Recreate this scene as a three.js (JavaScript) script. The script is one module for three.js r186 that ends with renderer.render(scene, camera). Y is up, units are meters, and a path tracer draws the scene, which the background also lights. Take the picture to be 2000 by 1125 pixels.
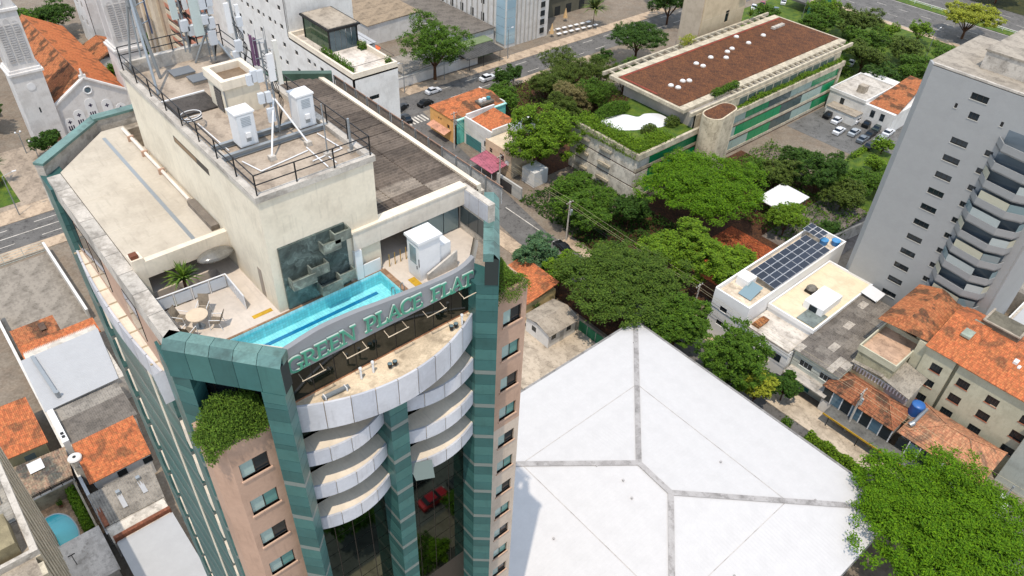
import * as THREE from 'three';
import { mergeGeometries } from 'three/addons/utils/BufferGeometryUtils.js';
import { FontLoader } from 'three/addons/loaders/FontLoader.js';
import { TextGeometry } from 'three/addons/geometries/TextGeometry.js';

// ---------- camera, sky, sun, exposure ----------
const scene = new THREE.Scene();
const camera = new THREE.PerspectiveCamera(41.43, 16 / 9, 0.5, 2500);
camera.position.set(0, 90, 0);
{
  const p = 39.9 * Math.PI / 180, r = 2.85 * Math.PI / 180, t = 42.67 * Math.PI / 180;
  const f = new THREE.Vector3(Math.sin(t) * Math.cos(p), -Math.sin(p), -Math.cos(t) * Math.cos(p));
  const rt = new THREE.Vector3(Math.cos(t), 0, Math.sin(t)), up = rt.clone().cross(f);
  const R = rt.clone().multiplyScalar(Math.cos(r)).addScaledVector(up, Math.sin(r));
  const U = up.clone().multiplyScalar(Math.cos(r)).addScaledVector(rt, -Math.sin(r));
  camera.quaternion.setFromRotationMatrix(new THREE.Matrix4().makeBasis(R, U, f.clone().negate()));
}
camera.updateMatrixWorld(true);
const SUN = new THREE.Vector3(-0.32, 1, 0.235).normalize();
// hazy tropical noon sky with scattered bright cloud, computed once
function skyTexture() {
  const w = 512, h = 256, d = new Float32Array(w * h * 4);
  const hs = (x, y, z) => { let n = (x * 374761393 + y * 668265263 + z * 2147483647) | 0; n = Math.imul(n ^ (n >>> 13), 1274126177); return ((n ^ (n >>> 16)) >>> 0) / 4294967296; };
  const n3 = (x, y, z) => { const X = Math.floor(x), Y = Math.floor(y), Z = Math.floor(z), s = t => t * t * (3 - 2 * t), a = s(x - X), b = s(y - Y), c = s(z - Z), l = (p, q, t) => p + (q - p) * t; return l(l(l(hs(X, Y, Z), hs(X + 1, Y, Z), a), l(hs(X, Y + 1, Z), hs(X + 1, Y + 1, Z), a), b), l(l(hs(X, Y, Z + 1), hs(X + 1, Y, Z + 1), a), l(hs(X, Y + 1, Z + 1), hs(X + 1, Y + 1, Z + 1), a), b), c); };
  for (let j = 0; j < h; j++) for (let i = 0; i < w; i++) {
    const el = ((j + .5) / h - .5) * Math.PI, az = ((i + .5) / w - .5) * Math.PI * 2, y = Math.sin(el), x = Math.cos(el) * Math.cos(az), z = Math.cos(el) * Math.sin(az), e = Math.max(0, y), k = Math.pow(1 - e, 2.2);
    let f = 0, a = .5; for (let o = 0; o < 4; o++) { const s = 2.6 * (1 << o); f += a * n3(x / (e + .35) * s * .5 + 9, y * s * .5 + 3, z / (e + .35) * s * .5 + 5); a *= .5; }
    const c = Math.min(1, Math.max(0, (f - .40) * 4)) * .75, zr = [.22 + .52 * k, .36 + .46 * k, .62 + .28 * k], q = (j * w + i) * 4;
    for (let m = 0; m < 3; m++) d[q + m] = (zr[m] * (1 - c) + [1.05, 1.04, 1.02][m] * c) * SKYGAIN; d[q + 3] = 1;
  }
  const t = new THREE.DataTexture(d, w, h, THREE.RGBAFormat, THREE.FloatType); t.mapping = THREE.EquirectangularReflectionMapping; t.magFilter = t.minFilter = THREE.LinearFilter; t.needsUpdate = true; return t;
}
const SKYGAIN = 1.52;
scene.background = skyTexture(); scene.environment = scene.background;
const sun = new THREE.DirectionalLight(0xfff3e4, 3.05);
sun.position.copy(SUN).multiplyScalar(300).add(new THREE.Vector3(90, 0, -70)); sun.target.position.set(90, 0, -70);
sun.castShadow = true; sun.shadow.mapSize.set(4096, 4096); sun.shadow.radius = 1;
Object.assign(sun.shadow.camera, { left: -220, right: 220, top: 200, bottom: -200, near: 20, far: 700 });
scene.add(sun, sun.target);
const renderer = new THREE.WebGLRenderer({ antialias: true });
renderer.toneMapping = THREE.LinearToneMapping; renderer.toneMappingExposure = 1.26;
renderer.shadowMap.enabled = true; renderer.outputColorSpace = THREE.SRGBColorSpace;

// ---------- random and tileable noise ----------
let seed = 12345;
const rnd = () => { seed = (seed * 1664525 + 1013904223) >>> 0; return seed / 4294967296; };
const rr = (a, b) => a + (b - a) * rnd();
const reseed = s => { seed = s >>> 0; };
function hash(x, y, s) { let h = (x * 374761393 + y * 668265263 + s * 974711) | 0; h = Math.imul(h ^ (h >>> 13), 1274126177); return ((h ^ (h >>> 16)) >>> 0) / 4294967296; }
function vnoise(u, v, n, s) {
  const x = u * n, y = v * n, xi = Math.floor(x), yi = Math.floor(y), fx = x - xi, fy = y - yi;
  const a = fx * fx * (3 - 2 * fx), b = fy * fy * (3 - 2 * fy), m = k => ((k % n) + n) % n;
  const h = (i, j) => hash(m(i), m(j), s);
  return (h(xi, yi) * (1 - a) + h(xi + 1, yi) * a) * (1 - b) + (h(xi, yi + 1) * (1 - a) + h(xi + 1, yi + 1) * a) * b;
}
const fbm = (u, v, n, s, o = 4) => { let t = 0, w = 0.5, k = 0; for (let i = 0; i < o; i++) { t += w * vnoise(u, v, n << i, s + i * 17); k += w; w *= 0.55; } return t / k; };
const clamp = (x, a = 0, b = 1) => Math.min(b, Math.max(a, x));
const sstep = (a, b, x) => { const t = clamp((x - a) / (b - a)); return t * t * (3 - 2 * t); };
function tex(n, metres, fn, srgb = true) {
  const d = new Uint8Array(n * n * 4);
  for (let j = 0; j < n; j++) for (let i = 0; i < n; i++) {
    const c = fn(i / n, j / n), k = (j * n + i) * 4;
    d[k] = clamp(c[0]) * 255; d[k + 1] = clamp(c[1]) * 255; d[k + 2] = clamp(c[2]) * 255; d[k + 3] = 255;
  }
  const t = new THREE.DataTexture(d, n, n, THREE.RGBAFormat); t.wrapS = t.wrapT = THREE.RepeatWrapping;
  t.magFilter = THREE.LinearFilter; t.minFilter = THREE.LinearMipmapLinearFilter; t.generateMipmaps = true;
  if (srgb) t.colorSpace = THREE.SRGBColorSpace;
  t.repeat.set(1 / metres, 1 / metres); t.needsUpdate = true; return t;
}
const g3 = (v, w = 0) => [v, v - w * 0.5, v - w];
// plaster: faint mottling with thin rain streaks and specks of dirt
const T = {};
T.plaster = tex(512, 7, (u, v) => { const a = fbm(u, v, 5, 3), b = fbm(u, v, 60, 9, 2), st = fbm(u * 1, v * 0.12, 64, 31, 2); const k = 0.97 - 0.06 * sstep(0.45, 0.8, a) - 0.05 * (b - 0.5) - 0.04 * sstep(0.6, 0.85, st); return g3(k, 0.02 * a); });
T.dirty = tex(512, 6, (u, v) => { const a = fbm(u, v, 4, 41), b = fbm(u, v, 16, 43), c = fbm(u, v, 90, 47, 2); const k = 0.98 - 0.13 * sstep(0.40, 0.8, a) - 0.12 * sstep(0.5, 0.8, b) - 0.14 * (c - 0.4); return g3(k, 0.05); });
T.clean = tex(256, 5, (u, v) => { const a = fbm(u, v, 5, 51), b = fbm(u, v, 70, 53, 2); return g3(0.985 - 0.05 * a - 0.03 * b, 0.008); });
T.asphalt = tex(512, 9, (u, v) => { const a = fbm(u, v, 4, 61), b = fbm(u, v, 120, 63, 2), c = fbm(u, v, 14, 67); return g3(0.72 + 0.22 * (b - 0.5) + 0.2 * (a - 0.5) - 0.16 * sstep(0.6, 0.75, c), 0.01); });
T.ground = tex(512, 14, (u, v) => { const a = fbm(u, v, 5, 71), b = fbm(u, v, 50, 73, 3), c = fbm(u, v, 11, 77); return [0.8 + 0.15 * (a - 0.5) + 0.22 * (b - 0.5), 0.78 + 0.15 * (a - 0.5) + 0.22 * (b - 0.5) - 0.05 * c, 0.74 + 0.14 * (a - 0.5) + 0.22 * (b - 0.5) - 0.08 * c]; });
T.grass = tex(512, 8, (u, v) => { const a = fbm(u, v, 6, 81), b = fbm(u, v, 90, 83, 3); const k = 0.6 + 0.5 * (b - 0.5) + 0.3 * (a - 0.5); return [k * (0.72 + 0.35 * a), k, k * 0.5]; });
// clay tiles: u runs along the eave (columns 0.24 m), v up the slope (courses 0.38 m)
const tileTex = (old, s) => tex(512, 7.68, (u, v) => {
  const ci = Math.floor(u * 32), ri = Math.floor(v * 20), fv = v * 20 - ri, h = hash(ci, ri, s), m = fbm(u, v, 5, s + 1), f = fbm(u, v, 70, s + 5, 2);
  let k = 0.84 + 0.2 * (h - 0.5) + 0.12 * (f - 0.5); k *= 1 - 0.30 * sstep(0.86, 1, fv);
  const d = old * sstep(0.5, 0.72, m) * (0.55 + 0.6 * f);
  const hue = 0.1 * (hash(ri, ci, s + 9) - 0.5);
  return [k * (1 - 0.62 * d), k * (1 + hue - 0.5 * d), k * (1 + hue - 0.4 * d)];
});
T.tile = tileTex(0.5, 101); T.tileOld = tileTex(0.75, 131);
T.fibre = tex(512, 6, (u, v) => { const a = fbm(u, v, 4, 151), b = fbm(u, v, 24, 153), c = fbm(u, v, 100, 157, 2); const k = 0.95 - 0.15 * sstep(0.4, 0.75, a) - 0.13 * sstep(0.5, 0.8, b) - 0.18 * (c - 0.4); return [k, k * 0.985, k * 0.96]; });
T.marble = tex(512, 3.2, (u, v) => { const w = fbm(u, v, 5, 171), b = fbm(u + 0.3 * w, v + 0.3 * w, 7, 173, 5), c = Math.abs(Math.sin((u * 2 + v * 3 + w * 2.2) * Math.PI)), vein = sstep(0.965, 1, c); const k = 0.32 + 0.62 * b + 0.1 * vein; return [k * 0.95, k, k * 0.97]; });
T.stone = tex(512, 3, (u, v) => { const i = Math.floor(u * 8), j = Math.floor(v * 8), h = hash(i, j, 191), a = fbm(u, v, 30, 193); const fu = u * 8 - i, fv = v * 8 - j, e = Math.min(fu, fv, 1 - fu, 1 - fv) < 0.04 ? 0.8 : 1; return [e * (0.85 + 0.2 * (h - 0.5) + 0.15 * (a - .5)), e * (0.78 + 0.2 * (h - 0.5) + 0.15 * (a - .5)), e * (0.7 + 0.2 * (h - 0.5) + .15 * (a - .5))]; });
T.pooltile = tex(256, 2.4, (u, v) => { const i = Math.floor(u * 16), j = Math.floor(v * 16), fu = u * 16 - i, fv = v * 16 - j; const e = Math.min(fu, fv) < 0.1 ? 0.9 : 1; return g3(e * (0.93 + 0.1 * (hash(i, j, 5) - 0.5))); });
T.litter = tex(512, 7, (u, v) => { const a = fbm(u, v, 5, 211), b = fbm(u, v, 36, 213, 3), c = fbm(u * 1, v * 0.25, 80, 217, 2); const k = 0.7 + 0.6 * (b - 0.5) + 0.3 * (a - 0.5) + 0.4 * sstep(0.62, 0.8, c); return [k, k * 0.78, k * 0.62]; });
T.bumpFine = tex(256, 1.5, (u, v) => g3(0.5 + 0.9 * (fbm(u, v, 32, 231, 3) - 0.5)), false);
T.ripple = tex(256, 2.5, (u, v) => g3(fbm(u, v, 9, 241, 3)), false);

const MATS = {};
function M(key, hex, t = 'clean', o = {}) {
  if (MATS[key]) return MATS[key];
  const m = new THREE.MeshStandardMaterial(Object.assign({ color: hex, roughness: 0.85, metalness: 0, side: THREE.DoubleSide }, o));
  if (t) m.map = T[t];
  m.name = key; return (MATS[key] = m);
}
// ---------- helpers ----------
const taken = {};
function numbered(n) { if (!(n in taken)) { taken[n] = 0; return n; } taken[n]++; return n + '_' + String(taken[n]).padStart(3, '0'); }
const ORG = new WeakMap();
function tag(o, label, category, group, kind) { o.userData = { label, category }; if (group) o.userData.group = group; if (kind) o.userData.kind = kind; return o; }
function thing(name, label, category, x, y, z, group) { const o = new THREE.Group(); o.name = numbered(name); o.position.set(x, y, z); ORG.set(o, o.position.clone()); tag(o, label, category, group); scene.add(o); return o; }
function boxUV(g) { // uv in metres from the dominant axis of each face
  if (g.index) { const n = g.toNonIndexed(); g = n; }
  const p = g.attributes.position, uv = new Float32Array(p.count * 2), a = new THREE.Vector3(), b = new THREE.Vector3(), c = new THREE.Vector3();
  for (let i = 0; i < p.count; i += 3) {
    a.fromBufferAttribute(p, i); b.fromBufferAttribute(p, i + 1); c.fromBufferAttribute(p, i + 2);
    const n = b.clone().sub(a).cross(c.clone().sub(a)), ax = Math.abs(n.x), ay = Math.abs(n.y), az = Math.abs(n.z);
    [a, b, c].forEach((q, k) => { const o = (i + k) * 2; if (ay >= ax && ay >= az) { uv[o] = q.x; uv[o + 1] = q.z; } else if (ax >= az) { uv[o] = q.z; uv[o + 1] = q.y; } else { uv[o] = q.x; uv[o + 1] = q.y; } });
  }
  g.setAttribute('uv', new THREE.BufferAttribute(uv, 2)); return g;
}
function part(parent, name, geo, mat, keepUV) { // geo is in world coordinates; parent null = top level
  if (Array.isArray(geo)) geo = mergeGeometries(geo.map(g => { g = keepUV ? (g.index ? g.toNonIndexed() : g) : boxUV(g); for (const k of Object.keys(g.attributes)) if (!['position', 'normal', 'uv', 'color'].includes(k)) g.deleteAttribute(k); return g; }));
  else if (!keepUV) geo = boxUV(geo);
  const o = parent ? ORG.get(parent) : new THREE.Vector3();
  if (parent) geo.translate(-o.x, -o.y, -o.z);
  const m = new THREE.Mesh(geo, mat); m.name = parent ? name : numbered(name); m.castShadow = m.receiveShadow = true;
  if (parent) ORG.set(m, o);
  (parent || scene).add(m); return m;
}
function struct(name, geo, mat, keepUV) { const m = part(null, name, geo, mat, keepUV); m.userData = { kind: 'structure' }; return m; }
const box = (x0, x1, y0, y1, z0, z1) => { const g = new THREE.BoxGeometry(Math.abs(x1 - x0), Math.abs(y1 - y0), Math.abs(z1 - z0)); g.translate((x0 + x1) / 2, (y0 + y1) / 2, (z0 + z1) / 2); return g; };
const V = (x, y, z) => new THREE.Vector3(x, y, z);
function bar(a, b, r, seg = 6) { // round bar between two points
  const d = b.clone().sub(a), g = new THREE.CylinderGeometry(r, r, d.length(), seg); g.applyQuaternion(new THREE.Quaternion().setFromUnitVectors(V(0, 1, 0), d.clone().normalize())); const m = a.clone().add(b).multiplyScalar(0.5); g.translate(m.x, m.y, m.z); return g;
}
function beam(a, b, w, h) { // square bar, h upward
  const d = b.clone().sub(a), g = new THREE.BoxGeometry(w, h, d.length()); const m = new THREE.Matrix4().lookAt(b, a, V(0, 1, 0)); g.applyMatrix4(m); const c = a.clone().add(b).multiplyScalar(0.5); g.translate(c.x, c.y, c.z); return g;
}
const cyl = (x, y0, y1, z, r0, r1, seg = 16) => { const g = new THREE.CylinderGeometry(r1, r0, y1 - y0, seg); g.translate(x, (y0 + y1) / 2, z); return g; };
function prism(pts, y0, y1, holes) { // plan polygon [[x,z],...] extruded upward
  const s = new THREE.Shape(pts.map(([x, z]) => new THREE.Vector2(x, -z)));
  (holes || []).forEach(h => s.holes.push(new THREE.Path(h.map(([x, z]) => new THREE.Vector2(x, -z)))));
  const g = new THREE.ExtrudeGeometry(s, { depth: y1 - y0, bevelEnabled: false }); g.rotateX(-Math.PI / 2); g.translate(0, y0, 0); return g;
}
function poly(pts) { const v = []; for (let i = 1; i < pts.length - 1; i++) for (const q of [pts[0], pts[i], pts[i + 1]]) v.push(...q); const g = new THREE.BufferGeometry(); g.setAttribute('position', new THREE.Float32BufferAttribute(v, 3)); g.computeVertexNormals(); return g; }
// convex flat roof face with ribs running along dirV; uv in metres (u along the eave, v up the slope)
function ribbed(pts, period, amp, dirV, flat = false, seg = 6, thick = 0.06) {
  const P = pts.map(p => V(...p)), n = V(0, 0, 0);
  for (let i = 1; i < P.length - 1; i++) n.add(P[i].clone().sub(P[0]).cross(P[i + 1].clone().sub(P[0]))); n.normalize(); if (n.y < 0) n.negate();
  const v = V(...dirV); v.addScaledVector(n, -v.dot(n)).normalize(); const u = v.clone().cross(n).normalize();
  const Q = P.map(p => [p.dot(u), p.dot(v)]), off = P[0].dot(n);
  const u0 = Math.min(...Q.map(q => q[0])), u1 = Math.max(...Q.map(q => q[0])), st = period / seg;
  const clip = (L, c, s) => { const r = []; for (let i = 0; i < L.length; i++) { const A = L[i], B = L[(i + 1) % L.length], a = s * (A[0] - c), b = s * (B[0] - c); if (a >= 0) r.push(A); if ((a >= 0) !== (b >= 0)) { const t = a / (a - b); r.push([A[0] + (B[0] - A[0]) * t, A[1] + (B[1] - A[1]) * t]); } } return r; };
  const prof = flat ? (x => { const f = ((x / period) % 1 + 1) % 1; return amp * (f < 0.3 ? 1 : f < 0.4 ? 1 - (f - 0.3) * 10 : f < 0.9 ? 0 : (f - 0.9) * 10); }) : (x => amp * Math.sin(x / period * Math.PI * 2));
  const pos = [], uv = [];
  const put = (q, d) => { const w = off + d; pos.push(u.x * q[0] + v.x * q[1] + n.x * w, u.y * q[0] + v.y * q[1] + n.y * w, u.z * q[0] + v.z * q[1] + n.z * w); uv.push(q[0], q[1]); };
  for (let c = Math.floor(u0 / st); c * st < u1; c++) {
    let L = clip(Q, c * st, 1); if (L.length < 3) continue; L = clip(L, (c + 1) * st, -1); if (L.length < 3) continue;
    for (let i = 1; i < L.length - 1; i++) for (const q of [L[0], L[i], L[i + 1]]) put(q, prof(q[0]));
  }
  for (let i = 1; i < Q.length - 1; i++) for (const q of [Q[0], Q[i + 1], Q[i]]) put(q, -thick - amp);
  for (let i = 0; i < Q.length; i++) { const A = Q[i], B = Q[(i + 1) % Q.length]; for (const [q, d] of [[A, 0], [B, -thick - amp], [B, 0], [A, 0], [A, -thick - amp], [B, -thick - amp]]) put(q, d); }
  const g = new THREE.BufferGeometry(); g.setAttribute('position', new THREE.Float32BufferAttribute(pos, 3)); g.setAttribute('uv', new THREE.Float32BufferAttribute(uv, 2)); g.computeVertexNormals(); return g;
}
// wall frame: u runs along the wall, y up, w outward
function frame(x, z, ux, uz) { const u = V(ux, 0, uz).normalize(), w = u.clone().cross(V(0, 1, 0)); return new THREE.Matrix4().makeBasis(u, V(0, 1, 0), w).setPosition(x, 0, z); }
const FX = X => frame(X, 0, 0, 1);   // faces -x, u = z
const FZ = Z => frame(0, Z, 1, 0);   // faces +z, u = x
const fbox = (f, u0, u1, v0, v1, w0, w1) => box(u0, u1, v0, v1, w0, w1).applyMatrix4(f);
// wall with real openings: holes [u0,u1,v0,v1]
function wall(parent, name, f, u0, u1, v0, v1, holes, th, mat) {
  const s = new THREE.Shape([[u0, v0], [u1, v0], [u1, v1], [u0, v1]].map(q => new THREE.Vector2(...q)));
  for (const [a, b, c, d] of holes) s.holes.push(new THREE.Path([[a, c], [a, d], [b, d], [b, c]].map(q => new THREE.Vector2(...q))));
  const g = new THREE.ExtrudeGeometry(s, { depth: th, bevelEnabled: false }); g.translate(0, 0, -th); g.applyMatrix4(f); return part(parent, name, g, mat);
}
const MF = () => M('window frame', 0x2a2521, null, { roughness: 0.5 });
const glassDark = M('dark window glass', 0x2a3236, null, { roughness: 0.05, metalness: 0.35 });
const glassPale = M('pale window glass', 0x7d9194, null, { roughness: 0.08, metalness: 0.3 });
// window set back in an opening: frame, panes, sill
function windowIn(parent, f, [a, b, c, d], depth, o = {}) {
  const n = o.n || 2, fw = o.fw || 0.05, fm = o.frame || MF(), w = part(parent, 'window', [fbox(f, a, b, c, c + fw, -depth, -depth + 0.06), fbox(f, a, b, d - fw, d, -depth, -depth + 0.06), ...Array.from({ length: n + 1 }, (_, i) => { const x = a + (b - a - fw) * i / n; return fbox(f, x, x + fw, c + fw, d - fw, -depth, -depth + 0.06); })], fm);
  for (let i = 0; i < n; i++) { const x0 = a + fw + (b - a - fw) * i / n, x1 = a + (b - a - fw) * (i + 1) / n; const pm = o.panes ? o.panes[(i + (o.k || 0)) % o.panes.length] : glassDark; part(w, 'pane', fbox(f, x0, x1, c + fw, d - fw, -depth + 0.01, -depth + 0.03), pm); }
  if (o.sill) part(w, 'sill', fbox(f, a - 0.08, b + 0.08, c - 0.1, c, -depth, 0.08), o.sill);
  return w;
}
function railing(parent, pts, h, mat, rails = [1, 0.5], postR = 0.03, step = 1.9, bars = 0) {
  for (let i = 0; i < pts.length - 1; i++) {
    const a = V(...pts[i]), b = V(...pts[i + 1]), L = a.distanceTo(b), n = Math.max(1, Math.round(L / step));
    for (let k = i ? 1 : 0; k <= n; k++) { const p = a.clone().lerp(b, k / n); part(parent, 'post', bar(p, p.clone().add(V(0, h, 0)), postR), mat); }
    for (const r of rails) part(parent, 'rail', bar(a.clone().add(V(0, h * r, 0)), b.clone().add(V(0, h * r, 0)), postR * 0.8), mat);
  }
}
// ---------- ground and roads ----------
const mGround = M('ground', 0x938d84, 'ground', { roughness: 0.95 });
const mAsphalt = M('asphalt', 0x84817c, 'asphalt', { roughness: 0.92 });
const mPave = M('pavement', 0xb5a48e, 'dirty', { roughness: 0.95 });
const mPaint = M('road paint', 0xcfcdc4, 'dirty', { roughness: 0.8 });
const mYellow = M('yellow paint', 0xc9a227, 'dirty');
const mGrass = M('grass', 0x7f9440, 'grass', { roughness: 1 });
const mSoil = M('soil', 0x5d4a36, 'litter', { roughness: 1 });
struct('ground', box(-400, 700, -0.5, 0, -500, 260), mGround);
struct('road', prism([[83, 40], [83, -88], [91, -145.5], [100.5, -145.5], [90, -88], [90, 40]], 0.005, 0.03), mAsphalt);
struct('road', box(-150, 262, 0.004, 0.024, -155, -145.6), mAsphalt);
struct('avenue', box(262, 284, 0.005, 0.03, -330, 140), mAsphalt);
struct('avenue', box(290, 308, 0.005, 0.03, -330, 140), mAsphalt);
struct('forecourt', box(86.4, 91.4, 0, .14, -33, -11), M('forecourt concrete', 0xc2b7a4, 'dirty', { roughness: .95 }));
struct('road', box(90.05, 98, .005, .03, -2.6, 40), mAsphalt);
struct('road', box(-80, 82.9, 0.005, 0.03, -1, 9), mAsphalt);
for (const [a, b, c, d] of [[90, 92.2, -84, -33.05], [79.6, 83, -144, 40], [-150, 78, -160, -155], [-150, 78, -145.6, -142.6], [103, 258, -159, -155], [104, 160, -145.6, -143], [-80, 30, -3.5, -1], [-80, 79, 9, 12], [259.5, 262, -330, 140]])
  struct('pavement', box(a, b, 0, 0.13, c, d), mPave);
struct('grass_verge', box(200, 259.5, 0, 0.1, -142, 60), mGrass);
struct('grass_verge', box(284, 290, 0, 0.14, -330, 140), mGrass);
struct('park_lawn', box(308, 420, 0, 0.1, -330, 140), M('park ground', 0x5e5a38, 'grass', { roughness: 1 }));
struct('parking_lot', box(170, 196, 0.004, 0.03, -84.5, -60), M('worn asphalt', 0x8b8a86, 'asphalt', { roughness: .92 }));
struct('garden_lawn', box(150, 178, 0.0, 0.09, -66, -50), mGrass);
struct('garden_soil', box(93, 150, 0.0, 0.06, -84, -54), mSoil);
struct('garden_soil', box(103, 150, 0.0, 0.06, -143, -104), mSoil);
struct('garden_soil', box(77.5, 83, 0.135, 0.16, -80, -12), mSoil);
struct('yard', box(58, 77, 0, 0.05, -80, -53.6), M('yard concrete', 0xbdb3a2, 'dirty', { roughness: .95 }));
struct('yard', box(-0.5, 11, 0, 0.04, -141, -108), M('lot concrete', 0x8f8a80, 'dirty', { roughness: .95 }));
struct('church_forecourt', box(-40, 78, 0.0, 0.04, -185, -160), M('court stone', 0xa09484, 'dirty', { roughness: .95 }));
for (const z of [-147.6, -153]) for (let x = -60; x < 255; x += 9) if (x < 86 || x > 102) struct('lane_marking', box(x, x + 4.2, 0.03, 0.034, z - .08, z + .08), mPaint);
struct('lane_marking', box(-60, 84, 0.03, 0.034, -150.4, -150.2), mPaint);
for (const x of [269, 276.5, 296, 302]) for (let z = -150; z < -20; z += 8) struct('lane_marking', box(x - .08, x + .08, 0.034, 0.038, z, z + 3.6), mPaint);
for (const x of [262.6, 283.4, 290.6]) struct('lane_marking', box(x - .1, x + .1, 0.034, 0.038, -300, 120), mPaint);
for (const [a, b] of [[-40, -5], [-1, 30]]) struct('lane_marking', box(86.6, 86.75, 0.034, 0.038, a, b), mPaint);
for (const [a, b] of [[-100, -88], [-84, -76]]) struct('lane_marking', box(89.1, 89.3, 0.034, 0.038, a, b), mPaint);
for (let k = 0; k < 9; k++) struct('lane_marking', box(91 + k * 1.0, 91.5 + k * 1.0, 0.036, 0.04, -144.5 + .0, -141.2), mPaint);
for (let k = 0; k < 10; k++) struct('lane_marking', box(190.5, 195.5, 0.034, 0.038, -84 + k * 2.5, -83.9 + k * 2.5), mPaint);

// ---------- the hotel tower in front ----------
const mCream = M('cream wall', 0xd9cfb9, 'plaster'), mCreamTop = M('cream coping', 0xded2bd, 'plaster'), mBrown = M('brown render', 0xb4957f, 'plaster');
const mGreenP = [0x3a6866, 0x42706c, 0x345f5d].map((c, i) => M('green panel ' + i, c, 'plaster', { roughness: 0.38, metalness: 0.1 })), mBand = M('grey panel', 0x76807b, 'clean', { roughness: .4 });
const mGreenTop = M('weathered green cap', 0x5f8480, 'dirty', { roughness: 0.5 });
const mJoint = M('joint', 0x232b29, null), mWhiteP = [0xc2c4c8, 0xb8bbc1, 0xcacbce].map((c, i) => M('white panel ' + i, c, 'plaster', { roughness: .45 }));
const mRoofWhite = M('cream roof sheet', 0xb9af9d, 'plaster', { roughness: .8 }), mConc = M('bare concrete', 0xa59d8f, 'dirty', { roughness: .95 }), mConcPale = M('pale concrete', 0xbdbab2, 'dirty', { roughness: .95 });
const mirror = M('mirror facade glass', 0x4d5a52, null, { roughness: 0.03, metalness: 1 });
const mDark = M('interior plaster', 0x9a948b, 'plaster', { roughness: .9 }), mBlack = M('black steel', 0x17181a, null, { roughness: .5, metalness: .3 }), mGalv = M('galvanised steel', 0x9aa0a3, 'clean', { roughness: .45, metalness: .6 }), mWhite = M('white paint', 0xdcdcda, 'clean', { roughness: .5 });
const mStoneLight = M('terrace stone', 0xc9beb0, 'plaster', { roughness: .8 });
const tw = thing('hotel_tower', 'green panelled hotel tower with rooftop pool and letters GREEN PLACE FLAT', 'building', 14.2, 0, -36);
part(tw, 'core', prism([[5.5, -29], [8.9, -25.4], [19.5, -25.4], [23.3, -29], [23.3, -44], [19.5, -47.6], [9, -47.6], [5.5, -44]], 0, 62.4), M('core wall', 0x6c655a, 'plaster'));
// deck with the pool cut out of it
const OCT = [[5.45, -28.6], [8.7, -24.95], [19.7, -24.95], [23.4, -28.6], [23.4, -44.2], [19.6, -47.9], [8.9, -47.9], [5.4, -44.4]];
const POOL = [[7.5, -27.5], [15.9, -27.5], [15.9, -25.15], [9.6, -25.15]];
const pit = [[6.0, -32.9], [9.35, -32.9], [9.35, -31.25], [6.0, -31.25]];
part(tw, 'deck', prism(OCT, 62.41, 64.8, [POOL, pit]), mStoneLight);
const mPool = M('pool tile', 0xd2f2f3, 'pooltile', { roughness: .4 });
part(tw, 'pool_floor', prism(POOL.map(([x, z]) => [x, z]), 63.93, 63.98), mPool);
for (let i = 0; i < 4; i++) { const [x0, z0] = POOL[i], [x1, z1] = POOL[(i + 1) % 4]; const dx = x1 - x0, dz = z1 - z0, L = Math.hypot(dx, dz), f = frame(x0, z0, dx / L, dz / L); part(tw, 'pool_wall', fbox(f, 0, L, 63.98, 64.79, -0.02, 0.012), M('pool wall tile', 0xa8e4ea, 'pooltile', { roughness: .4 })); }
part(tw, 'pool_lane_line', prism([[8.6, -27.06], [15.3, -27.06], [15.3, -26.84], [8.5, -26.84]], 63.984, 64.0), M('blue tile', 0x1b7fae, 'pooltile', { roughness: .4 }));
part(tw, 'pool_edge', [box(7.4, 16.1, 64.801, 64.83, -27.62, -27.5), box(15.9, 16.2, 64.801, 64.83, -27.5, -25.1)], M('edge stone', 0xa38c78, 'stone'));
part(tw, 'pool_water', prism(POOL.map(([x, z]) => [x * .998 + .02, z * .999 - .02]), 64.62, 64.625), new THREE.MeshPhysicalMaterial({ name: 'water', color: 0xe6fbfc, transmission: 1, thickness: 0, roughness: 0.02, ior: 1.33, bumpMap: T.ripple, bumpScale: 0.009 }));
{ // pool ladder
  const l = part(tw, 'pool_ladder', [new THREE.TubeGeometry(new THREE.CatmullRomCurve3([V(15.2, 63.9, -25.3), V(15.2, 65.5, -25.3), V(15.2, 65.6, -25.1), V(15.2, 64.8, -25.0)]), 12, .025, 6), new THREE.TubeGeometry(new THREE.CatmullRomCurve3([V(15.75, 63.9, -25.3), V(15.75, 65.5, -25.3), V(15.75, 65.6, -25.1), V(15.75, 64.8, -25.0)]), 12, .025, 6)], mGalv);
  for (const y of [63.9, 64.2, 64.5]) part(l, 'rung', bar(V(15.2, y, -25.3), V(15.75, y, -25.3), .02), mGalv);
}
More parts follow.
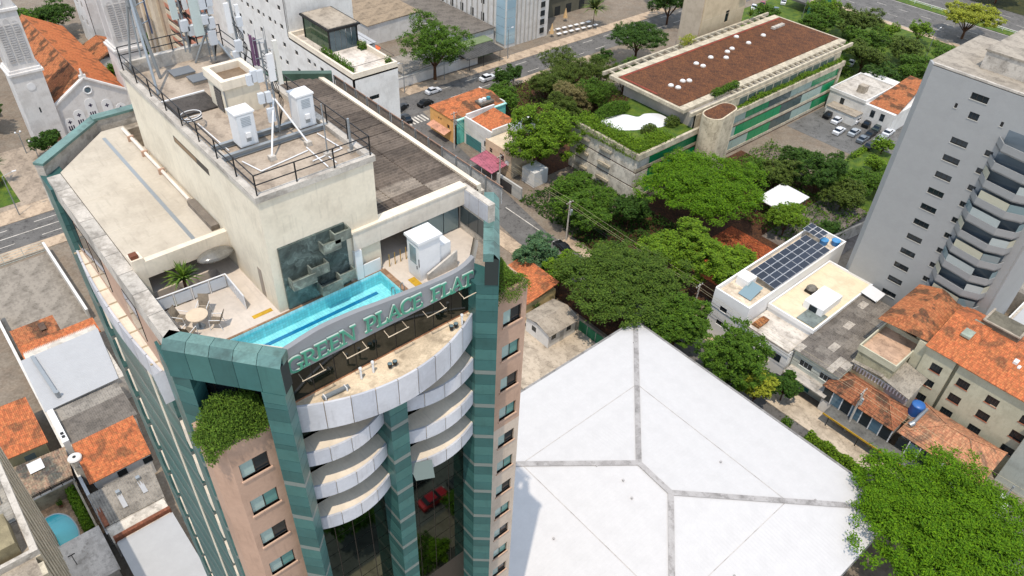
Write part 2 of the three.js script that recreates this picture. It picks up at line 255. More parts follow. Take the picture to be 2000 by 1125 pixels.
// clad pilasters: a dark core and one panel ring per course
let pk = 0;
function pilaster(pts, top, bot) {
  const cx = pts.reduce((s, q) => s + q[0], 0) / pts.length, cz = pts.reduce((s, q) => s + q[1], 0) / pts.length, inn = pts.map(([x, z]) => [cx + (x - cx) * .97, cz + (z - cz) * .97]);
  const p = part(tw, 'pilaster', prism(inn, bot, top - .02), mJoint); let y = top, k = 0, first = true;
  const seq = []; // heights from the floor line 57.6 upward and downward, 2.9 m a storey
  for (let n = -16; n < 4; n++) { const b = 57.6 + n * 2.9; seq.push([b, b + .34, 1], [b + .34, b + 1.2, 0], [b + 1.2, b + 2.05, 0], [b + 2.05, b + 2.9, 0]); }
  for (const [a, b, band] of seq) { const lo = Math.max(a, bot) + .012, hi = Math.min(b, top) - .012; if (hi - lo < .1) continue; const isBand = band && a < 58; part(p, isBand ? 'band_panel' : 'green_panel', prism(pts, lo, hi), isBand ? mBand : mGreenP[(pk++ * 7) % 3]); }
}
pilaster([[7.3, -23.95], [8.0, -23.1], [8.65, -23.75], [8.65, -25.5], [7.9, -25.5]], 64.4, 30);
pilaster([[20.35, -23.1], [21.1, -24.0], [20.5, -25.5], [19.45, -25.5], [19.45, -23.9]], 64.4, 22);
pilaster([[13.3, -23.4], [14.4, -23.4], [14.4, -25.5], [13.3, -25.5]], 60.2, 26);
pilaster([[4.7, -27.5], [5.2, -26.65], [5.95, -27.4], [5.95, -30.0], [4.9, -30.0]], 64.4, 26);
pilaster([[4.9, -34.3], [5.7, -34.3], [5.7, -31.05], [4.9, -31.05]], 61.8, 26);
pilaster([[4.9, -42.1], [5.7, -42.1], [5.7, -35.0], [4.9, -35.0]], 61.8, 20);
pilaster([[4.75, -45.0], [5.9, -46.1], [5.9, -43.1], [4.75, -43.1]], 66.2, 10);
// diagonal beams over the corner planters: separate panels with a sloping cap
function diagBeam(A, B, n) {
  const dx = B[0] - A[0], dz = B[1] - A[1], L = Math.hypot(dx, dz), f = frame(A[0], A[1], dx / L, dz / L);
  const g = part(tw, 'corner_beam', fbox(f, .02, L - .02, 64.44, 66.1, -.75, -.03), mJoint);
  for (let i = 0; i < n; i++) { const a = L * i / n + .012, b = L * (i + 1) / n - .012; part(g, 'green_panel', fbox(f, a, b, 64.42, 66.1, -.03, 0), mGreenP[i % 3]);
    const c = poly([[a, 66.1, .01], [b, 66.1, .01], [b, 66.5, -.3], [a, 66.5, -.3]]).applyMatrix4(f), d = fbox(f, a, b, 66.42, 66.5, -.85, -.3), e = fbox(f, a, b, 66.0, 66.42, -.85, -.32); part(g, 'cap_panel', [c, d, e], i % 2 ? mGreenTop : M('cap green', 0x567b78, 'dirty', { roughness: .45 })); }
}
diagBeam([4.62, -27.35], [8.05, -23.05], 5); diagBeam([20.3, -23.05], [24.0, -27.5], 5);
// brown corner bays with planters
const brownWin = [];
function bay(split, f, u0, u1, hole, top, bot, solid) {
  part(tw, 'bay_core', prism(solid, bot, top - .7), mDark);
  const holes = []; for (let s = 58.65; s > bot + 1; s -= 2.9) holes.push([hole[0], hole[1], s, s + 1.2]);
  const w = wall(tw, 'bay_wall', f, u0, u1, split || bot, top, holes.filter(h => !split || h[2] > split), .22, mBrown); if (split) wall(tw, 'lower_bay_wall', f, u0, u1, bot, split, holes.filter(h => h[2] < split), .22, M('pale lower render', 0xc4b4a2, 'plaster'));
  holes.forEach((h, k) => windowIn(tw, f, h, .18, { n: 2, k, panes: [[M('curtain behind glass', 0x9fb5ae, 'clean', { roughness: .15 }), glassDark], [M('teal curtain', 0x5f8f88, 'clean', { roughness: .2 }), M('curtain behind glass')]][k % 2], sill: M('brown sill', 0xc7a58c, 'plaster') }));
  return w;
}
bay(null, FZ(-24.6), 5.3, 7.9, [5.62, 7.08], 61.4, 26, [[5.36, -24.83], [7.85, -24.83], [7.85, -27], [4.85, -26.5], [4.85, -25.7]]);
{ const f = frame(4.7, -25.6, .6, 1); part(tw, 'bay_side', fbox(f, 0, 1.166, 26, 61.4, -.2, 0), mBrown); part(tw, 'bay_side', box(4.72, 5.4, 26, 61.4, -27, -25.62), mBrown); }
bay(49.2, FZ(-25.1), 21.2, 24.4, [22.55, 24.0], 61.4, 20, [[21.3, -25.33], [24.3, -25.33], [24.3, -28], [21.3, -28]]);
part(tw, 'bay_side', box(24.2, 24.4, 20, 61.4, -28.5, -25.33), mBrown);

part(tw, 'planter_soil', prism([[5.36, -24.85], [7.85, -24.85], [7.85, -27], [4.85, -26.5], [4.85, -25.7]], 60.75, 61.1), mSoil);
part(tw, 'planter_soil', box(21.4, 24.2, 60.75, 61.1, -28, -25.33), mSoil);
{ const f = frame(5.4, -28.35, 3.3, 3.4); part(tw, 'recess_window', fbox(f, .2, 4.4, 61.5, 64.3, -.1, .0), glassDark); for (let k = 0; k < 5; k++) part(tw, 'mullion', fbox(f, .3 + k * 1, .36 + k * 1, 61.5, 64.3, 0, .06), MF()); }
// front curtain wall panes
{
  const f = FZ(-25.0), fr = part(tw, 'curtain_wall_backing', [fbox(f, 8.6, 13.3, 30, 62.3, -.38, -.06), fbox(f, 14.4, 19.5, 30, 62.3, -.38, -.06)], M('facade mullion', 0x3a332c, null, { roughness: .5 }));
  for (const [a, b] of [[8.66, 13.3], [14.4, 19.45]]) for (let i = 0; i < 4; i++) for (let y = 57.6 - 7 * 2.9 + .02; y < 60.3; y += 1.45) { const w = (b - a) / 4; part(fr, 'pane', fbox(f, a + i * w + .03, a + (i + 1) * w - .03, y + .03, y + 1.42, -.06, -.03), mirror); }
}
// curved ledges: top slab, apron panels
function ledge(parent, name, f, u0, u1, w0, bulge, y0, y1, n, topMat, wEnd = 0, lip = 0.1) {
  const cur = t => { const u = u0 + (u1 - u0) * t; return [u, w0 + wEnd + (bulge - wEnd) * (1 - Math.pow(2 * t - 1, 2))]; };
  const o = part(parent, name, (() => { const s = new THREE.Shape(); s.moveTo(u0, w0); for (let i = 0; i <= 32; i++) { const c = cur(i / 32); s.lineTo(c[0], c[1] - .06); } s.lineTo(u1, w0); const g = new THREE.ExtrudeGeometry(s, { depth: y1 - y0 - lip - .1, bevelEnabled: false }); g.applyMatrix4(new THREE.Matrix4().makeBasis(V(1, 0, 0), V(0, 0, 1), V(0, -1, 0)).setPosition(0, y1 - lip, 0)); return g.applyMatrix4(f); })(), topMat);
  for (let k = 0; k < n; k++) {
    const pos = [], S = 6; const ring = j => { const t = (k + .015 + (.97) * j / S) / n, c = cur(t), e = cur(Math.min(1, t + .001)), d = cur(Math.max(0, t - .001)); let nx = -(e[1] - d[1]), ny = e[0] - d[0]; const l = Math.hypot(nx, ny); return { c, n: [nx / l, ny / l] }; };
    const quad = (A, B, C, D) => { for (const q of [A, B, C, A, C, D]) pos.push(...q); };
    for (let j = 0; j < S; j++) { const a = ring(j), b = ring(j + 1), pt = (r, d, y) => [r.c[0] + r.n[0] * d, y, r.c[1] + r.n[1] * d];
      quad(pt(a, 0, y0), pt(b, 0, y0), pt(b, 0, y1), pt(a, 0, y1)); quad(pt(a, 0, y1), pt(b, 0, y1), pt(b, -.12, y1), pt(a, -.12, y1)); quad(pt(b, -.12, y0), pt(a, -.12, y0), pt(a, -.12, y1), pt(b, -.12, y1)); quad(pt(b, 0, y0), pt(a, 0, y0), pt(a, -.12, y0), pt(b, -.12, y0)); }
    const g = new THREE.BufferGeometry(); g.setAttribute('position', new THREE.Float32BufferAttribute(pos, 3)); g.computeVertexNormals(); part(o, 'apron_panel', g.applyMatrix4(f), mWhiteP[(k * 5 + Math.round(y0)) % 3]);
  }
  return o;
}
const mLedge = M('ledge top', 0xd8c9ae, 'dirty', { roughness: .9 }), mLedgeP = M('small ledge top', 0xdccfba, 'plaster');
const FF = FZ(-24.95);
const big = ledge(tw, 'curved_ledge', FF, 8.7, 19.5, 0, 2.35, 60.3, 62.15, 9, mLedge, .75, .12);
part(big, 'ledge_back_slab', [fbox(FF, 8.7, 19.5, 61.5, 62.12, 0, .42)], M('ledge tiles', 0xb98f72, 'stone'));
for (const [a, b] of [[8.66, 13.3], [14.4, 19.45]]) for (const y of [58.8, 56.0, 53.15]) { if (a > 14 && y < 54) { ledge(tw, 'curved_ledge', FF, a, b, 0, 1.5, y - 1.05, y, 4, mLedgeP, .9, .02); part(tw, 'open_vent_panel', poly([[14.5, 53.3, -23.9], [15.75, 53.3, -23.3], [15.5, 52.4, -22.7], [14.5, 52.4, -23.2]]), M('grey vent sheet', 0x5f6a64, null, { roughness: .4 })); } else ledge(tw, 'curved_ledge', FF, a, b, 0, 1.5, y - 1.05, y, 4, mLedgeP, .9, .02); }
// upper window band behind the ledge and the sign wall over it
{ const f = FZ(-24.5), g = part(tw, 'upper_window_band', fbox(f, 8.8, 19.5, 62.1, 64.0, -.3, -.05), MF()); for (let i = 0; i < 9; i++) part(g, 'pane', fbox(f, 8.85 + i * 1.18, 9.97 + i * 1.18, 62.2, 63.98, -.05, -.02), M('deep glass', 0x11150f, null, { roughness: .05 }));
  for (let i = 0; i < 5; i++) { const u = 9.3 + i * 2.35, a = part(tw, 'sign_lamp_bracket', [bar(V(u, 63.9, -24.4), V(u - .03, 63.85, -23.9), .018), bar(V(u + 1.1, 63.9, -24.4), V(u + 1.07, 63.85, -23.9), .018), bar(V(u - .08, 63.85, -23.9), V(u + 1.15, 63.85, -23.9), .026)], M('bracket paint', 0xcdbfa8, 'dirty')); } }
{ // sign wall with a wavy top
  const s = new THREE.Shape(); s.moveTo(8.55, 64.02); s.lineTo(19.75, 64.02); const tops = [[19.75, 65.75], [19.2, 65.45], [18.3, 65.3], [16.5, 65.38], [14.1, 65.62], [12.7, 65.8], [11, 65.88], [10, 65.78], [8.55, 65.5]]; s.lineTo(...tops[0]); s.splineThru(tops.slice(1).map(q => new THREE.Vector2(...q)));
  const g = new THREE.ExtrudeGeometry(s, { depth: .28, bevelEnabled: false }); g.translate(0, 0, -24.72); part(tw, 'sign_wall', g, M('grey sign wall', 0x8b8d8f, 'clean', { roughness: .6 }));
}
{ // raised letters
  const font = await new FontLoader().loadAsync('fonts/droid/droid_serif_regular.typeface.json'), mSide = M('letter white edge', 0xaebdb5, 'clean'), mFace = M('letter green', 0x4a937a, 'clean', { roughness: .4 });
  const text = 'GREEN PLACE FLAT', size = .9; let x = 8.75; const adv = c => c === ' ' ? .62 : (font.data.glyphs[c].ha / font.data.resolution) * size * .9 + .08;
  const total = [...text].reduce((s, c) => s + adv(c), 0), sc = (19.6 - 8.85) / total;
  for (const c of text) { if (c !== ' ') { const g = new TextGeometry(c, { font, size: size, depth: .05, curveSegments: 6, bevelEnabled: false }); const h = new TextGeometry(c, { font, size: size * 1.0, depth: .08, curveSegments: 6, bevelEnabled: false }); const yb = 64.2 + .2 * Math.sin((x - 9) / 10.7 * Math.PI * 1.25); g.translate(x, yb, -24.32); h.translate(x + .012, yb + .014, -24.4); const l = part(tw, 'letter', h, mSide); part(l, 'letter_face', g, mFace); } x += adv(c) * sc; }
}
// penthouse block
const ph = part(tw, 'penthouse', [box(10.3, 16.2, 64.81, 71.2, -43.7, -27.75)], mCream);
part(ph, 'parapet', [box(10.2, 10.55, 71.2, 71.5, -43.8, -27.65), box(15.95, 16.3, 71.2, 71.5, -43.8, -27.65), box(10.55, 15.95, 71.2, 71.5, -28.0, -27.65), box(10.55, 15.95, 71.2, 71.95, -43.8, -43.45)], mConcPale);
part(ph, 'roof_surface', box(10.55, 15.95, 71.2, 71.215, -43.45, -28.0), M('stained roof', 0xa89d8e, 'dirty', { roughness: .95 }));
part(ph, 'slit_window', box(10.285, 10.3, 69.9, 70.25, -37.4, -33.2), MF()); part(ph, 'slit_blind', box(10.28, 10.285, 69.93, 70.22, -37.3, -34.6), M('blind', 0x8a7358, 'clean'));
part(ph, 'narrow_opening', box(10.28, 10.3, 64.9, 66.6, -29.5, -29.1), M('recess', 0x9b8f80, 'clean'));
{ // black guard rail round the penthouse
  const r = thing('guard_rail', 'black steel guard rail round the penthouse roof', 'railing', 13.2, 71.5, -35.7);
  railing(r, [[10.38, 71.5, -43.6], [10.38, 71.5, -27.8], [16.12, 71.5, -27.8], [16.12, 71.5, -43.6]], 1.0, mBlack, [1, .52], .035, 1.9);
  railing(r, [[10.38, 71.9, -43.6], [16.12, 71.9, -43.6]], .9, mBlack, [1, .5], .035, 1.6);
}
// left roof, parapets
part(tw, 'left_roof', prism([[5.65, -33.1], [10.3, -33.1], [10.3, -47.4], [9.0, -47.4], [5.65, -44.0]], 65.95, 66.55), mRoofWhite); part(tw, 'left_room_back_wall', box(5.65, 10.3, 64.81, 65.95, -37.3, -37.1), mCream);
for (const z of [-36.6, -40.2, -43.9]) part(tw, 'roof_joint', box(5.7, 10.25, 66.551, 66.556, z - .02, z + .02), M('faint joint', 0xc4baa6, 'plaster'));
part(tw, 'roof_drain_strip', box(8.75, 8.95, 66.551, 66.565, -46.5, -33.2), mGalv);
part(tw, 'left_roof_front', box(5.6, 10.3, 65.9, 66.85, -33.1, -32.75), mCreamTop);
part(tw, 'left_room_wall', [box(5.6, 6.1, 64.81, 65.9, -33.1, -32.75)], mCream);
part(tw, 'left_room_side_wall', box(5.65, 5.85, 64.81, 65.95, -37.1, -33.1), mCream);
part(tw, 'plinth_box', box(5.6, 6.15, 66.85, 67.1, -33.4, -32.75), mCreamTop); part(tw, 'chimney_cap', box(5.65, 6.0, 67.1, 67.3, -33.2, -32.85), M('rust brown', 0x6b3d26, 'dirty'));
part(tw, 'roof_pipe', [bar(V(10.05, 66.75, -46.6), V(10.05, 66.75, -36.8), .1, 10)], M('pale pipe', 0xdcd0c2, 'plaster')); part(tw, 'roof_duct', box(9.85, 10.25, 66.56, 66.85, -36.6, -33.6), M('slatted duct', 0x7d766c, 'dirty'));
for (const z of [-45.2, -43, -40.5]) part(tw, 'pipe_clamp', box(9.85, 10.2, 66.56, 66.9, z - .06, z + .06), mBrown);
for (let k = 0; k < 9; k++) { const z0 = -44 + k * 1.84; part(tw, 'parapet_panel', [box(4.9, 5.62, 66.35, 66.5, z0 + .015, z0 + 1.82), box(4.9, 5.02, 65.45, 66.35, z0 + .015, z0 + 1.82), box(5.5, 5.62, 65.0, 66.35, z0 + .015, z0 + 1.82)], k % 3 ? mConcPale : M('pale concrete b', 0xb2b0a9, 'dirty', { roughness: .9 })); }
part(tw, 'left_upper_wall', box(5.02, 5.45, 62.0, 65.44, -43.5, -29.6), mBrown);
for (const z of [-42.5, -40.3, -38.1, -33.2]) part(tw, 'left_upper_window', box(4.98, 5.02, 62.6, 64.9, z - .9, z + .9), glassDark);
{ const f = FX(5.3); const L = ledge(tw, 'curved_ledge', f, -43.4, -30.5, 0, .88, 60.4, 62.0, 8, mLedgeP, .5, .06); for (let k = 0; k < 9; k++) part(L, 'ledge_rib', box(4.6, 5.28, 61.9, 61.97, -43 + k * 1.45, -42.9 + k * 1.45), M('rib', 0xc0b296, 'dirty')); part(L, 'ledge_end_panel', poly([[4.4, 62, -30.5], [5.25, 62, -30.5], [5.25, 60.2, -30.1], [4.45, 60.2, -30.1]]), mWhiteP[0]); }
for (const [z0, z1] of [[-31.0, -30.05], [-43.05, -42.15]]) { part(tw, 'recess_wall', box(5.35, 5.5, 14, 60.3, z0, z1), mBrown); for (let y = 57.6; y > 16; y -= 2.9) { part(tw, 'side_sill_box', prism([[4.84, z1 - .15], [4.95, z1 + .02], [5.4, z1 + .02], [5.4, z0 + .15], [4.89, z0 + .15]], y - 1.3, y + .3), mLedgeP); part(tw, 'side_window', box(5.3, 5.36, y + .25, y + 1.5, z0 + .1, z1 - .1), glassDark); } }
part(tw, 'cream_fin', box(4.87, 5.4, 14, 60.3, -34.95, -34.35), mCream);
function diagWall(A, B, y0, y1, th, mat, name) { const dx = B[0] - A[0], dz = B[1] - A[1], L = Math.hypot(dx, dz), f = frame(A[0], A[1], dx / L, dz / L); return part(tw, name, fbox(f, 0, L, y0, y1, -th, 0), mat); }
diagWall([8.9, -48.7], [4.7, -45.1], 64, 66.9, .5, mConcPale, 'back_corner_parapet'); diagWall([8.95, -48.75], [4.65, -45.05], 66.9, 67.05, .62, mGreenTop, 'parapet_cap');
part(tw, 'back_parapet', box(8.9, 19.6, 62, 67.0, -48.5, -48.1), mConcPale); part(tw, 'parapet_cap', box(8.9, 19.6, 67.0, 67.15, -48.65, -48.0), mGreenTop);
part(tw, 'back_roof', box(8.95, 20, 64.81, 66.2, -48.05, -47.42), mConc);
{ const f = frame(24.2, -45.6, -4.4, -2.8); }
diagWall([23.9, -45.4], [19.6, -48.4], 64.8, 67.3, .5, M('dark green coping', 0x3d5a4c, 'dirty', { roughness: .6 }), 'back_corner_parapet');
// corrugated roof on the right, its kerb, gutter pipe and screen fence
{
  const cols = [0x685e55, 0x70665d, 0x5f564e, 0x938a80].map((c, i) => M('fibre sheet ' + i, c, 'fibre', { roughness: .95 }));
  reseed(77); let k = 0; const g = part(tw, 'right_roof', [box(16.2, 23.0, 66.65, 66.78, -47, -28.15), box(16.2, 23.0, 64.81, 66.65, -47, -33.5)], mConc);
  for (let z = -46.2; z < -28.3; z += 1.07) for (let i = 0; i < 3; i++) { const x0 = 16.21 + i * 2.25, x1 = i === 2 ? 22.9 : x0 + 2.33, lift = .012 * i, z1 = Math.min(z + 1.09, -28.16); const hi = 66.55 - .12 * (2 - i) + .2; const pale = (Math.abs(z + 31.4) < .6 && i < 2) || (Math.abs(z + 30.2) < .6 && i === 2); part(g, 'roof_sheet', ribbed([[x0, 66.9 + lift, z], [x1, 66.88 + lift, z], [x1, 66.88 + lift, z1], [x0, 66.9 + lift, z1]], .27, .05, [1, 0, 0], false, 6, .01), pale ? cols[3] : cols[Math.floor(rnd() * 3)], true); }
  part(tw, 'roof_kerb', [box(22.9, 23.2, 64.81, 67.05, -46, -28.15)], mCreamTop); part(tw, 'gutter_floor', box(23.2, 24.2, 65.2, 65.6, -46, -28.2), mConcPale);
  part(tw, 'gutter_pipe', bar(V(23.55, 65.85, -45.3), V(23.55, 65.85, -28.6), .2, 12), M('grey pipe', 0x9d9c98, 'dirty')); for (let k = 0; k < 8; k++) part(tw, 'pipe_block', box(23.25, 24.0, 65.6, 66.0, -44.5 + k * 2.2, -44.2 + k * 2.2), mConcPale);
  const fe = thing('screen_fence', 'weathered grey panel fence along the edge of the corrugated roof', 'fence', 24.25, 65.6, -37);
  const mesh = [0x8e857d, 0x857c75, 0xb9bcbe].map((c, i) => M('fence panel ' + i, c, 'fibre'));
  for (let k = 0; k < 13; k++) { const z0 = -45.8 + k * 1.4; part(fe, 'post', box(24.2, 24.28, 65.4, 66.75, z0 - .04, z0 + .04), mGalv); if (k < 13) part(fe, 'fence_panel', box(24.3, 24.34, 65.5, 66.6, z0 + .05, z0 + 1.36), mesh[k > 8 ? 2 : k % 2]); }
  part(fe, 'top_rail', beam(V(24.26, 66.7, -45.8), V(24.26, 66.7, -27.5), .06, .06), M('rusty rail', 0x8a7060, 'dirty'));
}
// right terrace front: fascia, column, doors
part(tw, 'right_fascia', box(14.6, 21.6, 66.62, 67.7, -28.1, -27.6), M('fascia', 0xd6cdbd, 'plaster')); part(tw, 'fascia_coping', box(14.5, 21.7, 67.7, 67.8, -28.15, -27.55), mCreamTop);
part(tw, 'white_column', box(14.55, 14.95, 64.81, 66.62, -27.74, -27.5), mWhite);

for (let k = 0; k < 3; k++) part(tw, 'glass_door', box(18.4 + k * 1.05, 19.4 + k * 1.05, 64.85, 66.6, -28.1, -28.06), glassPale);
part(tw, 'white_screen', box(14.98, 16.0, 64.81, 65.6, -27.6, -27.54), mWhite);
for (let k = 0; k < 4; k++) part(tw, 'brass_post', bar(V(16.5 + k * .35, 64.8, -27.5), V(16.5 + k * .35, 65.6, -27.5), .025), M('brass', 0xb99a55, null, { metalness: .6, roughness: .4 }));
{ const A = [21.6, -27.9], B = [22.9, -26.4]; const f = frame(22.3, -28.3, -.75, 1.1); part(tw, 'right_terrace_wall', box(21.6, 22.0, 64.81, 67.6, -28.1, -25.5), mConcPale); for (let k = 0; k < 3; k++) { part(tw, 'wall_panel', box(21.57, 21.6, 66.5, 67.55, -27.95 + k * .8, -27.2 + k * .8), mWhiteP[1]); part(tw, 'terrace_window', box(21.56, 21.6, 65.3, 66.35, -27.95 + k * .8, -27.2 + k * .8), M('terrace glass', 0x3a4244, null, { roughness: .08 })); } }
// waterfall wall of dark stone with troughs
const mMarble = M('dark green marble', 0x7b8583, 'marble', { roughness: .25 });
part(tw, 'waterfall_wall', [box(10.75, 14.25, 63.8, 68.5, -27.75, -27.62)], mMarble);
for (const [x0, x1, y, d] of [[10.95, 12.2, 66.75, .5], [12.0, 12.95, 67.0, .45], [12.35, 13.5, 65.75, .55], [13.4, 14.3, 65.95, .5], [12.75, 13.7, 68.1, .5], [13.4, 14.3, 68.45, .5]]) part(tw, 'trough', [box(x0, x1, y - .55, y - .3, -27.62, -27.62 + d), box(x0, x1, y - .3, y, -27.62 + d - .07, -27.62 + d), box(x0, x0 + .07, y - .3, y, -27.62, -27.62 + d - .07), box(x1 - .07, x1, y - .3, y, -27.62, -27.62 + d - .07)], M('trough stone', 0xb0b0a6, 'marble', { roughness: .5 }));
part(tw, 'awning_dome', (() => { const g = new THREE.SphereGeometry(1, 20, 10, 0, Math.PI * 2, 0, Math.PI / 2); g.scale(.95, .3, .55); g.translate(9.35, 66.0, -32.35); return g; })(), M('smoked dome', 0x6f6f6a, 'dirty', { roughness: .2 }));
part(tw, 'yellow_mat', box(9.1, 10.1, 64.802, 64.82, -28.35, -28.1), mYellow); part(tw, 'yellow_mat', box(16.6, 17.0, 64.802, 64.82, -26.0, -24.95), mYellow);
{ // white terrace railing with panes
  const r = thing('terrace_railing', 'white railing with frosted panes beside the terrace table', 'railing', 7.7, 64.8, -31.1), pm = M('frosted pane', 0xbfc6cc, 'clean', { roughness: .25 });
  const run = (a, b, n) => { for (let k = 0; k <= n; k++) { const p = V(...a).lerp(V(...b), k / n); part(r, 'post', bar(p, p.clone().add(V(0, .85, 0)), .035), mWhite); if (k < n) { const q = V(...a).lerp(V(...b), (k + 1) / n), d = q.clone().sub(p), L = d.length(), f = frame(p.x, p.z, d.x / L, d.z / L); part(r, 'pane', fbox(f, .05, L - .05, 64.9, 65.55, -.01, .01), pm); } } part(r, 'rail', bar(V(a[0], 65.65, a[2]), V(b[0], 65.65, b[2]), .04), mWhite); };
  run([5.75, 64.8, -31.3], [9.2, 64.8, -31.1], 4); run([9.2, 64.8, -31.1], [9.15, 64.8, -29], 2);
}
// ---------- things on the tower ----------
reseed(500);
function leafyGeo(pts, size, opts = {}) { // many small bent leaves at the given points
  const n = pts.length, pos = new Float32Array(n * 18), col = new Float32Array(n * 18), up = opts.up ?? 0.5, q = new THREE.Quaternion(), e = new THREE.Euler(), v = V(0, 0, 0), c0 = opts.c0, c1 = opts.c1; const asp = opts.asp || 0.55;
  for (let i = 0; i < n; i++) {
    const s = size * rr(.5, 1.5); e.set(rr(-1, 1) * (1.5 - up), rr(0, 6.28), rr(-1, 1) * (1.5 - up)); q.setFromEuler(e);
    const w = s * asp, b = s * .18, Q = [[-s, 0, 0], [0, b, -w], [0, b, w], [s, 0, 0], [0, b, w], [0, b, -w]], t = rnd(), k = rr(.72, 1.25);
    for (let j = 0; j < 6; j++) { v.set(...Q[j]).applyQuaternion(q); const o = i * 18 + j * 3; pos[o] = pts[i][0] + v.x; pos[o + 1] = pts[i][1] + v.y; pos[o + 2] = pts[i][2] + v.z; for (let a = 0; a < 3; a++) col[o + a] = (c0[a] * (1 - t) + c1[a] * t) * k; }
  }
  const g = new THREE.BufferGeometry(); g.setAttribute('position', new THREE.BufferAttribute(pos, 3)); g.setAttribute('color', new THREE.BufferAttribute(col, 3)); g.setAttribute('uv', new THREE.BufferAttribute(new Float32Array(n * 12), 2)); g.computeVertexNormals(); return g;
}
const mLeaf = new THREE.MeshPhysicalMaterial({ name: 'leaf', vertexColors: true, roughness: .95, specularIntensity: .25, side: THREE.DoubleSide, transmission: .25, thickness: 0 });
const G = { // linear leaf colours
  fresh: { c0: [.068, .14, .008], c1: [.15, .24, .011] }, mid: { c0: [.04, .095, .008], c1: [.092, .168, .012] }, dark: { c0: [.023, .063, .008], c1: [.058, .115, .012] }, olive: { c0: [.052, .085, .012], c1: [.105, .145, .02] }, rain: { c0: [.05, .13, .003], c1: [.118, .22, .004] }, blue: { c0: [.04, .10, .045], c1: [.09, .16, .06] }, planter: { c0: [.055, .115, .012], c1: [.13, .21, .022] }, dry: { c0: [.16, .13, .05], c1: [.24, .21, .08] }, yellow: { c0: [.2, .24, .02], c1: [.32, .33, .03] }
};
function hedgePts(n, f) { const r = []; while (r.length < n) { const p = f(); if (p) r.push(p); } return r; }
{ // trailing shrubs in the corner planters
  const mk = (label, f, n) => { const t = tag(part(null, 'planter_shrub', leafyGeo(hedgePts(n, f), .07, { ...G.planter, asp: .3, up: .1 }), mLeaf, true), label, 'shrub', null); return t; };
  mk('bushy green shrub spilling over the left brown bay planter', () => { const u = rr(-1, 1), w = rr(-1, 1), d = Math.sqrt(rnd()); const x = 6.25 + 1.8 * u, z = -25.35 + 1.0 * w; const edge = Math.max(Math.abs(u), w); const bump = .35 * Math.sin(u * 5) * Math.cos(w * 4); return [x + rr(-.15, .15), 61.5 + (1 - Math.pow(edge, 2) * .8) * rr(.2, 1.7) + bump * .7 - (u < -.8 ? rr(0, .5) : 0), z + rr(-.15, .15)]; }, 17000);
  mk('bushy green shrub in the planter of the right brown bay', () => { const u = rr(-1, 1), w = rr(-1, 1); const x = 22.6 + 1.8 * u, z = -26.1 + 1.35 * w; const edge = Math.max(Math.abs(u), Math.abs(w)); return [x, 61.2 + (1 - edge * edge * .85) * rr(.4, 1.5) + .25 * Math.sin(u * 6 + w * 3) - (w > .6 ? rr(0, .9) * (w - .3) : 0), z]; }, 9000);
}
function spikyPlant(x, y, z, h, n, label, name = 'spiky_palm', trunk = .5, mat) {
  const t = thing(name, label, 'plant', x, y, z); part(t, 'trunk', cyl(x, y, y + trunk, z, .09, .07, 8), M('bark', 0x6a5a48, 'litter'));
  const G_ = []; for (let i = 0; i < n; i++) { const a = i * 2.4 + rr(0, .5), el = rr(.1, 1.35), L = h * rr(.75, 1), w = h * .045, c = V(Math.cos(a), 0, Math.sin(a)), s = V(-Math.sin(a), 0, Math.cos(a)), o = V(x, y + trunk, z), p1 = o.clone().addScaledVector(c, L * .55 * Math.cos(el)).add(V(0, L * .55 * Math.sin(el), 0)), p2 = o.clone().addScaledVector(c, L * Math.cos(el)).add(V(0, L * Math.sin(el) - L * .25 * Math.cos(el), 0)); const A = o.clone().addScaledVector(s, w), B = o.clone().addScaledVector(s, -w), C = p1.clone().addScaledVector(s, w), D = p1.clone().addScaledVector(s, -w); const pos = []; for (const q of [A, B, C, B, D, C, C, D, p2]) pos.push(q.x, q.y, q.z); const g = new THREE.BufferGeometry(); g.setAttribute('position', new THREE.Float32BufferAttribute(pos, 3)); g.computeVertexNormals(); G_.push(g); }
  part(t, 'fronds', G_, mat || M('yellow green frond', 0x8aa52e, 'grass', { roughness: .7 })); return t;
}
spikyPlant(7.45, 63.2, -32.0, 1.15, 60, 'yellow green spiky palm in the sunken strip behind the white railing', 'spiky_palm', 2.5);
spikyPlant(6.6, 62.5, -31.8, .6, 20, 'small spiky plant at the foot of the terrace palm', 'spiky_plant', 2.0);
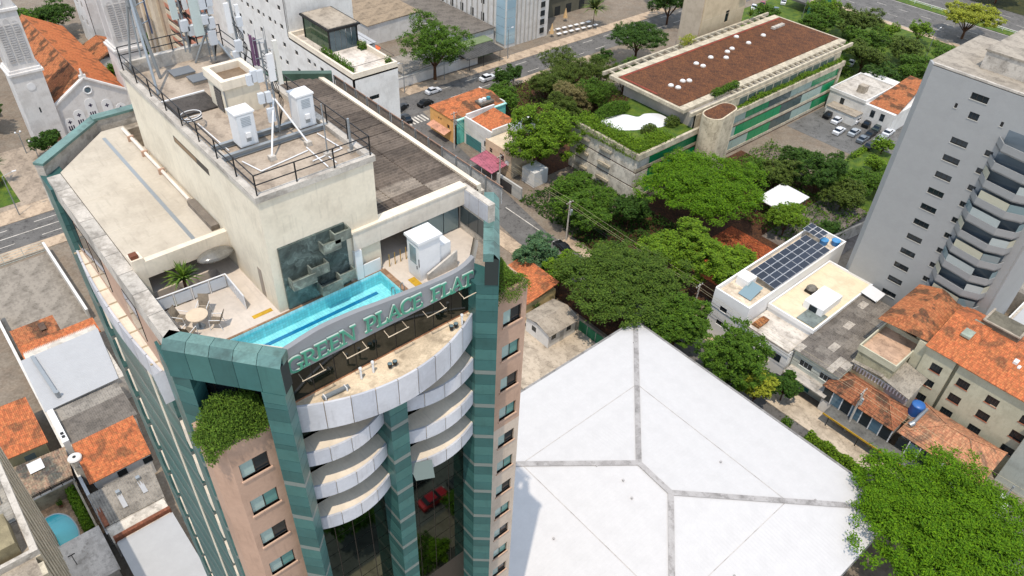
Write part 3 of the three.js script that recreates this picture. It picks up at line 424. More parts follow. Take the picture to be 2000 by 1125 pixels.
{ // round table and four sling chairs
  const mT = M('table top', 0xcdbba2, 'plaster'), mS = M('sling fabric', 0x8d8272, 'fibre'), t = thing('round_table', 'round beige table on the sunny terrace', 'table', 6.9, 64.8, -29.2);
  part(t, 'table_top', cyl(6.9, 65.5, 65.55, -29.2, .5, .5, 28), mT); part(t, 'leg', cyl(6.9, 64.8, 65.5, -29.2, .05, .05, 8), mGalv); part(t, 'foot', cyl(6.9, 64.8, 64.84, -29.2, .25, .22, 14), mGalv);
  const ch = (a, label) => { const c = thing('sling_chair', label, 'chair', 6.9 + Math.cos(a) * .82, 64.8, -29.2 + Math.sin(a) * .82, 'chairs round the terrace table'); const o = ORG.get(c); const L = (x, y, z) => V(o.x - Math.cos(a) * x - Math.sin(a) * z, o.y + y, o.z - Math.sin(a) * x + Math.cos(a) * z), Q = (p) => poly(p.map(q => L(...q).toArray()));
    part(c, 'seat', [Q([[.24, .42, -.25], [.24, .42, .25], [-.22, .38, .25], [-.22, .38, -.25]]), Q([[.24, .44, -.25], [.24, .44, .25], [-.22, .40, .25], [-.22, .40, -.25]])], mS); part(c, 'backrest', [Q([[-.22, .42, -.25], [-.22, .42, .25], [-.42, .98, .25], [-.42, .98, -.25]]), Q([[-.24, .42, -.25], [-.24, .42, .25], [-.44, .98, .25], [-.44, .98, -.25]])], mS);
    for (const s of [-.26, .26]) { part(c, 'leg', bar(L(.26, 0, s), L(.22, .62, s), .018), mWhite); part(c, 'leg', bar(L(-.34, 0, s), L(-.22, .42, s), .018), mWhite); part(c, 'armrest', bar(L(.22, .62, s), L(-.3, .64, s), .02), mWhite); } };
  ch(-2.3, 'sling chair on the railing side of the table, left of the two'); ch(-.9, 'sling chair on the railing side of the table, right of the two'); ch(2.5, 'sling chair with its back to the grey parapet'); ch(.7, 'sling chair on the pool side of the table');
}
{ // lift booth
  const t = thing('lift_booth', 'white lift booth with a glazed door beside the rooftop pool', 'lift', 17.75, 64.8, -26);
  part(t, 'booth', [box(17.05, 18.35, 64.81, 67.15, -26.55, -25.5)], mWhite); part(t, 'roof', box(16.95, 18.45, 67.15, 67.3, -26.65, -25.4), mWhite); part(t, 'roof', (() => { const g = new THREE.ConeGeometry(.95, .22, 4); g.rotateY(Math.PI / 4); g.scale(1.1, 1, .85); g.translate(17.7, 67.4, -26.02); return g; })(), mWhite);
  const d = part(t, 'door', box(17.03, 17.05, 64.85, 66.95, -26.45, -25.6), M('door white', 0xd3d4d3, 'clean')); part(d, 'pane', box(17.015, 17.03, 65.75, 66.8, -26.3, -25.75), glassPale); part(d, 'handle', box(17.0, 17.03, 65.5, 65.7, -25.72, -25.68), mBlack);
  part(t, 'machine_box', box(18.36, 19.1, 64.81, 66.4, -26.5, -25.6), mWhite);
  part(t, 'side_wall', (() => { const s = new THREE.Shape([[17.4, 64.81], [19.3, 64.81], [19.3, 65.9], [17.4, 65.2]].map(q => new THREE.Vector2(...q))); const g = new THREE.ExtrudeGeometry(s, { depth: .12, bevelEnabled: false }); g.translate(0, 0, -25.4); return g; })(), mConcPale);
  part(t, 'control_panel', box(17.03, 17.05, 65.7, 66.2, -25.56, -25.51), mBlack);
}
// rooftop telecom equipment
function cabinet(x, z, label) { const t = thing('equipment_cabinet', label, 'cabinet', x, 71.5, z, 'telecom cabinets on the penthouse roof'); const W = .45, D = .4; part(t, 'body', box(x - W, x + W, 71.52, 73.15, z - D, z + D), mWhite); part(t, 'lid', box(x - W - .05, x + W + .05, 73.15, 73.23, z - D - .05, z + D + .05), mWhite); part(t, 'door', box(x - W + .05, x + W - .05, 71.6, 73.1, z + D, z + D + .03), M('cabinet door', 0xcfd2d3, 'clean', { roughness: .4 })); for (let k = 0; k < 6; k++) part(t, 'vent_slat', box(x - .22, x + .24, 72.55 + k * .08, 72.59 + k * .08, z + D + .03, z + D + .045), M('vent shade', 0x8d9396, null)); part(t, 'fan_hood', box(x - .12, x + .12, 71.98, 72.22, z + D + .03, z + D + .12), mWhite); part(t, 'plate', box(x - .12, x + .12, 71.75, 72.0, z + D + .03, z + D + .04), mGalv); }
cabinet(12.1, -32.35, 'white telecom cabinet on the roof, the one nearer the left rail'); cabinet(15.2, -32.35, 'white telecom cabinet on the roof beside the corrugated roof');
{ const t = thing('steel_platform', 'galvanised beams carrying the telecom cabinets across the roof', 'platform', 13.7, 71.2, -32.2); for (const z of [-31.75, -32.9]) part(t, 'beam', [box(10.6, 16.1, 71.5, 71.52, z - .1, z + .1), box(10.6, 16.1, 71.3, 71.5, z - .015, z + .015), box(10.6, 16.1, 71.28, 71.3, z - .1, z + .1)], mGalv); for (const x of [10.8, 16.0]) part(t, 'pad', box(x - .15, x + .15, 71.2, 71.28, -33, -31.7), mConcPale); }
function mast(x, z, y0, y1, label, panels, boxes, tri) {
  const t = thing('antenna_mast', label, 'antenna', x, y0, z, 'telecom masts'); const w = .16;
  if (tri) { const c = [[0, w], [w * .87, -w / 2], [-w * .87, -w / 2]]; for (const [a, b] of c) part(t, 'leg', bar(V(x + a, y0, z + b), V(x + a, y1, z + b), .04), mGalv); for (let y = y0 + .2, k = 0; y < y1 - .3; y += .32, k++) for (let i = 0; i < 3; i++) { const [a, b] = c[i], [d, e] = c[(i + 1) % 3]; part(t, 'brace', bar(V(x + a, y, z + b), V(x + d, y + .32 * (k % 2 ? 1 : 0), z + e), .02, 4), mGalv); } }
  else part(t, 'pole', cyl(x, y0, y1, z, .06, .05, 10), mGalv);
  for (const [dx, dz, y, h, ww, m] of panels) { const p = part(t, 'panel_antenna', box(x + dx - ww / 2, x + dx + ww / 2, y, y + h, z + dz - .07, z + dz + .07), m || mWhite); part(p, 'bracket', [bar(V(x, y + h * .2, z), V(x + dx, y + h * .2, z + dz), .02, 4), bar(V(x, y + h * .8, z), V(x + dx, y + h * .8, z + dz), .02, 4)], mGalv); }
  for (const [dx, dz, y, a, b, c] of boxes) part(t, 'radio_unit', box(x + dx - a / 2, x + dx + a / 2, y, y + b, z + dz - c / 2, z + dz + c / 2), M('radio grey', 0xc4c8cb, 'clean', { roughness: .5 }));
  for (let i = 0; i < 4; i++) part(t, 'cable', new THREE.TubeGeometry(new THREE.CatmullRomCurve3([V(x + .1, y0 + .3, z + .12), V(x + .2 + .06 * i, (y0 + y1) / 2 - .5, z + .25), V(x + .3 - .1 * i, (y0 + y1) / 2, z + .2), V(x - .2 + .15 * i, y1 - 1.2 + .2 * i, z + .1)]), 14, .018, 5), mBlack);
  return t;
}
{ const t = mast(13.85, -32.5, 71.5, 76, 'lattice mast bristling with antennas between the two white cabinets', [[.45, .2, 73.9, 2.1, .22, M('antenna cream', 0xd2cfc4, 'clean')], [.05, .3, 74.2, 1.3, .3], [-.35, -.1, 74.9, 1.3, .09, M('purple whip', 0x5b3d55, null)], [-.55, .0, 75, 1.4, .09, M('purple whip')]], [[-.75, .1, 74.3, .3, .55, .2], [-.5, .15, 74.25, .3, .55, .2], [-1.0, .1, 74.2, .26, .5, .2], [-.7, .35, 73.3, .26, .5, .2], [-.38, .4, 73.3, .26, .5, .2], [-.4, .45, 72.3, .35, .7, .15]], true);
  for (const [x, z] of [[12.5, -30.6], [14.5, -30.8]]) part(t, 'stay', bar(V(13.85, 73.3, -32.4), V(x, 71.4, z), .045, 8), mWhite); for (const [x, z] of [[12.5, -30.6], [14.5, -30.8]]) part(t, 'stay_foot', box(x - .15, x + .15, 71.2, 71.45, z - .15, z + .15), mConcPale);
  for (const [x, z] of [[-.3, 0], [.2, -.1], [0, .2]]) part(t, 'whip', bar(V(13.85 + x, 75, -32.5 + z), V(13.85 + x, 76.6, -32.5 + z), .015, 4), mGalv); }
{ const t = mast(15.0, -42.4, 71.3, 76.2, 'antenna pole crowded with radio boxes at the back of the roof', [[-.55, .25, 73.0, 2.2, .5, M('pale antenna', 0xb9c4be, 'clean')], [.3, .2, 74, 1.5, .3]], [[-.1, .3, 74.4, .4, .6, .3], [.25, .3, 74.5, .4, .6, .3], [-.15, .35, 73.6, .35, .5, .3], [.15, .35, 73.3, .35, .6, .3], [.05, .4, 72.4, .4, .8, .25], [.45, .1, 75, .4, .6, .3]], true); for (const [x, z] of [[15.8, -41.2], [14.1, -42.9]]) part(t, 'stay', bar(V(15, 73.2, -42.4), V(x, 71.25, z), .07, 8), mGalv); }
{ const t = thing('tripod_mast', 'tall galvanised tripod mast at the back left corner of the roof', 'antenna', 11.6, 71.2, -42.1), top = V(11.4, 76.2, -42.4); for (const [x, y, z, r] of [[11.75, 71.25, -42.1, .09], [10.9, 71.25, -40.2, .07], [10.7, 71.5, -43.4, .06]]) part(t, 'leg', bar(V(x, y, z), top, r, 10), mGalv); part(t, 'pole', bar(V(11.2, 72.4, -42.6), V(11.55, 78, -42.9), .05, 8), mGalv); part(t, 'pole', bar(V(12.1, 73.5, -42.6), V(12.2, 78, -42.9), .05, 8), M('dark blue pole', 0x3a4358, null, { roughness: .5 })); part(t, 'joint', box(11.2, 11.6, 75.2, 75.9, -42.6, -42.2), mGalv); for (const y of [74, 75, 76.4]) part(t, 'brace', bar(V(11.3, y, -42.6), V(12.2, y + .2, -42.7), .03, 6), mGalv); }
mast(15.7, -40.2, 71.3, 75.4, 'slim antenna pole on the right side of the rear roof', [[-.3, .15, 73.6, 1.6, .24], [.25, .1, 73.2, 1.8, .2]], [[-.1, .3, 72.6, .35, .6, .25], [.2, .25, 73.9, .3, .5, .25], [-.3, .2, 72.1, .3, .5, .2]], false);
mast(13.9, -43.0, 71.9, 76.4, 'lattice pole with pale panels behind the roof hatches', [[-.35, .2, 73.9, 1.9, .35, M('pale antenna')], [.3, .2, 74.3, 1.4, .25]], [[.0, .3, 73.2, .4, .6, .3], [.3, .3, 72.9, .35, .55, .3], [-.3, .3, 75.8, .35, .5, .3]], true);
{ // stair hut on the roof
  const t = thing('roof_hut', 'cream stair hut with a sunken top on the penthouse roof', 'hut', 13.6, 71.2, -35.7), x0 = 12.75, x1 = 14.6, z0 = -37.6, z1 = -35.6; part(t, 'walls', box(x0, x1, 71.22, 72.75, z0, z1), mCream); part(t, 'rim', [box(x0 - .12, x1 + .12, 72.75, 73.2, z0 - .12, z0 + .15), box(x0 - .12, x1 + .12, 72.75, 73.2, z1 - .15, z1 + .12), box(x0 - .12, x0 + .15, 72.75, 73.2, z0 + .15, z1 - .15), box(x1 - .15, x1 + .12, 72.75, 73.2, z0 + .15, z1 - .15)], mCreamTop); part(t, 'hut_roof', box(x0 + .15, x1 - .15, 72.76, 72.85, z0 + .15, z1 - .15), M('leaf stained roof', 0x7b6a55, 'dirty')); const d = part(t, 'louvre_door', box(x0 - .03, x0, 71.3, 72.5, -36.9, -36.1), M('louvre dark', 0x403b38, null)); for (let k = 0; k < 8; k++) part(d, 'slat', box(x0 - .05, x0 - .03, 71.35 + k * .14, 71.43 + k * .14, -36.88, -36.12), M('louvre slat', 0x5a5550, null)); part(t, 'gas_pipe', bar(V(x0 - .05, 71.3, z1 + .05), V(x0 - .05, 72.7, z1 + .05), .03), mGalv); }
for (const [x, z, l] of [[12.9, -41.9, 'grey roof hatch lid nearer the tripod mast'], [13.4, -40.6, 'grey roof hatch lid nearer the stair hut']]) { const t = thing('roof_hatch', l, 'hatch', x, 71.2, z, 'roof hatches'); part(t, 'frame', box(x - .55, x + .55, 71.22, 71.38, z - .42, z + .42), mConc); part(t, 'lid', box(x - .6, x + .6, 71.38, 71.44, z - .47, z + .47), M('slate lid', 0x6b6f72, 'clean')); }
{ const t = thing('tarred_roof_strip', 'dark corrugated sheet laid across the penthouse roof', 'roof sheet', 11.8, 71.2, -38); part(t, 'sheet', ribbed([[10.7, 71.35, -38.9], [12.9, 71.35, -38.9], [12.9, 71.3, -37.0], [10.7, 71.3, -37.0]], .14, .02, [1, 0, 0]), M('tar sheet', 0x54504d, 'fibre', { roughness: .9 }), true); part(t, 'flashing', box(10.6, 12.9, 71.36, 71.42, -39.0, -38.9), mWhite); }
{ const t = thing('conduit_run', 'white conduit pipes zigzagging on the front of the roof', 'pipes', 13.2, 71.2, -29.6); for (const p of [[[11.3, -31.2], [11.6, -29.9], [14.2, -30.3]], [[14.3, -30.6], [14.2, -28.4]], [[13.9, -29.3], [15.6, -29.5], [15.4, -31.5]], [[11.2, -35.9], [11.25, -32.5]], [[14.7, -29.2], [14.7, -28.5]]]) for (let i = 0; i < p.length - 1; i++) part(t, 'pipe', bar(V(p[i][0], 71.27, p[i][1]), V(p[i + 1][0], 71.27, p[i + 1][1]), .035, 8), mWhite); }
{ const t = thing('cable_tray', 'grey cable tray running back to the rear antennas', 'cable tray', 14.9, 71.2, -40); for (let i = 0; i < 6; i++) part(t, 'cable', bar(V(14.7 + i * .08, 71.4, -42), V(14.75 + i * .08, 71.3, -36.5), .025, 5), mBlack); for (let i = 0; i < 8; i++) part(t, 'rung', box(14.6, 15.25, 71.26, 71.28, -41.6 + i * .7, -41.5 + i * .7), mGalv); }
{ const t = thing('cable_coil', 'coil of black and white cable by the left rail', 'cable', 10.9, 71.5, -35.6); for (let i = 0; i < 4; i++) { const g = new THREE.TorusGeometry(.42 + .03 * i, .022, 6, 20); g.rotateX(1.2 + i * .1); g.rotateY(i * .3); g.translate(10.95, 71.65 + i * .06, -35.6 - i * .1); part(t, 'loop', g, i % 2 ? mWhite : mBlack); } }
{ const t = thing('roof_pole', 'slim upright pole near the front rail of the roof', 'pole', 14.75, 71.2, -29.4); part(t, 'pole', cyl(14.75, 71.2, 73.9, -29.4, .035, .03, 8), mGalv); part(t, 'foot', box(14.6, 14.9, 71.2, 71.4, -29.55, -29.25), mConcPale); }
{ const t = thing('roof_pole', 'slim upright pole in the right front corner of the roof', 'pole', 15.8, 71.2, -29.0); part(t, 'pole', cyl(15.8, 71.2, 73.0, -29.0, .07, .06, 8), mGalv); part(t, 'foot', box(15.65, 15.95, 71.2, 71.35, -29.15, -28.85), mConcPale); }
// things on the big curved ledge
for (const [x, z, l] of [[13.7, -23.6, 'pair of dark spot lamps in the middle of the curved ledge'], [17.8, -23.9, 'pair of dark spot lamps near the right end of the curved ledge']]) { const t = thing('spot_lamp', l, 'lamp', x, 62.1, z, 'floodlights on the ledge'); for (const d of [0, .3]) { part(t, 'head', cyl(x + d, 62.15, 62.4, z, .1, .13, 12), mBlack); part(t, 'lens', cyl(x + d, 62.4, 62.41, z, .11, .11, 12), glassPale); } part(t, 'bracket', box(x - .05, x + .35, 62.05, 62.15, z - .03, z + .03), mGalv); }
for (const [x, l] of [[12.2, 'white standpipe on the ledge left of the middle lamps'], [12.9, 'white standpipe on the ledge just beside the middle lamps'], [18.5, 'white standpipe at the right end of the ledge']]) { const t = thing('standpipe', l, 'pipe', x, 62.1, -23.9, 'standpipes on the ledge'); part(t, 'pipe', cyl(x, 62.05, 62.75, -23.9, .06, .06, 10), mWhite); part(t, 'cap', cyl(x, 62.75, 62.82, -23.9, .09, .08, 10), mWhite); }
{ const t = thing('strip_light', 'long grey strip light lying on the left of the curved ledge', 'lamp', 10.6, 62.1, -23.9); part(t, 'housing', beam(V(10.0, 62.22, -23.85), V(11.4, 62.22, -23.75), .16, .14), M('lamp housing', 0x6f7475, null)); part(t, 'stand', [box(10.1, 10.15, 62.05, 62.3, -24, -23.7), box(11.2, 11.25, 62.05, 62.3, -23.9, -23.6)], mWhite); }
// ---------- neighbouring buildings ----------
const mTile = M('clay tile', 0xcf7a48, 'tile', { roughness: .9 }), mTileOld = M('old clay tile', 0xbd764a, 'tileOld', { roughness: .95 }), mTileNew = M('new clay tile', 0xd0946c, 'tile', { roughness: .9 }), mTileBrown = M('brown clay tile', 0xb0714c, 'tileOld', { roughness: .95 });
const mWallW = M('white wall', 0xd6d4ce, 'plaster'), mWallG = M('grey wall', 0xb3b1aa, 'plaster'), mWallY = M('ochre wall', 0xdba763, 'plaster'), mTeal = M('teal wall', 0x74cdbb, 'plaster'), mBeige = M('beige wall', 0xcfbfa4, 'plaster'), mOlive = M('olive wall', 0xbcb89f, 'plaster'), mRawC = M('raw concrete wall', 0xbfb8a4, 'dirty', { roughness: .95 });
const mFibre = M('fibre cement roof', 0x97928a, 'fibre', { roughness: .95 }), mFibreD = M('dark fibre cement roof', 0x77716a, 'fibre', { roughness: .95 }), mSheet = M('grey sheet roof', 0xa9aaaa, 'clean', { roughness: .6 }), mSheetW = M('white sheet roof', 0xd8d8d6, 'clean', { roughness: .5 });
function gable(t, x0, x1, z0, z1, ye, yr, axis, mat, over = .35) { // ridge along axis
  const rp = (a, b, c, d, dir) => part(t, 'roof_slope', ribbed([a, b, c, d], .24, .035, dir, false, 4), mat, true);
  x0 -= over; x1 += over; z0 -= over; z1 += over;
  if (axis === 'x') { const m = (z0 + z1) / 2; rp([x0, ye, z1], [x1, ye, z1], [x1, yr, m], [x0, yr, m], [0, 1, -1]); rp([x0, ye, z0], [x1, ye, z0], [x1, yr, m], [x0, yr, m], [0, 1, 1]); part(t, 'ridge', bar(V(x0, yr + .03, m), V(x1, yr + .03, m), .1, 8), mat); }
  else { const m = (x0 + x1) / 2; rp([x0, ye, z0], [x0, ye, z1], [m, yr, z1], [m, yr, z0], [1, 1, 0]); rp([x1, ye, z0], [x1, ye, z1], [m, yr, z1], [m, yr, z0], [-1, 1, 0]); part(t, 'ridge', bar(V(m, yr + .03, z0), V(m, yr + .03, z1), .1, 8), mat); }
}
function hip(t, x0, x1, z0, z1, ye, yr, mat, over = .5) {
  x0 -= over; x1 += over; z0 -= over; z1 += over; const w = x1 - x0, d = z1 - z0, a = Math.min(w, d) / 2; let A, B;
  if (d >= w) { A = [(x0 + x1) / 2, yr, z0 + a]; B = [(x0 + x1) / 2, yr, z1 - a]; } else { A = [x0 + a, yr, (z0 + z1) / 2]; B = [x1 - a, yr, (z0 + z1) / 2]; }
  const c = { a: [x0, ye, z0], b: [x1, ye, z0], c: [x1, ye, z1], d: [x0, ye, z1] }, R = (p, dir) => part(t, 'roof_slope', ribbed(p, .24, .035, dir, false, 4), mat, true);
  if (d >= w) { R([c.a, c.d, B, A], [1, 1, 0]); R([c.b, c.c, B, A], [-1, 1, 0]); R([c.a, c.b, A], [0, 1, 1]); R([c.d, c.c, B], [0, 1, -1]); for (const [p, q] of [[A, c.a], [A, c.b], [B, c.c], [B, c.d], [A, B]]) if (V(...p).distanceTo(V(...q)) > .1) part(t, 'hip_tiles', bar(V(...p).add(V(0, .04, 0)), V(...q).add(V(0, .04, 0)), .11, 8), mat); }
  else { R([c.a, c.b, B, A], [0, 1, 1]); R([c.d, c.c, B, A], [0, 1, -1]); R([c.a, c.d, A], [1, 1, 0]); R([c.b, c.c, B], [-1, 1, 0]); for (const [p, q] of [[A, c.a], [A, c.d], [B, c.c], [B, c.b], [A, B]]) part(t, 'hip_tiles', bar(V(...p).add(V(0, .04, 0)), V(...q).add(V(0, .04, 0)), .11, 8), mat); }
}
const flatRoof = (t, x0, x1, z0, z1, y, mat, par = .5, pm = mWallW, th = .2) => { part(t, 'roof_surface', box(x0 + th, x1 - th, y - .3, y, z0 + th, z1 - th), mat); part(t, 'parapet', [box(x0, x0 + th, y - .35, y + par, z0, z1), box(x1 - th, x1, y - .35, y + par, z0, z1), box(x0 + th, x1 - th, y - .35, y + par, z0, z0 + th), box(x0 + th, x1 - th, y - .35, y + par, z1 - th, z1)], pm); };
// windows let into a facade: returns holes and adds windows
function facade(t, name, f, u0, u1, v0, v1, holes, mat, o = {}) { const th = o.th || .25; const w = wall(t, name, f, u0, u1, v0, v1, holes, th, mat); holes.forEach((h, k) => windowIn(t, f, h, o.depth || .2, { n: o.n || 2, k, sill: o.sill, panes: o.panes, fw: o.fw, frame: o.frame })); return w; }
const grid = (us, w, vs, h) => { const r = []; for (const v of vs) for (const u of us) r.push([u, u + w, v, v + h]); return r; };

{ // hall with the broad white hipped roof
  const t = thing('market_hall', 'large hall with a bright white hipped sheet metal roof', 'building', 54, 0, -31), m = M('white roof', 0xc0bebb, 'clean', { roughness: .6 }), x0 = 32, x1 = 76.7, z0 = -53.5, z1 = -8.2, A = [54.4, 10.4, -33.3], B = [54.1, 10.4, -27.7], c = [[x0, 8, z0], [x1, 8, z0], [x1, 8, z1], [x0, 8, z1]];
  part(t, 'walls', box(x0 + .6, x1 - .6, 0, 7.8, z0 + .6, z1 - .6), mWallG);
  const R = (p, dir) => part(t, 'roof_slope', ribbed(p, .5, .006, dir, true, 5, .1), m, true); R([c[0], c[1], A], [0, 1, 2]); R([c[1], c[2], B, A], [-2, 1, 0]); R([c[2], c[3], B], [0, 1, -2]); R([c[3], c[0], A, B], [2, 1, 0]);
  const cap = M('ridge flashing', 0xa2a2a2, 'dirty', { roughness: .6 }); for (const [p, q] of [[A, c[0]], [A, c[1]], [B, c[2]], [B, c[3]], [A, B]]) part(t, 'ridge_cap', beam(V(...p).add(V(0, .07, 0)), V(...q).add(V(0, .07, 0)), .75, .06), cap);
  const lap = M('sheet lap', 0xb4b2ae, 'dirty'), lp = (p, q, f) => V(...p).lerp(V(...q), f).add(V(0, .02, 0)); for (const [P, Q, U, W] of [[c[0], A, c[1], A], [c[1], A, c[2], B], [c[2], B, c[3], B], [c[3], B, c[0], A]]) for (const f of [.5]) part(t, 'sheet_lap', beam(lp(P, Q, f), lp(U, W, f), .07, .02), lap); part(t, 'gutter', [box(x1, x1 + .35, 7.75, 8.02, z0 - .3, z1), box(x0, x1, 7.75, 8.02, z0 - .35, z0)], M('gutter', 0x8c8d8c, 'dirty'));
  reseed(9); for (let k = 0; k < 14; k++) { const u = rr(36, 73), v = rr(-50, -12), dx = Math.min(u - x0, x1 - u, v - z0, z1 - v); part(t, 'roof_vent', box(u - .12, u + .12, 8 + dx / 21.5 * 2.4, 8.2 + dx / 21.5 * 2.4, v - .12, v + .12), cap); }
}
{ // church
  const t = thing('church', 'grey church with twin bell towers, arched windows and an orange roof', 'church', 35, 0, -200), gw = M('church grey wall', 0xcfccc7, 'plaster'), gd = M('church panel', 0xb8b5b1, 'plaster'), Z = -184, tr = M('church trim', 0xd8d5d0, 'plaster');
  part(t, 'nave', box(27.2, 43, 0, 7.5, -232, Z - .5), gw); part(t, 'gable_wall', (() => { const s = new THREE.Shape([[26.9, 0], [43.2, 0], [43.2, 7.2], [35, 12.2], [26.9, 7.2]].map(q => new THREE.Vector2(...q))); const g = new THREE.ExtrudeGeometry(s, { depth: .5, bevelEnabled: false }); g.translate(0, 0, Z - .5); return g; })(), gw);
  for (const [a, b] of [[[26.5, 7.2], [35, 12.5]], [[35, 12.5], [43.6, 7.2]]]) part(t, 'gable_coping', beam(V(a[0], a[1], Z - .1), V(b[0], b[1], Z - .1), 1.0, .35), tr);
  part(t, 'roof_slope', ribbed([[26.4, 7.3, -232], [26.4, 7.3, Z - .5], [35, 12.3, Z - .5], [35, 12.3, -232]], .24, .035, [1, .5, 0], false, 4), mTileOld, true); part(t, 'roof_slope', ribbed([[43.6, 7.3, -232], [43.6, 7.3, Z - .5], [35, 12.3, Z - .5], [35, 12.3, -232]], .24, .035, [-1, .5, 0], false, 4), mTile, true);
  part(t, 'ridge', bar(V(35, 12.35, -232), V(35, 12.35, Z - .5), .14, 8), mTileOld);
  const st = part(t, 'statue_niche', [box(34.3, 35.7, 12.4, 13.1, Z - .6, Z), cyl(35, 13.1, 14.2, Z - .3, .35, .2, 10), new THREE.SphereGeometry(.22, 10, 8).translate(35, 14.35, Z - .3)], tr);
  const glz = M('church glass', 0x2b2740, null, { roughness: .15 });
  const arch = (x, y0, y1, w) => { const s = new THREE.Shape(); s.moveTo(x - w, y0); s.lineTo(x + w, y0); s.lineTo(x + w, y1 - w); s.absarc(x, y1 - w, w, 0, Math.PI); s.lineTo(x - w, y0); return s; };
  for (const [x, y0, y1] of [[29.3, .8, 4.2], [31.6, 1.2, 5.6], [34.6, 1.6, 7.6], [38, 1.2, 6.4], [40.8, .8, 4.6]]) { const o = new THREE.ExtrudeGeometry(arch(x, y0, y1, 1.15), { depth: .12, bevelEnabled: false }); o.translate(0, 0, Z); const w = part(t, 'arched_window', o, mWhite); for (const [dx, a, b, ww] of [[-.48, .14, .46, .26], [0, .14, .46, .26], [.48, .14, .46, .26]]) part(w, 'pane', box(x + dx - ww / 2 * 1.1, x + dx + ww / 2 * 1.1, y0 + (y1 - y0) * a, y0 + (y1 - y0) * b, Z + .12, Z + .14), glz); for (const yy of [.06, .62]) { const yc = y0 + (y1 - y0) * (yy + .1); part(w, 'cross_pane', [box(x - .14, x + .14, yc - .45, yc + .45, Z + .12, Z + .14), box(x - .42, x - .14, yc - .14, yc + .14, Z + .12, Z + .14), box(x + .14, x + .42, yc - .14, yc + .14, Z + .12, Z + .14)], glz); } }
  const rose = part(t, 'rose_window', (() => { const g = new THREE.TorusGeometry(.85, .2, 8, 24); g.translate(35.1, 9.5, Z + .02); return g; })(), mWhite); part(rose, 'pane', (() => { const g = new THREE.CylinderGeometry(.72, .72, .06, 20); g.rotateX(Math.PI / 2); g.translate(35.1, 9.5, Z + .03); return g; })(), M('rose glass', 0x8aa0b4, 'marble', { roughness: .3 }));
  for (const X of [24.4, 46.2]) { const b = part(t, 'bell_tower', [box(X - 3.1, X + 3.1, 0, 16.6, Z - 5.4, Z + .8), box(X - 2.7, X + 2.7, 17.6, 30, Z - 5, Z + .4)], gw); part(b, 'cornice', [box(X - 3.5, X + 3.5, 16.6, 17.1, Z - 5.8, Z + 1.2), box(X - 3.1, X + 3.1, 17.1, 17.6, Z - 5.4, Z + .8)], tr); part(b, 'upper_stage', box(X - 2.5, X + 2.5, 30, 38, Z - 4.8, Z + .2), gw); part(b, 'upper_cornice', box(X - 3.0, X + 3.0, 29.7, 30.2, Z - 5.3, Z + .7), tr);
    for (const dx of [-1.5, 0, 1.5]) { const lv = part(b, 'louvre_opening', (() => { const g = new THREE.ExtrudeGeometry(arch(X + dx, 19.2, dx ? 27.6 : 28.2, .55), { depth: .03, bevelEnabled: false }); g.translate(0, 0, Z + .4); return g; })(), gd); for (let k = 0; k < 16; k++) part(lv, 'slat', box(X + dx - .55, X + dx + .55, 19.3 + k * .5, 19.55 + k * .5, Z + .43, Z + .6), gd); }
    part(b, 'side_panel', box(X - 2.7 - .02, X - 2.7, 19, 28, Z - 4, Z - .8), gd); part(b, 'roundel', (() => { const g = new THREE.CylinderGeometry(.85, .85, .1, 24); g.rotateX(Math.PI / 2); g.translate(X, 13.6, Z + .85); return g; })(), mWhite); part(b, 'roundel', (() => { const g = new THREE.TorusGeometry(.7, .12, 8, 20); g.translate(X - .2, 31.6, Z + .25); return g; })(), mWhite); part(b, 'slot_window', box(X - .15, X + .15, 7.5, 8.7, Z + .8, Z + .83), glassDark); part(b, 'door_niche', (() => { const g = new THREE.ExtrudeGeometry(arch(X + 1.3, 0, 2.4, .7), { depth: .03, bevelEnabled: false }); g.translate(0, 0, Z + .8); return g; })(), M('niche shade door', 0x6b5142, 'litter')); }  // dark brown on the door stands in for shade inside the niche
}
struct('church_lawn', box(-2, 12, .04, .1, -178, -162), mGrass);
{ const t = thing('dark_side_hall', 'low hall with a dark roof left of the bell tower', 'building', 10, 0, -215); part(t, 'walls', box(4, 17, 0, 4, -226, -202), mWallG); part(t, 'roof', ribbed([[3.6, 4.1, -226.4], [3.6, 4.1, -201.6], [17.4, 5.2, -201.6], [17.4, 5.2, -226.4]], .9, .05, [1, 0, 0], true), M('dark hall roof', 0x4d4a47, 'fibre'), true); }
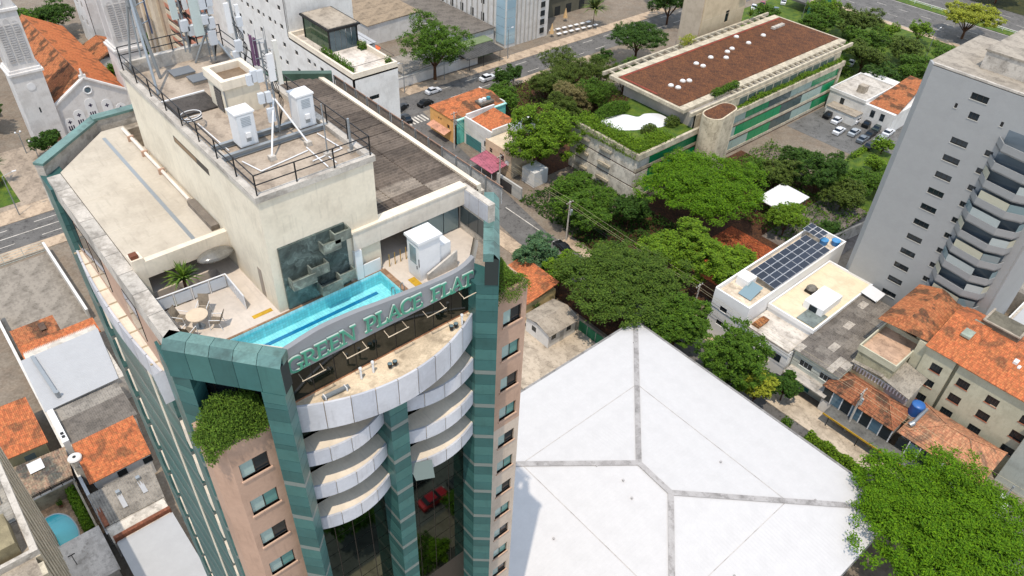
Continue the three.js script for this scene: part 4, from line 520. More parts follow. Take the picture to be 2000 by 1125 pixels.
{ // parish annexe and other far left blocks
  const a = thing('parish_house', 'low white house with an orange roof behind the church', 'building', 48, 0, -214); part(a, 'walls', box(45.5, 53, 0, 4.2, -224, -212), mWallW); gable(a, 45.5, 53, -224, -212, 4.2, 6, 'z', mTileOld);
  const b = thing('plain_block', 'plain white block with few windows behind the right bell tower', 'building', 56, 0, -232); part(b, 'core', box(50, 62, 0, 24, -240, -228.3), mDark); facade(b, 'wall', FX(49.9), -240, -228, 0, 24, grid([-237, -233], 1.3, [6, 11, 16, 20.5], 1.6), mWallW); part(b, 'end_wall', box(50, 62, 0, 24, -228.3, -228), mWallW); part(b, 'roof', box(49.7, 62, 24, 24.4, -240.3, -227.8), mConcPale);
  const c = thing('cream_high_rise', 'plain cream high rise between the church and the striped block', 'building', 56, 0, -190); part(c, 'body', box(54.5, 58.5, 0, 46, -196, -186), mCream); part(c, 'pilaster', [box(54.2, 54.5, 0, 46, -194, -193), box(54.2, 54.5, 0, 46, -190, -189), box(55.5, 56, 0, 46, -186, -185.8)], mBeige);
  const d = thing('striped_high_rise', 'high rise with pink and cream bands and shaded balconies', 'building', 62, 0, -178), pk = M('pink band', 0xc98a74, 'plaster'), cb = M('cream band', 0xd2c6ae, 'plaster'); part(d, 'core', box(57.6, 67, 0, 40, -190, -170.3), mDark);
  for (let k = 0; k < 16; k++) { part(d, 'front_band', box(57.4, 65.5, k * 2.6, k * 2.6 + 1.28, -170.3, -170), pk); part(d, 'front_band', box(57.4, 65.5, k * 2.6 + 1.3, k * 2.6 + 2.58, -170.3, -170), cb); part(d, 'brick_strip', box(65.5, 67.2, k * 2.6 + .02, k * 2.6 + 2.58, -170.4, -169.95), M('grey brick', 0x8b8478, 'stone')); part(d, 'side_wall', box(57.2, 57.5, k * 2.6, k * 2.6 + 1.3, -190, -170.4), pk); part(d, 'balcony_slab', box(55.9, 57.2, k * 2.6, k * 2.6 + .18, -182, -173), cb); part(d, 'balcony_front', box(55.9, 56.02, k * 2.6 + .2, k * 2.6 + .9, -182, -173), cb); part(d, 'side_window', box(57.4, 57.45, k * 2.6 + 1.35, k * 2.6 + 2.55, -188, -172), glassDark); }
}
{ // white hotel block behind the tower
  const t = thing('white_apartment_block', 'long white block with small scattered windows and a rooftop glass room', 'building', 58, 0, -110), X = 51.2, H = [];
  for (let y = 10.5; y < 52; y += 2.95) for (let z = -128; z < -93; z += 3.9) { const top = z > -110 ? 42 : 60; if (y + 1 < top) { H.push([z, z + 1.0, y, y + .75]); if ((Math.round(z + y)) % 2) H.push([z + 1.9, z + 2.6, y + .05, y + .7]); } }
  part(t, 'core', box(X + .25, 58.5, 0, 41.5, -130, -91.4), mDark); part(t, 'core', box(X + .25, 63, 41.5, 58, -130, -110.2), mDark);
  facade(t, 'wall', FX(X), -130.5, -110, 0, 58, H.filter(h => h[1] < -110.3), mWallW, { n: 2, fw: .06 }); facade(t, 'wall', FX(X), -110, -91.1, 0, 42.2, H.filter(h => h[0] > -109.8 && h[1] < -91.6), mWallW, { n: 2, fw: .06 });
  facade(t, 'front_wall', FZ(-91.1), X, 58.8, 0, 42.2, [[53.6, 55.3, 38.2, 38.9], [53.6, 55.3, 32, 32.7]], mWallW, { n: 4 }); part(t, 'upper_front_wall', box(X, 63, 42.2, 58, -110.2, -110), mWallW); part(t, 'side_wall', box(58.55, 58.8, 0, 42.2, -130, -91.4), mWallW);
  flatRoof(t, X, 58.8, -110, -91.1, 42.3, M('roof paving', 0xd3cdc3, 'dirty'), .7, mCreamTop, .35);
  const g = part(t, 'glass_room', [box(53.2, 58.2, 45.5, 45.75, -108.5, -100.6), box(52.9, 58.5, 45.75, 46.0, -108.8, -100.3)], mBlack); part(g, 'room_roof', box(53.2, 58.2, 46.0, 46.1, -108.5, -100.6), mConc); for (let k = 0; k < 5; k++) part(g, 'pane', box(53.4 + k * .95, 54.28 + k * .95, 42.3, 45.5, -100.9, -100.86), M('room glass', 0x55646a, null, { roughness: .06, metalness: .4 })); for (let k = 0; k < 4; k++) part(g, 'side_pane', box(53.3, 53.34, 42.3, 45.5, -108.3 + k * 1.9, -106.5 + k * 1.9), M('green room glass', 0x3f5640, null, { roughness: .06, metalness: .4 })); for (const [x, z] of [[53.3, -100.85], [58.1, -100.85], [53.3, -108.4]]) part(g, 'column', box(x - .1, x + .1, 42.3, 45.5, z - .1, z + .1), mBlack);
  part(t, 'railing', [bar(V(58.5, 43.9, -110), V(58.5, 43.9, -91.4), .03), bar(V(51.5, 43.9, -91.4), V(58.5, 43.9, -91.4), .03)], mBlack);
  const t2 = thing('white_rear_block', 'white block with rows of square windows behind the glass room', 'building', 70, 0, -165); part(t2, 'core', box(62, 76, 0, 32, -176, -160.3), mDark); facade(t2, 'front_wall', FZ(-160), 61.8, 76.2, 0, 32, grid([64, 67, 70, 73], 1.3, [14, 18, 22, 26], 1.6), mWallW); part(t2, 'side_wall', box(61.8, 62, 0, 32, -176, -160.3), mWallW); part(t2, 'roof', box(61.6, 76.4, 32, 32.4, -176, -159.8), mConcPale);
  const hd = (l, x, z, w, d, y, n) => tag(part(null, 'rooftop_shrub', leafyGeo(hedgePts(n, () => [x + rr(-w, w), y + rr(0, 1) * rr(.3, 1.4), z + rr(-d, d)]), .13, { ...G.mid }), mLeaf, true), l, 'shrub', 'plants on the white block terrace');
  hd('row of shrubs along the left edge of the white terrace', 52.2, -97, .5, 4.6, 42.4, 1500); hd('round shrub at the corner of the glass room', 58, -99.4, .6, .6, 42.4, 400); hd('small shrub at the front corner of the white terrace', 58, -92.2, .5, .5, 42.4, 260);
}
{ // blue and white office
  const t = thing('white_office', 'white office with pale blue glazed corner and vertical fins', 'building', 155, 0, -178), bl = M('pale blue glass', 0xa9c4cf, null, { roughness: .1, metalness: .3 }); part(t, 'core', box(143.5, 160, 0, 40, -205, -164), mDark); const H = []; for (const y of [5, 10, 15, 20]) for (let z = -200; z < -170; z += 5) H.push([z, z + 1.6, y, y + 2.6]); facade(t, 'wall', FX(143.2), -205, -168, 0, 40, H, mWallW, { n: 3 }); part(t, 'curtain_core', box(143.3, 147, 0, 40, -168, -163.6), mWallW); for (let y = 1; y < 38; y += 2.6) { part(t, 'glazed_panel', box(143.1, 143.3, y, y + 2.45, -167.8, -164.1), bl); part(t, 'glazed_panel', box(143.5, 146.8, y, y + 2.45, -163.6, -163.5), bl); part(t, 'front_window', box(157, 158.6, y + .4, y + 2.0, -163.75, -163.6), glassDark); } part(t, 'front_wall', box(147, 160.2, 0, 40, -164, -163.8), mWallW); for (let z = -204; z < -168; z += 2.5) part(t, 'fin', box(142.8, 143.15, 0, 40, z - .06, z + .06), mWallG); for (let x = 147.5; x < 157; x += 1.6) part(t, 'fin', box(x - .05, x + .05, 0, 40, -163.8, -163.5), mWallG);
  const l = thing('low_annexe', 'low grey roofed annexe beside the white office', 'building', 136, 0, -180); part(l, 'walls', box(130, 142.5, 0, 5, -200, -168), mWallW); part(l, 'roof', box(129.7, 142.7, 5, 5.3, -200.2, -167.6), mFibreD);
  const g = thing('green_kiosk', 'small olive walled garage with a dark lattice canopy by the crossing', 'building', 132, 0, -163); part(g, 'walls', box(128.5, 138, 0, 4.2, -167, -163), M('olive green wall', 0x72805a, 'plaster')); part(g, 'canopy', ribbed([[124, 4, -163], [137, 4, -163], [137, 3.6, -157], [124, 3.6, -157]], .8, .05, [0, 0, 1], true), M('dark lattice', 0x4b4b4a, 'fibre'), true); for (const x of [125, 130, 136]) part(g, 'post', cyl(x, 0, 3.6, -157.4, .07, .07, 6), mBlack);
  const r = thing('flat_roofed_restaurant', 'dark walled restaurant with a flat pale roof behind the terrace tables', 'building', 178, 0, -178); part(r, 'walls', box(163, 196, 0, 6, -192, -174), M('dark olive wall', 0x5f5d4e, 'plaster')); flatRoof(r, 162.5, 196.5, -192.5, -173.5, 6.6, mConcPale, .35, mConcPale, .6); for (const x of [168, 173, 178, 184]) part(r, 'doorway', box(x, x + 2.4, 0, 3, -174, -173.95), glassDark);
  for (let k = 0; k < 14; k++) { const x = 163 + (k % 7) * 2.4, z = -164.5 + Math.floor(k / 7) * 3.2 + (k % 7) * .25, p = thing('cafe_table', 'white cafe table on the restaurant terrace', 'table', x, 0, z, 'white cafe tables on the terrace'); part(p, 'table_top', box(x - .8, x + .8, .74, .8, z - .5, z + .5), mWhite); part(p, 'leg', cyl(x, 0, .74, z, .06, .06, 6), mGalv); }
  for (const [x, z, l2] of [[160.5, -162, 'closed beige parasol at the left end of the terrace tables'], [173, -169, 'closed beige parasol by the restaurant wall']]) { const p = thing('closed_parasol', l2, 'parasol', x, 0, z, 'closed parasols'); part(p, 'canopy', cyl(x, 1.2, 4.2, z, .75, .08, 10), M('parasol cloth', 0xc9a878, 'plaster')); part(p, 'pole', cyl(x, 0, 1.2, z, .05, .05, 6), mGalv); }
}
{ // workshop roofs behind the big street tree
  const mk = (n, l, x0, x1, z0, z1, y, yr, m, wm) => { const t = thing(n, l, 'building', (x0 + x1) / 2, 0, (z0 + z1) / 2); part(t, 'walls', box(x0, x1, 0, y, z0, z1), wm); part(t, 'roof', ribbed([[x0 - .3, y, z0 - .3], [x0 - .3, y, z1 + .3], [x1 + .3, yr, z1 + .3], [x1 + .3, yr, z0 - .3]], .9, .05, [1, 0, 0], true), m, true); return t; };
  mk('brown_roofed_shed', 'shed with a flat brown roof far behind the street tree', 112, 130, -215, -188, 6, 6.6, M('brown flat roof', 0x94856f, 'dirty'), mWallW); mk('grey_roofed_shed', 'shed with a smooth grey roof left of the street tree', 88, 108, -205, -178, 5, 5.6, mSheet, mWallW); mk('lean_to_shed', 'low lean to shed behind the white street wall', 106, 126, -171, -161, 3, 3.8, mFibre, mWallW); mk('sunlit_yard_roof', 'pale flat roof beside the grey shed', 86, 104, -177, -162, 3.4, 3.8, mConcPale, mWallW);
  const w = thing('street_wall', 'white street wall running behind the big tree', 'wall', 116, 0, -160); part(w, 'wall', box(103, 130, 0, 2.6, -160.3, -160), mWallW); part(w, 'coping', box(102.9, 130.1, 2.6, 2.75, -160.4, -159.9), mWallG);
  const u = thing('orange_parasol', 'open orange parasol in the yard left of the street tree', 'parasol', 109, 0, -181); part(u, 'canopy', cyl(109, 2.6, 3.6, -181, 2.2, .05, 10), M('orange cloth', 0xd9683a, 'clean')); part(u, 'pole', cyl(109, 0, 2.6, -181, .05, .05, 6), mGalv);
}
{ // beige tower
  const t = thing('beige_high_rise', 'beige high rise with a single column of dark windows behind the brown roof', 'building', 180, 0, -124); part(t, 'core', box(171.2, 190, 0, 60, -123, -117), mDark); const f = FZ(-116.6); facade(t, 'front_wall', f, 171, 190, 0, 60, grid([181.5], 1.6, [14, 20.5, 27, 33], 3.2), M('beige panel wall', 0xc7b595, 'plaster'), { n: 1 }); part(t, 'side_wall', box(170.6, 171.2, 0, 60, -123.2, -116.8), M('beige side', 0xbfb09a, 'plaster')); for (let y = 10; y < 58; y += 6.5) part(t, 'panel_joint', box(171, 190, y, y + .08, -116.6, -116.58), mBeige); part(t, 'ac_bracket', box(186.5, 189, 19.5, 20.2, -116.6, -116), mGalv);
}
{ // brutalist office with the roof garden
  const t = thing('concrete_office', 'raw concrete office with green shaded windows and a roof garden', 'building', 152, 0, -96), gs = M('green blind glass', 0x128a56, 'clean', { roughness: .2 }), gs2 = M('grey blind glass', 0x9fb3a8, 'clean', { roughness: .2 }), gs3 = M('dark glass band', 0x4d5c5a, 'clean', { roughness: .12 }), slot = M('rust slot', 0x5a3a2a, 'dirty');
  const lv = [0, 3.55, 7.1, 10.6];
  part(t, 'core', box(112.2, 190, 0, 10.9, -104, -85.4), mDark); part(t, 'upper_core', box(131, 190, 10.9, 14.2, -107, -86), mDark);
  for (let k = 0; k < 3; k++) { part(t, 'end_wall_band', box(111.6, 112.2, lv[k] + .35, lv[k + 1] - .0, -104.2, -85.45), M('pale concrete wall', 0xdad8cc, 'dirty', { roughness: .95 })); part(t, 'slot', box(111.75, 112.2, lv[k] + .05, lv[k] + .35, -104.1, -85.46), slot); part(t, 'floor_band', box(111.6, 191, lv[k] + .32, lv[k] + 1.05, -85.4, -84.92), mRawC); part(t, 'floor_slot', box(111.7, 191, lv[k], lv[k] + .3, -85.3, -84.98), slot);
    part(t, 'corner_wall', box(111.6, 115.6, lv[k] + 1.15, lv[k + 1], -85.4, -84.95), M('pale concrete wall'));
    for (let i = 0; i < 24; i++) { const x0 = 115.7 + i * 3.1; if (x0 > 188) continue; part(t, 'window_panel', box(x0, x0 + 3.02, lv[k] + 1.06, lv[k + 1] - .05, -85.3, -85.03), i < 6 ? gs : [gs, gs3, gs2, gs, gs2, gs, gs3][(Math.floor((i + k * 2) / 3) * 3 + k * 2) % 7]); }
    for (const z of [-100, -93.5]) { const b = part(t, 'vent_hood', [box(110.9, 111.6, lv[k] + 1.9, lv[k] + 2.2, z - 1.7, z + 1.7), box(110.9, 111.0, lv[k] + 2.2, lv[k] + 2.55, z - 1.7, z + 1.7)], mRawC); part(b, 'vent_lip', box(111.3, 111.6, lv[k] + 1.5, lv[k] + 1.9, z - 1.5, z + 1.5), mRawC); } }
  part(t, 'terrace_parapet', [box(111.3, 111.9, 10.6, 11.9, -104.3, -84.4), box(111.9, 131, 10.6, 11.9, -85.0, -84.4), box(131, 191.2, 10.6, 11.9, -85.0, -84.3)], mRawC); part(t, 'terrace_slot', box(111.55, 191, 10.35, 10.6, -104.2, -84.6), slot); part(t, 'terrace_floor', box(111.9, 131, 10.95, 11.05, -104, -85), mGrass);
  part(t, 'upper_wall', box(131, 190.5, 11, 14.2, -86.4, -85.9), mRawC); for (let i = 0; i < 12; i++) part(t, 'upper_window', box(147 + i * 3.4, 150 + i * 3.4, 11.2, 13.6, -85.9, -85.85), gs3);
  part(t, 'roof_slab', [box(129.3, 196, 14.2, 15.0, -110.4, -88.2)], mRawC); part(t, 'gravel_roof', box(130, 195.3, 15.0, 15.06, -108.4, -90.0), M('red gravel', 0x745a3c, 'litter', { roughness: 1 })); part(t, 'red_line', [box(130.4, 195, 15.061, 15.1, -108.2, -107.7), box(130.4, 130.9, 15.061, 15.1, -107.7, -97)], M('red membrane', 0x8c3a24, 'dirty'));
  for (let k = 0; k < 22; k++) { part(t, 'pergola_beam', box(146 + k * 2.2, 146.35 + k * 2.2, 14.6, 15.05, -88.2, -86.6), mRawC); part(t, 'pergola_beam', box(131 + k * 2.9, 131.35 + k * 2.9, 14.6, 15.05, -112.2, -110.4), mRawC); } part(t, 'pergola_edge', [box(129.3, 196, 14.2, 15.05, -86.6, -86.1), box(129.3, 196, 14.2, 15.05, -112.7, -112.2)], mRawC);
  const sky_ = [[136.5, -97.9], [137, -96.2], [140.6, -97.8], [142, -97], [151.1, -102.2], [151.3, -100.3], [157, -102.4], [163.3, -102.1], [165.9, -102.6], [172.5, -102.3], [180.1, -103.1], [173.3, -106.7], [160, -100]]; for (const [x, z] of sky_) { const s = part(t, 'skylight', (() => { const g = new THREE.SphereGeometry(.62, 14, 7, 0, 6.3, 0, 1.57); g.scale(1, .5, 1); g.translate(x, 15.25, z); return g; })(), mWhite); part(s, 'curb', cyl(x, 15.06, 15.25, z, .72, .66, 14), mConcPale); }
  part(t, 'long_vent', [0, 1, 2, 3].map(k => box(186 + k * 1.3, 187.1 + k * 1.3, 15.06, 15.6, -104.8, -103.8)), mConcPale);
  const kid = q => { const P = []; for (const [cx, cz, rd, a0, a1] of [[132.2, -82.4, 2.5, Math.PI * .5, Math.PI * 1.5], [137.4, -82.8, 2.1, -Math.PI * .5, Math.PI * .5]]) for (let i = 0; i <= 10; i++) { const a = a0 + (a1 - a0) * i / 10; P.push([cx + Math.cos(a) * rd * q, cz + Math.sin(a) * rd * q]); } return P; };
  part(t, 'stair_tower', prism(kid(1), 0, 15.6), M('stair concrete', 0xcfc5ad, 'dirty', { roughness: .95 })); part(t, 'stair_top', prism(kid(.86), 15.6, 15.66), M('red gravel'));
  part(t, 'right_end_wall', box(190, 191, 0, 11, -104, -84.6), mRawC);
  const pc = thing('white_terrace_floor', 'white kidney shaped floor in the roof garden', 'terrace floor', 122, 11.05, -96); part(pc, 'floor', (() => { const s = new THREE.Shape(); const P = [[116, 98.5], [117, 95.5], [120, 93.2], [123, 92], [126, 90.6], [129.5, 91.5], [130, 95], [127.5, 97], [125, 97], [123.5, 99.5], [120, 100.8], [117, 100.6]]; s.moveTo(...P[0]); s.splineThru([...P.slice(1), P[0]].map(q => new THREE.Vector2(...q))); const g = new THREE.ExtrudeGeometry(s, { depth: .1, bevelEnabled: false }); g.rotateX(-Math.PI / 2); g.translate(0, 11.08, 0); return g; })(), mWhite);
  const hg = (n, l, cnt, f, col) => tag(part(null, n, leafyGeo(hedgePts(cnt, f), .2, { ...col, asp: .45 }), mLeaf, true), l, 'shrub', null);
  hg('roof_hedge', 'dense trailing hedge on the front rim of the roof garden', 17000, () => { const q = rnd(); let x, z; if (q < .62) { x = 113.2 + rr(-2.2, 2.8); z = rr(-104.5, -85); } else { x = rr(111.5, 123); z = -86.4 + rr(-2.6, 1.9); } return [x, 11.2 + rr(0, 1) * rr(.4, 2.1) - (x < 111.5 || z > -85 ? .8 : 0), z]; }, G.fresh); hg('roof_garden_shrub', 'leafy shrubs at the back of the roof garden', 3800, () => { const a = rr(0, 6.28), r = Math.sqrt(rnd()); return [122 + Math.cos(a) * r * 5.5, 11 + rr(0, 2.6) * (1 - r * r * .6), -102 + Math.sin(a) * r * 2.2]; }, G.mid); hg('roof_garden_shrub', 'low shrub inside the white roof garden floor', 1000, () => { const a = rr(0, 6.28), r = Math.sqrt(rnd()); return [122 + Math.cos(a) * r * 2.2, 11 + rr(0, 1.8) * (1 - r * r * .5), -91.2 + Math.sin(a) * r * 1.4]; }, G.olive); hg('roof_garden_shrub', 'small tree like shrub near the stair tower', 900, () => { const a = rr(0, 6.28), r = Math.sqrt(rnd()); return [128.3 + Math.cos(a) * r * 2, 11.4 + rr(0, 2) * (1 - r * r * .5), -90 + Math.sin(a) * r * 1.5]; }, G.olive);
  hg('ledge_planting', 'strip of plants along the upper ledge of the concrete office', 6000, () => { const x = rr(138, 190), d = .5 + .5 * Math.sin(x * .5) * Math.sin(x * .13 + 1); return [x, 11.6 + rr(0, 1) * (.4 + 1.3 * d) - (rnd() < .15 ? .8 : 0), -85.3 + rr(-.5, .7)]; }, G.fresh); hg('roof_edge_planting', 'shrubs growing on the front edge of the brown roof', 2200, () => { const x = rr(140, 149); return [x, 15 + rr(0, 1.3), -88.8 + rr(-.7, .9)]; }, G.mid); hg('roof_edge_planting', 'bright bush on the far side of the brown roof', 700, () => [159 + rr(-2.5, 2.5), 15 + rr(0, 2), -111.6 + rr(-1, 1)], G.yellow);
}
{ // grey apartment tower with faceted balconies
  const t = thing('grey_apartment_tower', 'tall plain grey apartment tower with faceted balconies', 'building', 124, 0, -28), gw = M('grey tower wall', 0x9c9d9b, 'clean', { roughness: .7 }), gb = M('grey balcony', 0x929391, 'clean', { roughness: .7 }), X = 116, H = [], base = 44.6 - 14 * 2.9;
  part(t, 'core', prism([[116.3, -38.5], [117.4, -39.6], [134, -39.6], [134, -17], [116.3, -17]], 0, 46.3), mDark);
  for (let k = 0; k < 15; k++) { const y = 44.7 - k * 2.9 - (k > 1 ? 1.2 : 0) - .9; if (y < 2) continue; if (k !== 1) H.push([-32.1, -29.7, y, y + .95]); else H.push([-31.3, -29.9, y + .2, y + 1.2]); if (k > 1) H.push([-27.15, -26.0 - .1, y + .15, y + 1.0]); if (k === 1) { H.push([-33.6, -33.2, y + .9, y + 1.6]); H.push([-27.0, -26.6, y + .7, y + 1.4]); } }
  facade(t, 'wall', FX(X), -38.5, -17, 0, 46.5, H, gw, { n: 3, fw: .07, sill: M('pale sill', 0xb5b3aa, 'clean') }); { const f = frame(117.4, -39.7, -1.4, 1.2); part(t, 'chamfer_wall', fbox(f, 0, 1.84, 0, 46.5, -.3, 0), gw); }
  part(t, 'front_wall', box(116.3, 134, 0, 46.5, -17, -16.7), gw); part(t, 'roof', prism([[116.3, -38.5], [117.4, -39.6], [134, -39.6], [134, -17], [116.3, -17]], 46.31, 46.4), M('leafy stained roof', 0x9d978b, 'dirty')); part(t, 'roof_parapet', [box(116, 116.35, 46.4, 46.8, -38.5, -17)], mConcPale); part(t, 'roof_house', box(121, 133, 46.41, 49, -34, -22), mConcPale); part(t, 'roof_house_top', box(120.8, 133.2, 49, 49.2, -34.2, -21.8), M('leafy stained roof'));
  for (let k = 0; k < 13; k++) { const y = 39.3 - k * 2.9; if (y < 3) break; const P = [[116, -26.4], [114.1, -25.0], [113.5, -20.6], [114.6, -18.4], [116, -18.0]]; const b = part(t, 'balcony', prism(P, y - .25, y - .05), gb); for (let i = 0; i < 4; i++) { const dx = P[i + 1][0] - P[i][0], dz = P[i + 1][1] - P[i][1], L = Math.hypot(dx, dz), f = frame(P[i][0], P[i][1], dx / L, dz / L); part(b, 'parapet', fbox(f, 0, L, y - .25, y + 1.0, -.14, 0), gb); if (k > 1 && (k * 7 + i) % 3 !== 0) { part(b, 'glazing', fbox(f, .05, L - .05, y + 1.02, y + 2.2, -.1, -.07), [M('pale enclosed glass', 0xa9b1ae, 'clean', { roughness: .15 }), M('cream blind', 0xb5b39e, 'clean', { roughness: .4 }), glassPale][(k * 5 + i) % 3]); } } part(b, 'recess', box(115.95, 115.99, y, y + 2.3, -25.6, -18.4), M('balcony glass', 0x6b757b, null, { roughness: .1, metalness: .2 })); }
  part(t, 'roof_mast', cyl(125, 49, 55, -30, .05, .03, 6), mGalv);
}
{ // white house with the solar roof
  const t = thing('solar_house', 'tall narrow white house carrying a field of solar panels', 'house', 105, 0, -46), ww = M('bright white wall', 0xebeae6, 'clean', { roughness: .7 });
  part(t, 'core', box(91.7, 120, 0, 9.2, -49, -42.9), ww); facade(t, 'street_wall', FX(91.4), -49.3, -42.5, 0, 10.2, [[-47.6, -46.2, 6.4, 7.4], [-47.6, -46.2, 3.4, 4.4], [-44.8, -44.1, 4.2, 5.0], [-44.2, -43.5, 1.2, 2.0]], ww, { n: 2 }); part(t, 'side_wall', [box(91.66, 121, 0, 10.2, -42.8, -42.52), box(91.66, 121, 0, 10.2, -49.4, -49.1), box(120.7, 121, 0, 10.2, -49.1, -42.8)], ww); part(t, 'roof_surface', box(91.7, 120.7, 9.2, 9.3, -49.1, -42.8), M('cream roof floor', 0xd3c7b2, 'dirty')); part(t, 'stair_box', box(96, 98.4, 9.3, 11, -48.5, -46.2), ww); part(t, 'glass_stair_roof', poly([[94, 9.5, -46.5], [97.2, 10.6, -46.5], [97.2, 10.6, -44], [94, 9.5, -44]]), glassPale);
  const pv = [0x1e2633, 0x232b38, 0x1a222e].map((c, i) => M('solar cell ' + i, c, null, { roughness: .12, metalness: .3 })); const ar = (n, l, x0, z0, nx, nz, y0, w, d, sl) => { const a = thing(n, l, 'solar panels', x0 + nx * w / 2, y0, z0 + nz * d / 2, 'solar arrays'); for (let i = 0; i < nx; i++) for (let j = 0; j < nz; j++) { const x = x0 + i * w, z = z0 + j * d, y = y0 + (nz - j) * sl; const fr = part(a, 'panel', poly([[x + .02, y, z + .02], [x + w - .02, y, z + .02], [x + w - .02, y - sl, z + d - .02], [x + .02, y - sl, z + d - .02]]), M('panel rim', 0xb9bcbf, null, { roughness: .4, metalness: .5 })); part(fr, 'cells', poly([[x + .08, y + .02, z + .08], [x + w - .08, y + .02, z + .08], [x + w - .08, y - sl + .02, z + d - .08], [x + .08, y - sl + .02, z + d - .08]]), pv[(i * 3 + j * 5) % 3]); } for (const x of [x0 + .3, x0 + nx * w - .3]) for (const z of [z0 + .2, z0 + nz * d - .2]) part(a, 'support', bar(V(x, 9.3, z), V(x, y0 + (z < z0 + 1 ? nz * sl : 0), z), .05), mGalv); };
  ar('solar_array', 'large grid of black solar panels on the white house', 98.6, -47.9, 8, 4, 10.5, 2.15, 1.3, .12); ar('solar_array', 'small row of solar panels beside the blue water tanks', 116.2, -49, 2, 3, 11.2, 1.5, 1.2, .1);
  for (const [x, z, l] of [[118.2, -45.3, 'round blue water tank nearest the solar grid'], [119.7, -43.8, 'round blue water tank at the far parapet']]) { const k = thing('water_tank', l, 'tank', x, 9.3, z, 'blue tanks on the solar house'); part(k, 'body', cyl(x, 9.3, 10.3, z, .65, .8, 18), M('blue plastic', 0x2a6fa8, 'clean', { roughness: .4 })); part(k, 'lid', cyl(x, 10.3, 10.42, z, .82, .6, 18), M('blue lid', 0x3d86bb, 'clean', { roughness: .4 })); }
  const b = thing('beige_roof_house', 'house with a flat beige roof and white parapet below the solar house', 'house', 106, 0, -38); part(b, 'walls', box(97.5, 116, 0, 7.6, -42.4, -34), ww); flatRoof(b, 97.3, 116.2, -42.4, -33.8, 7.9, M('beige roof', 0xd8c8a8, 'plaster'), .4, ww, .25); part(b, 'roof_room', box(101.5, 107.5, 7.9, 9.4, -38.5, -35), ww); part(b, 'skylight_court', box(98.2, 102.5, 7.9, 8.05, -37.5, -34.3), M('court glass', 0x7f8a86, 'fibre', { roughness: .3 })); part(b, 'room_window', box(101.46, 101.5, 8.1, 9.2, -37.4, -36), glassDark); part(b, 'front_block', box(91.5, 97.4, 0, 6.4, -42.4, -34), ww); part(b, 'front_roof', box(91.5, 97.4, 6.4, 6.8, -42.3, -34.1), M('white roof deck', 0xcfcac0, 'dirty')); part(b, 'street_window', [box(91.44, 91.5, 3.8, 5.2, -38, -35)], glassDark); part(b, 'round_window', (() => { const g = new THREE.CylinderGeometry(.45, .45, .06, 18); g.rotateZ(Math.PI / 2); g.translate(91.47, 4.8, -40.6); return g; })(), glassDark); part(b, 'street_canopy', poly([[91.4, 3, -40], [88.9, 2.8, -40], [88.9, 2.8, -36.6], [91.4, 3, -36.6]]), M('canopy cream', 0xc7bfae, 'dirty'));
  const u = thing('air_unit', 'black fan unit with a wire hood on the beige roof', 'air conditioner', 106, 7.9, -40); part(u, 'base', box(105.3, 107.3, 7.92, 8.4, -40.6, -39.2), mBlack); part(u, 'hood', (() => { const g = new THREE.SphereGeometry(1, 12, 6, 0, 6.3, 0, 1.4); g.scale(1.1, .6, .9); g.translate(106.3, 8.4, -39.9); return g; })(), M('hood', 0x77736a, 'fibre'));
  const k = thing('wood_crate_stack', 'stack of wooden boards on the white front roof', 'boards', 93.4, 6.8, -41); for (let i = 0; i < 5; i++) part(k, 'board', box(92.2, 94.8, 6.8 + i * .16, 6.93 + i * .16, -41.8 + i * .1, -40.4 + i * .05), M('raw board', 0xb59468, 'litter'));
}
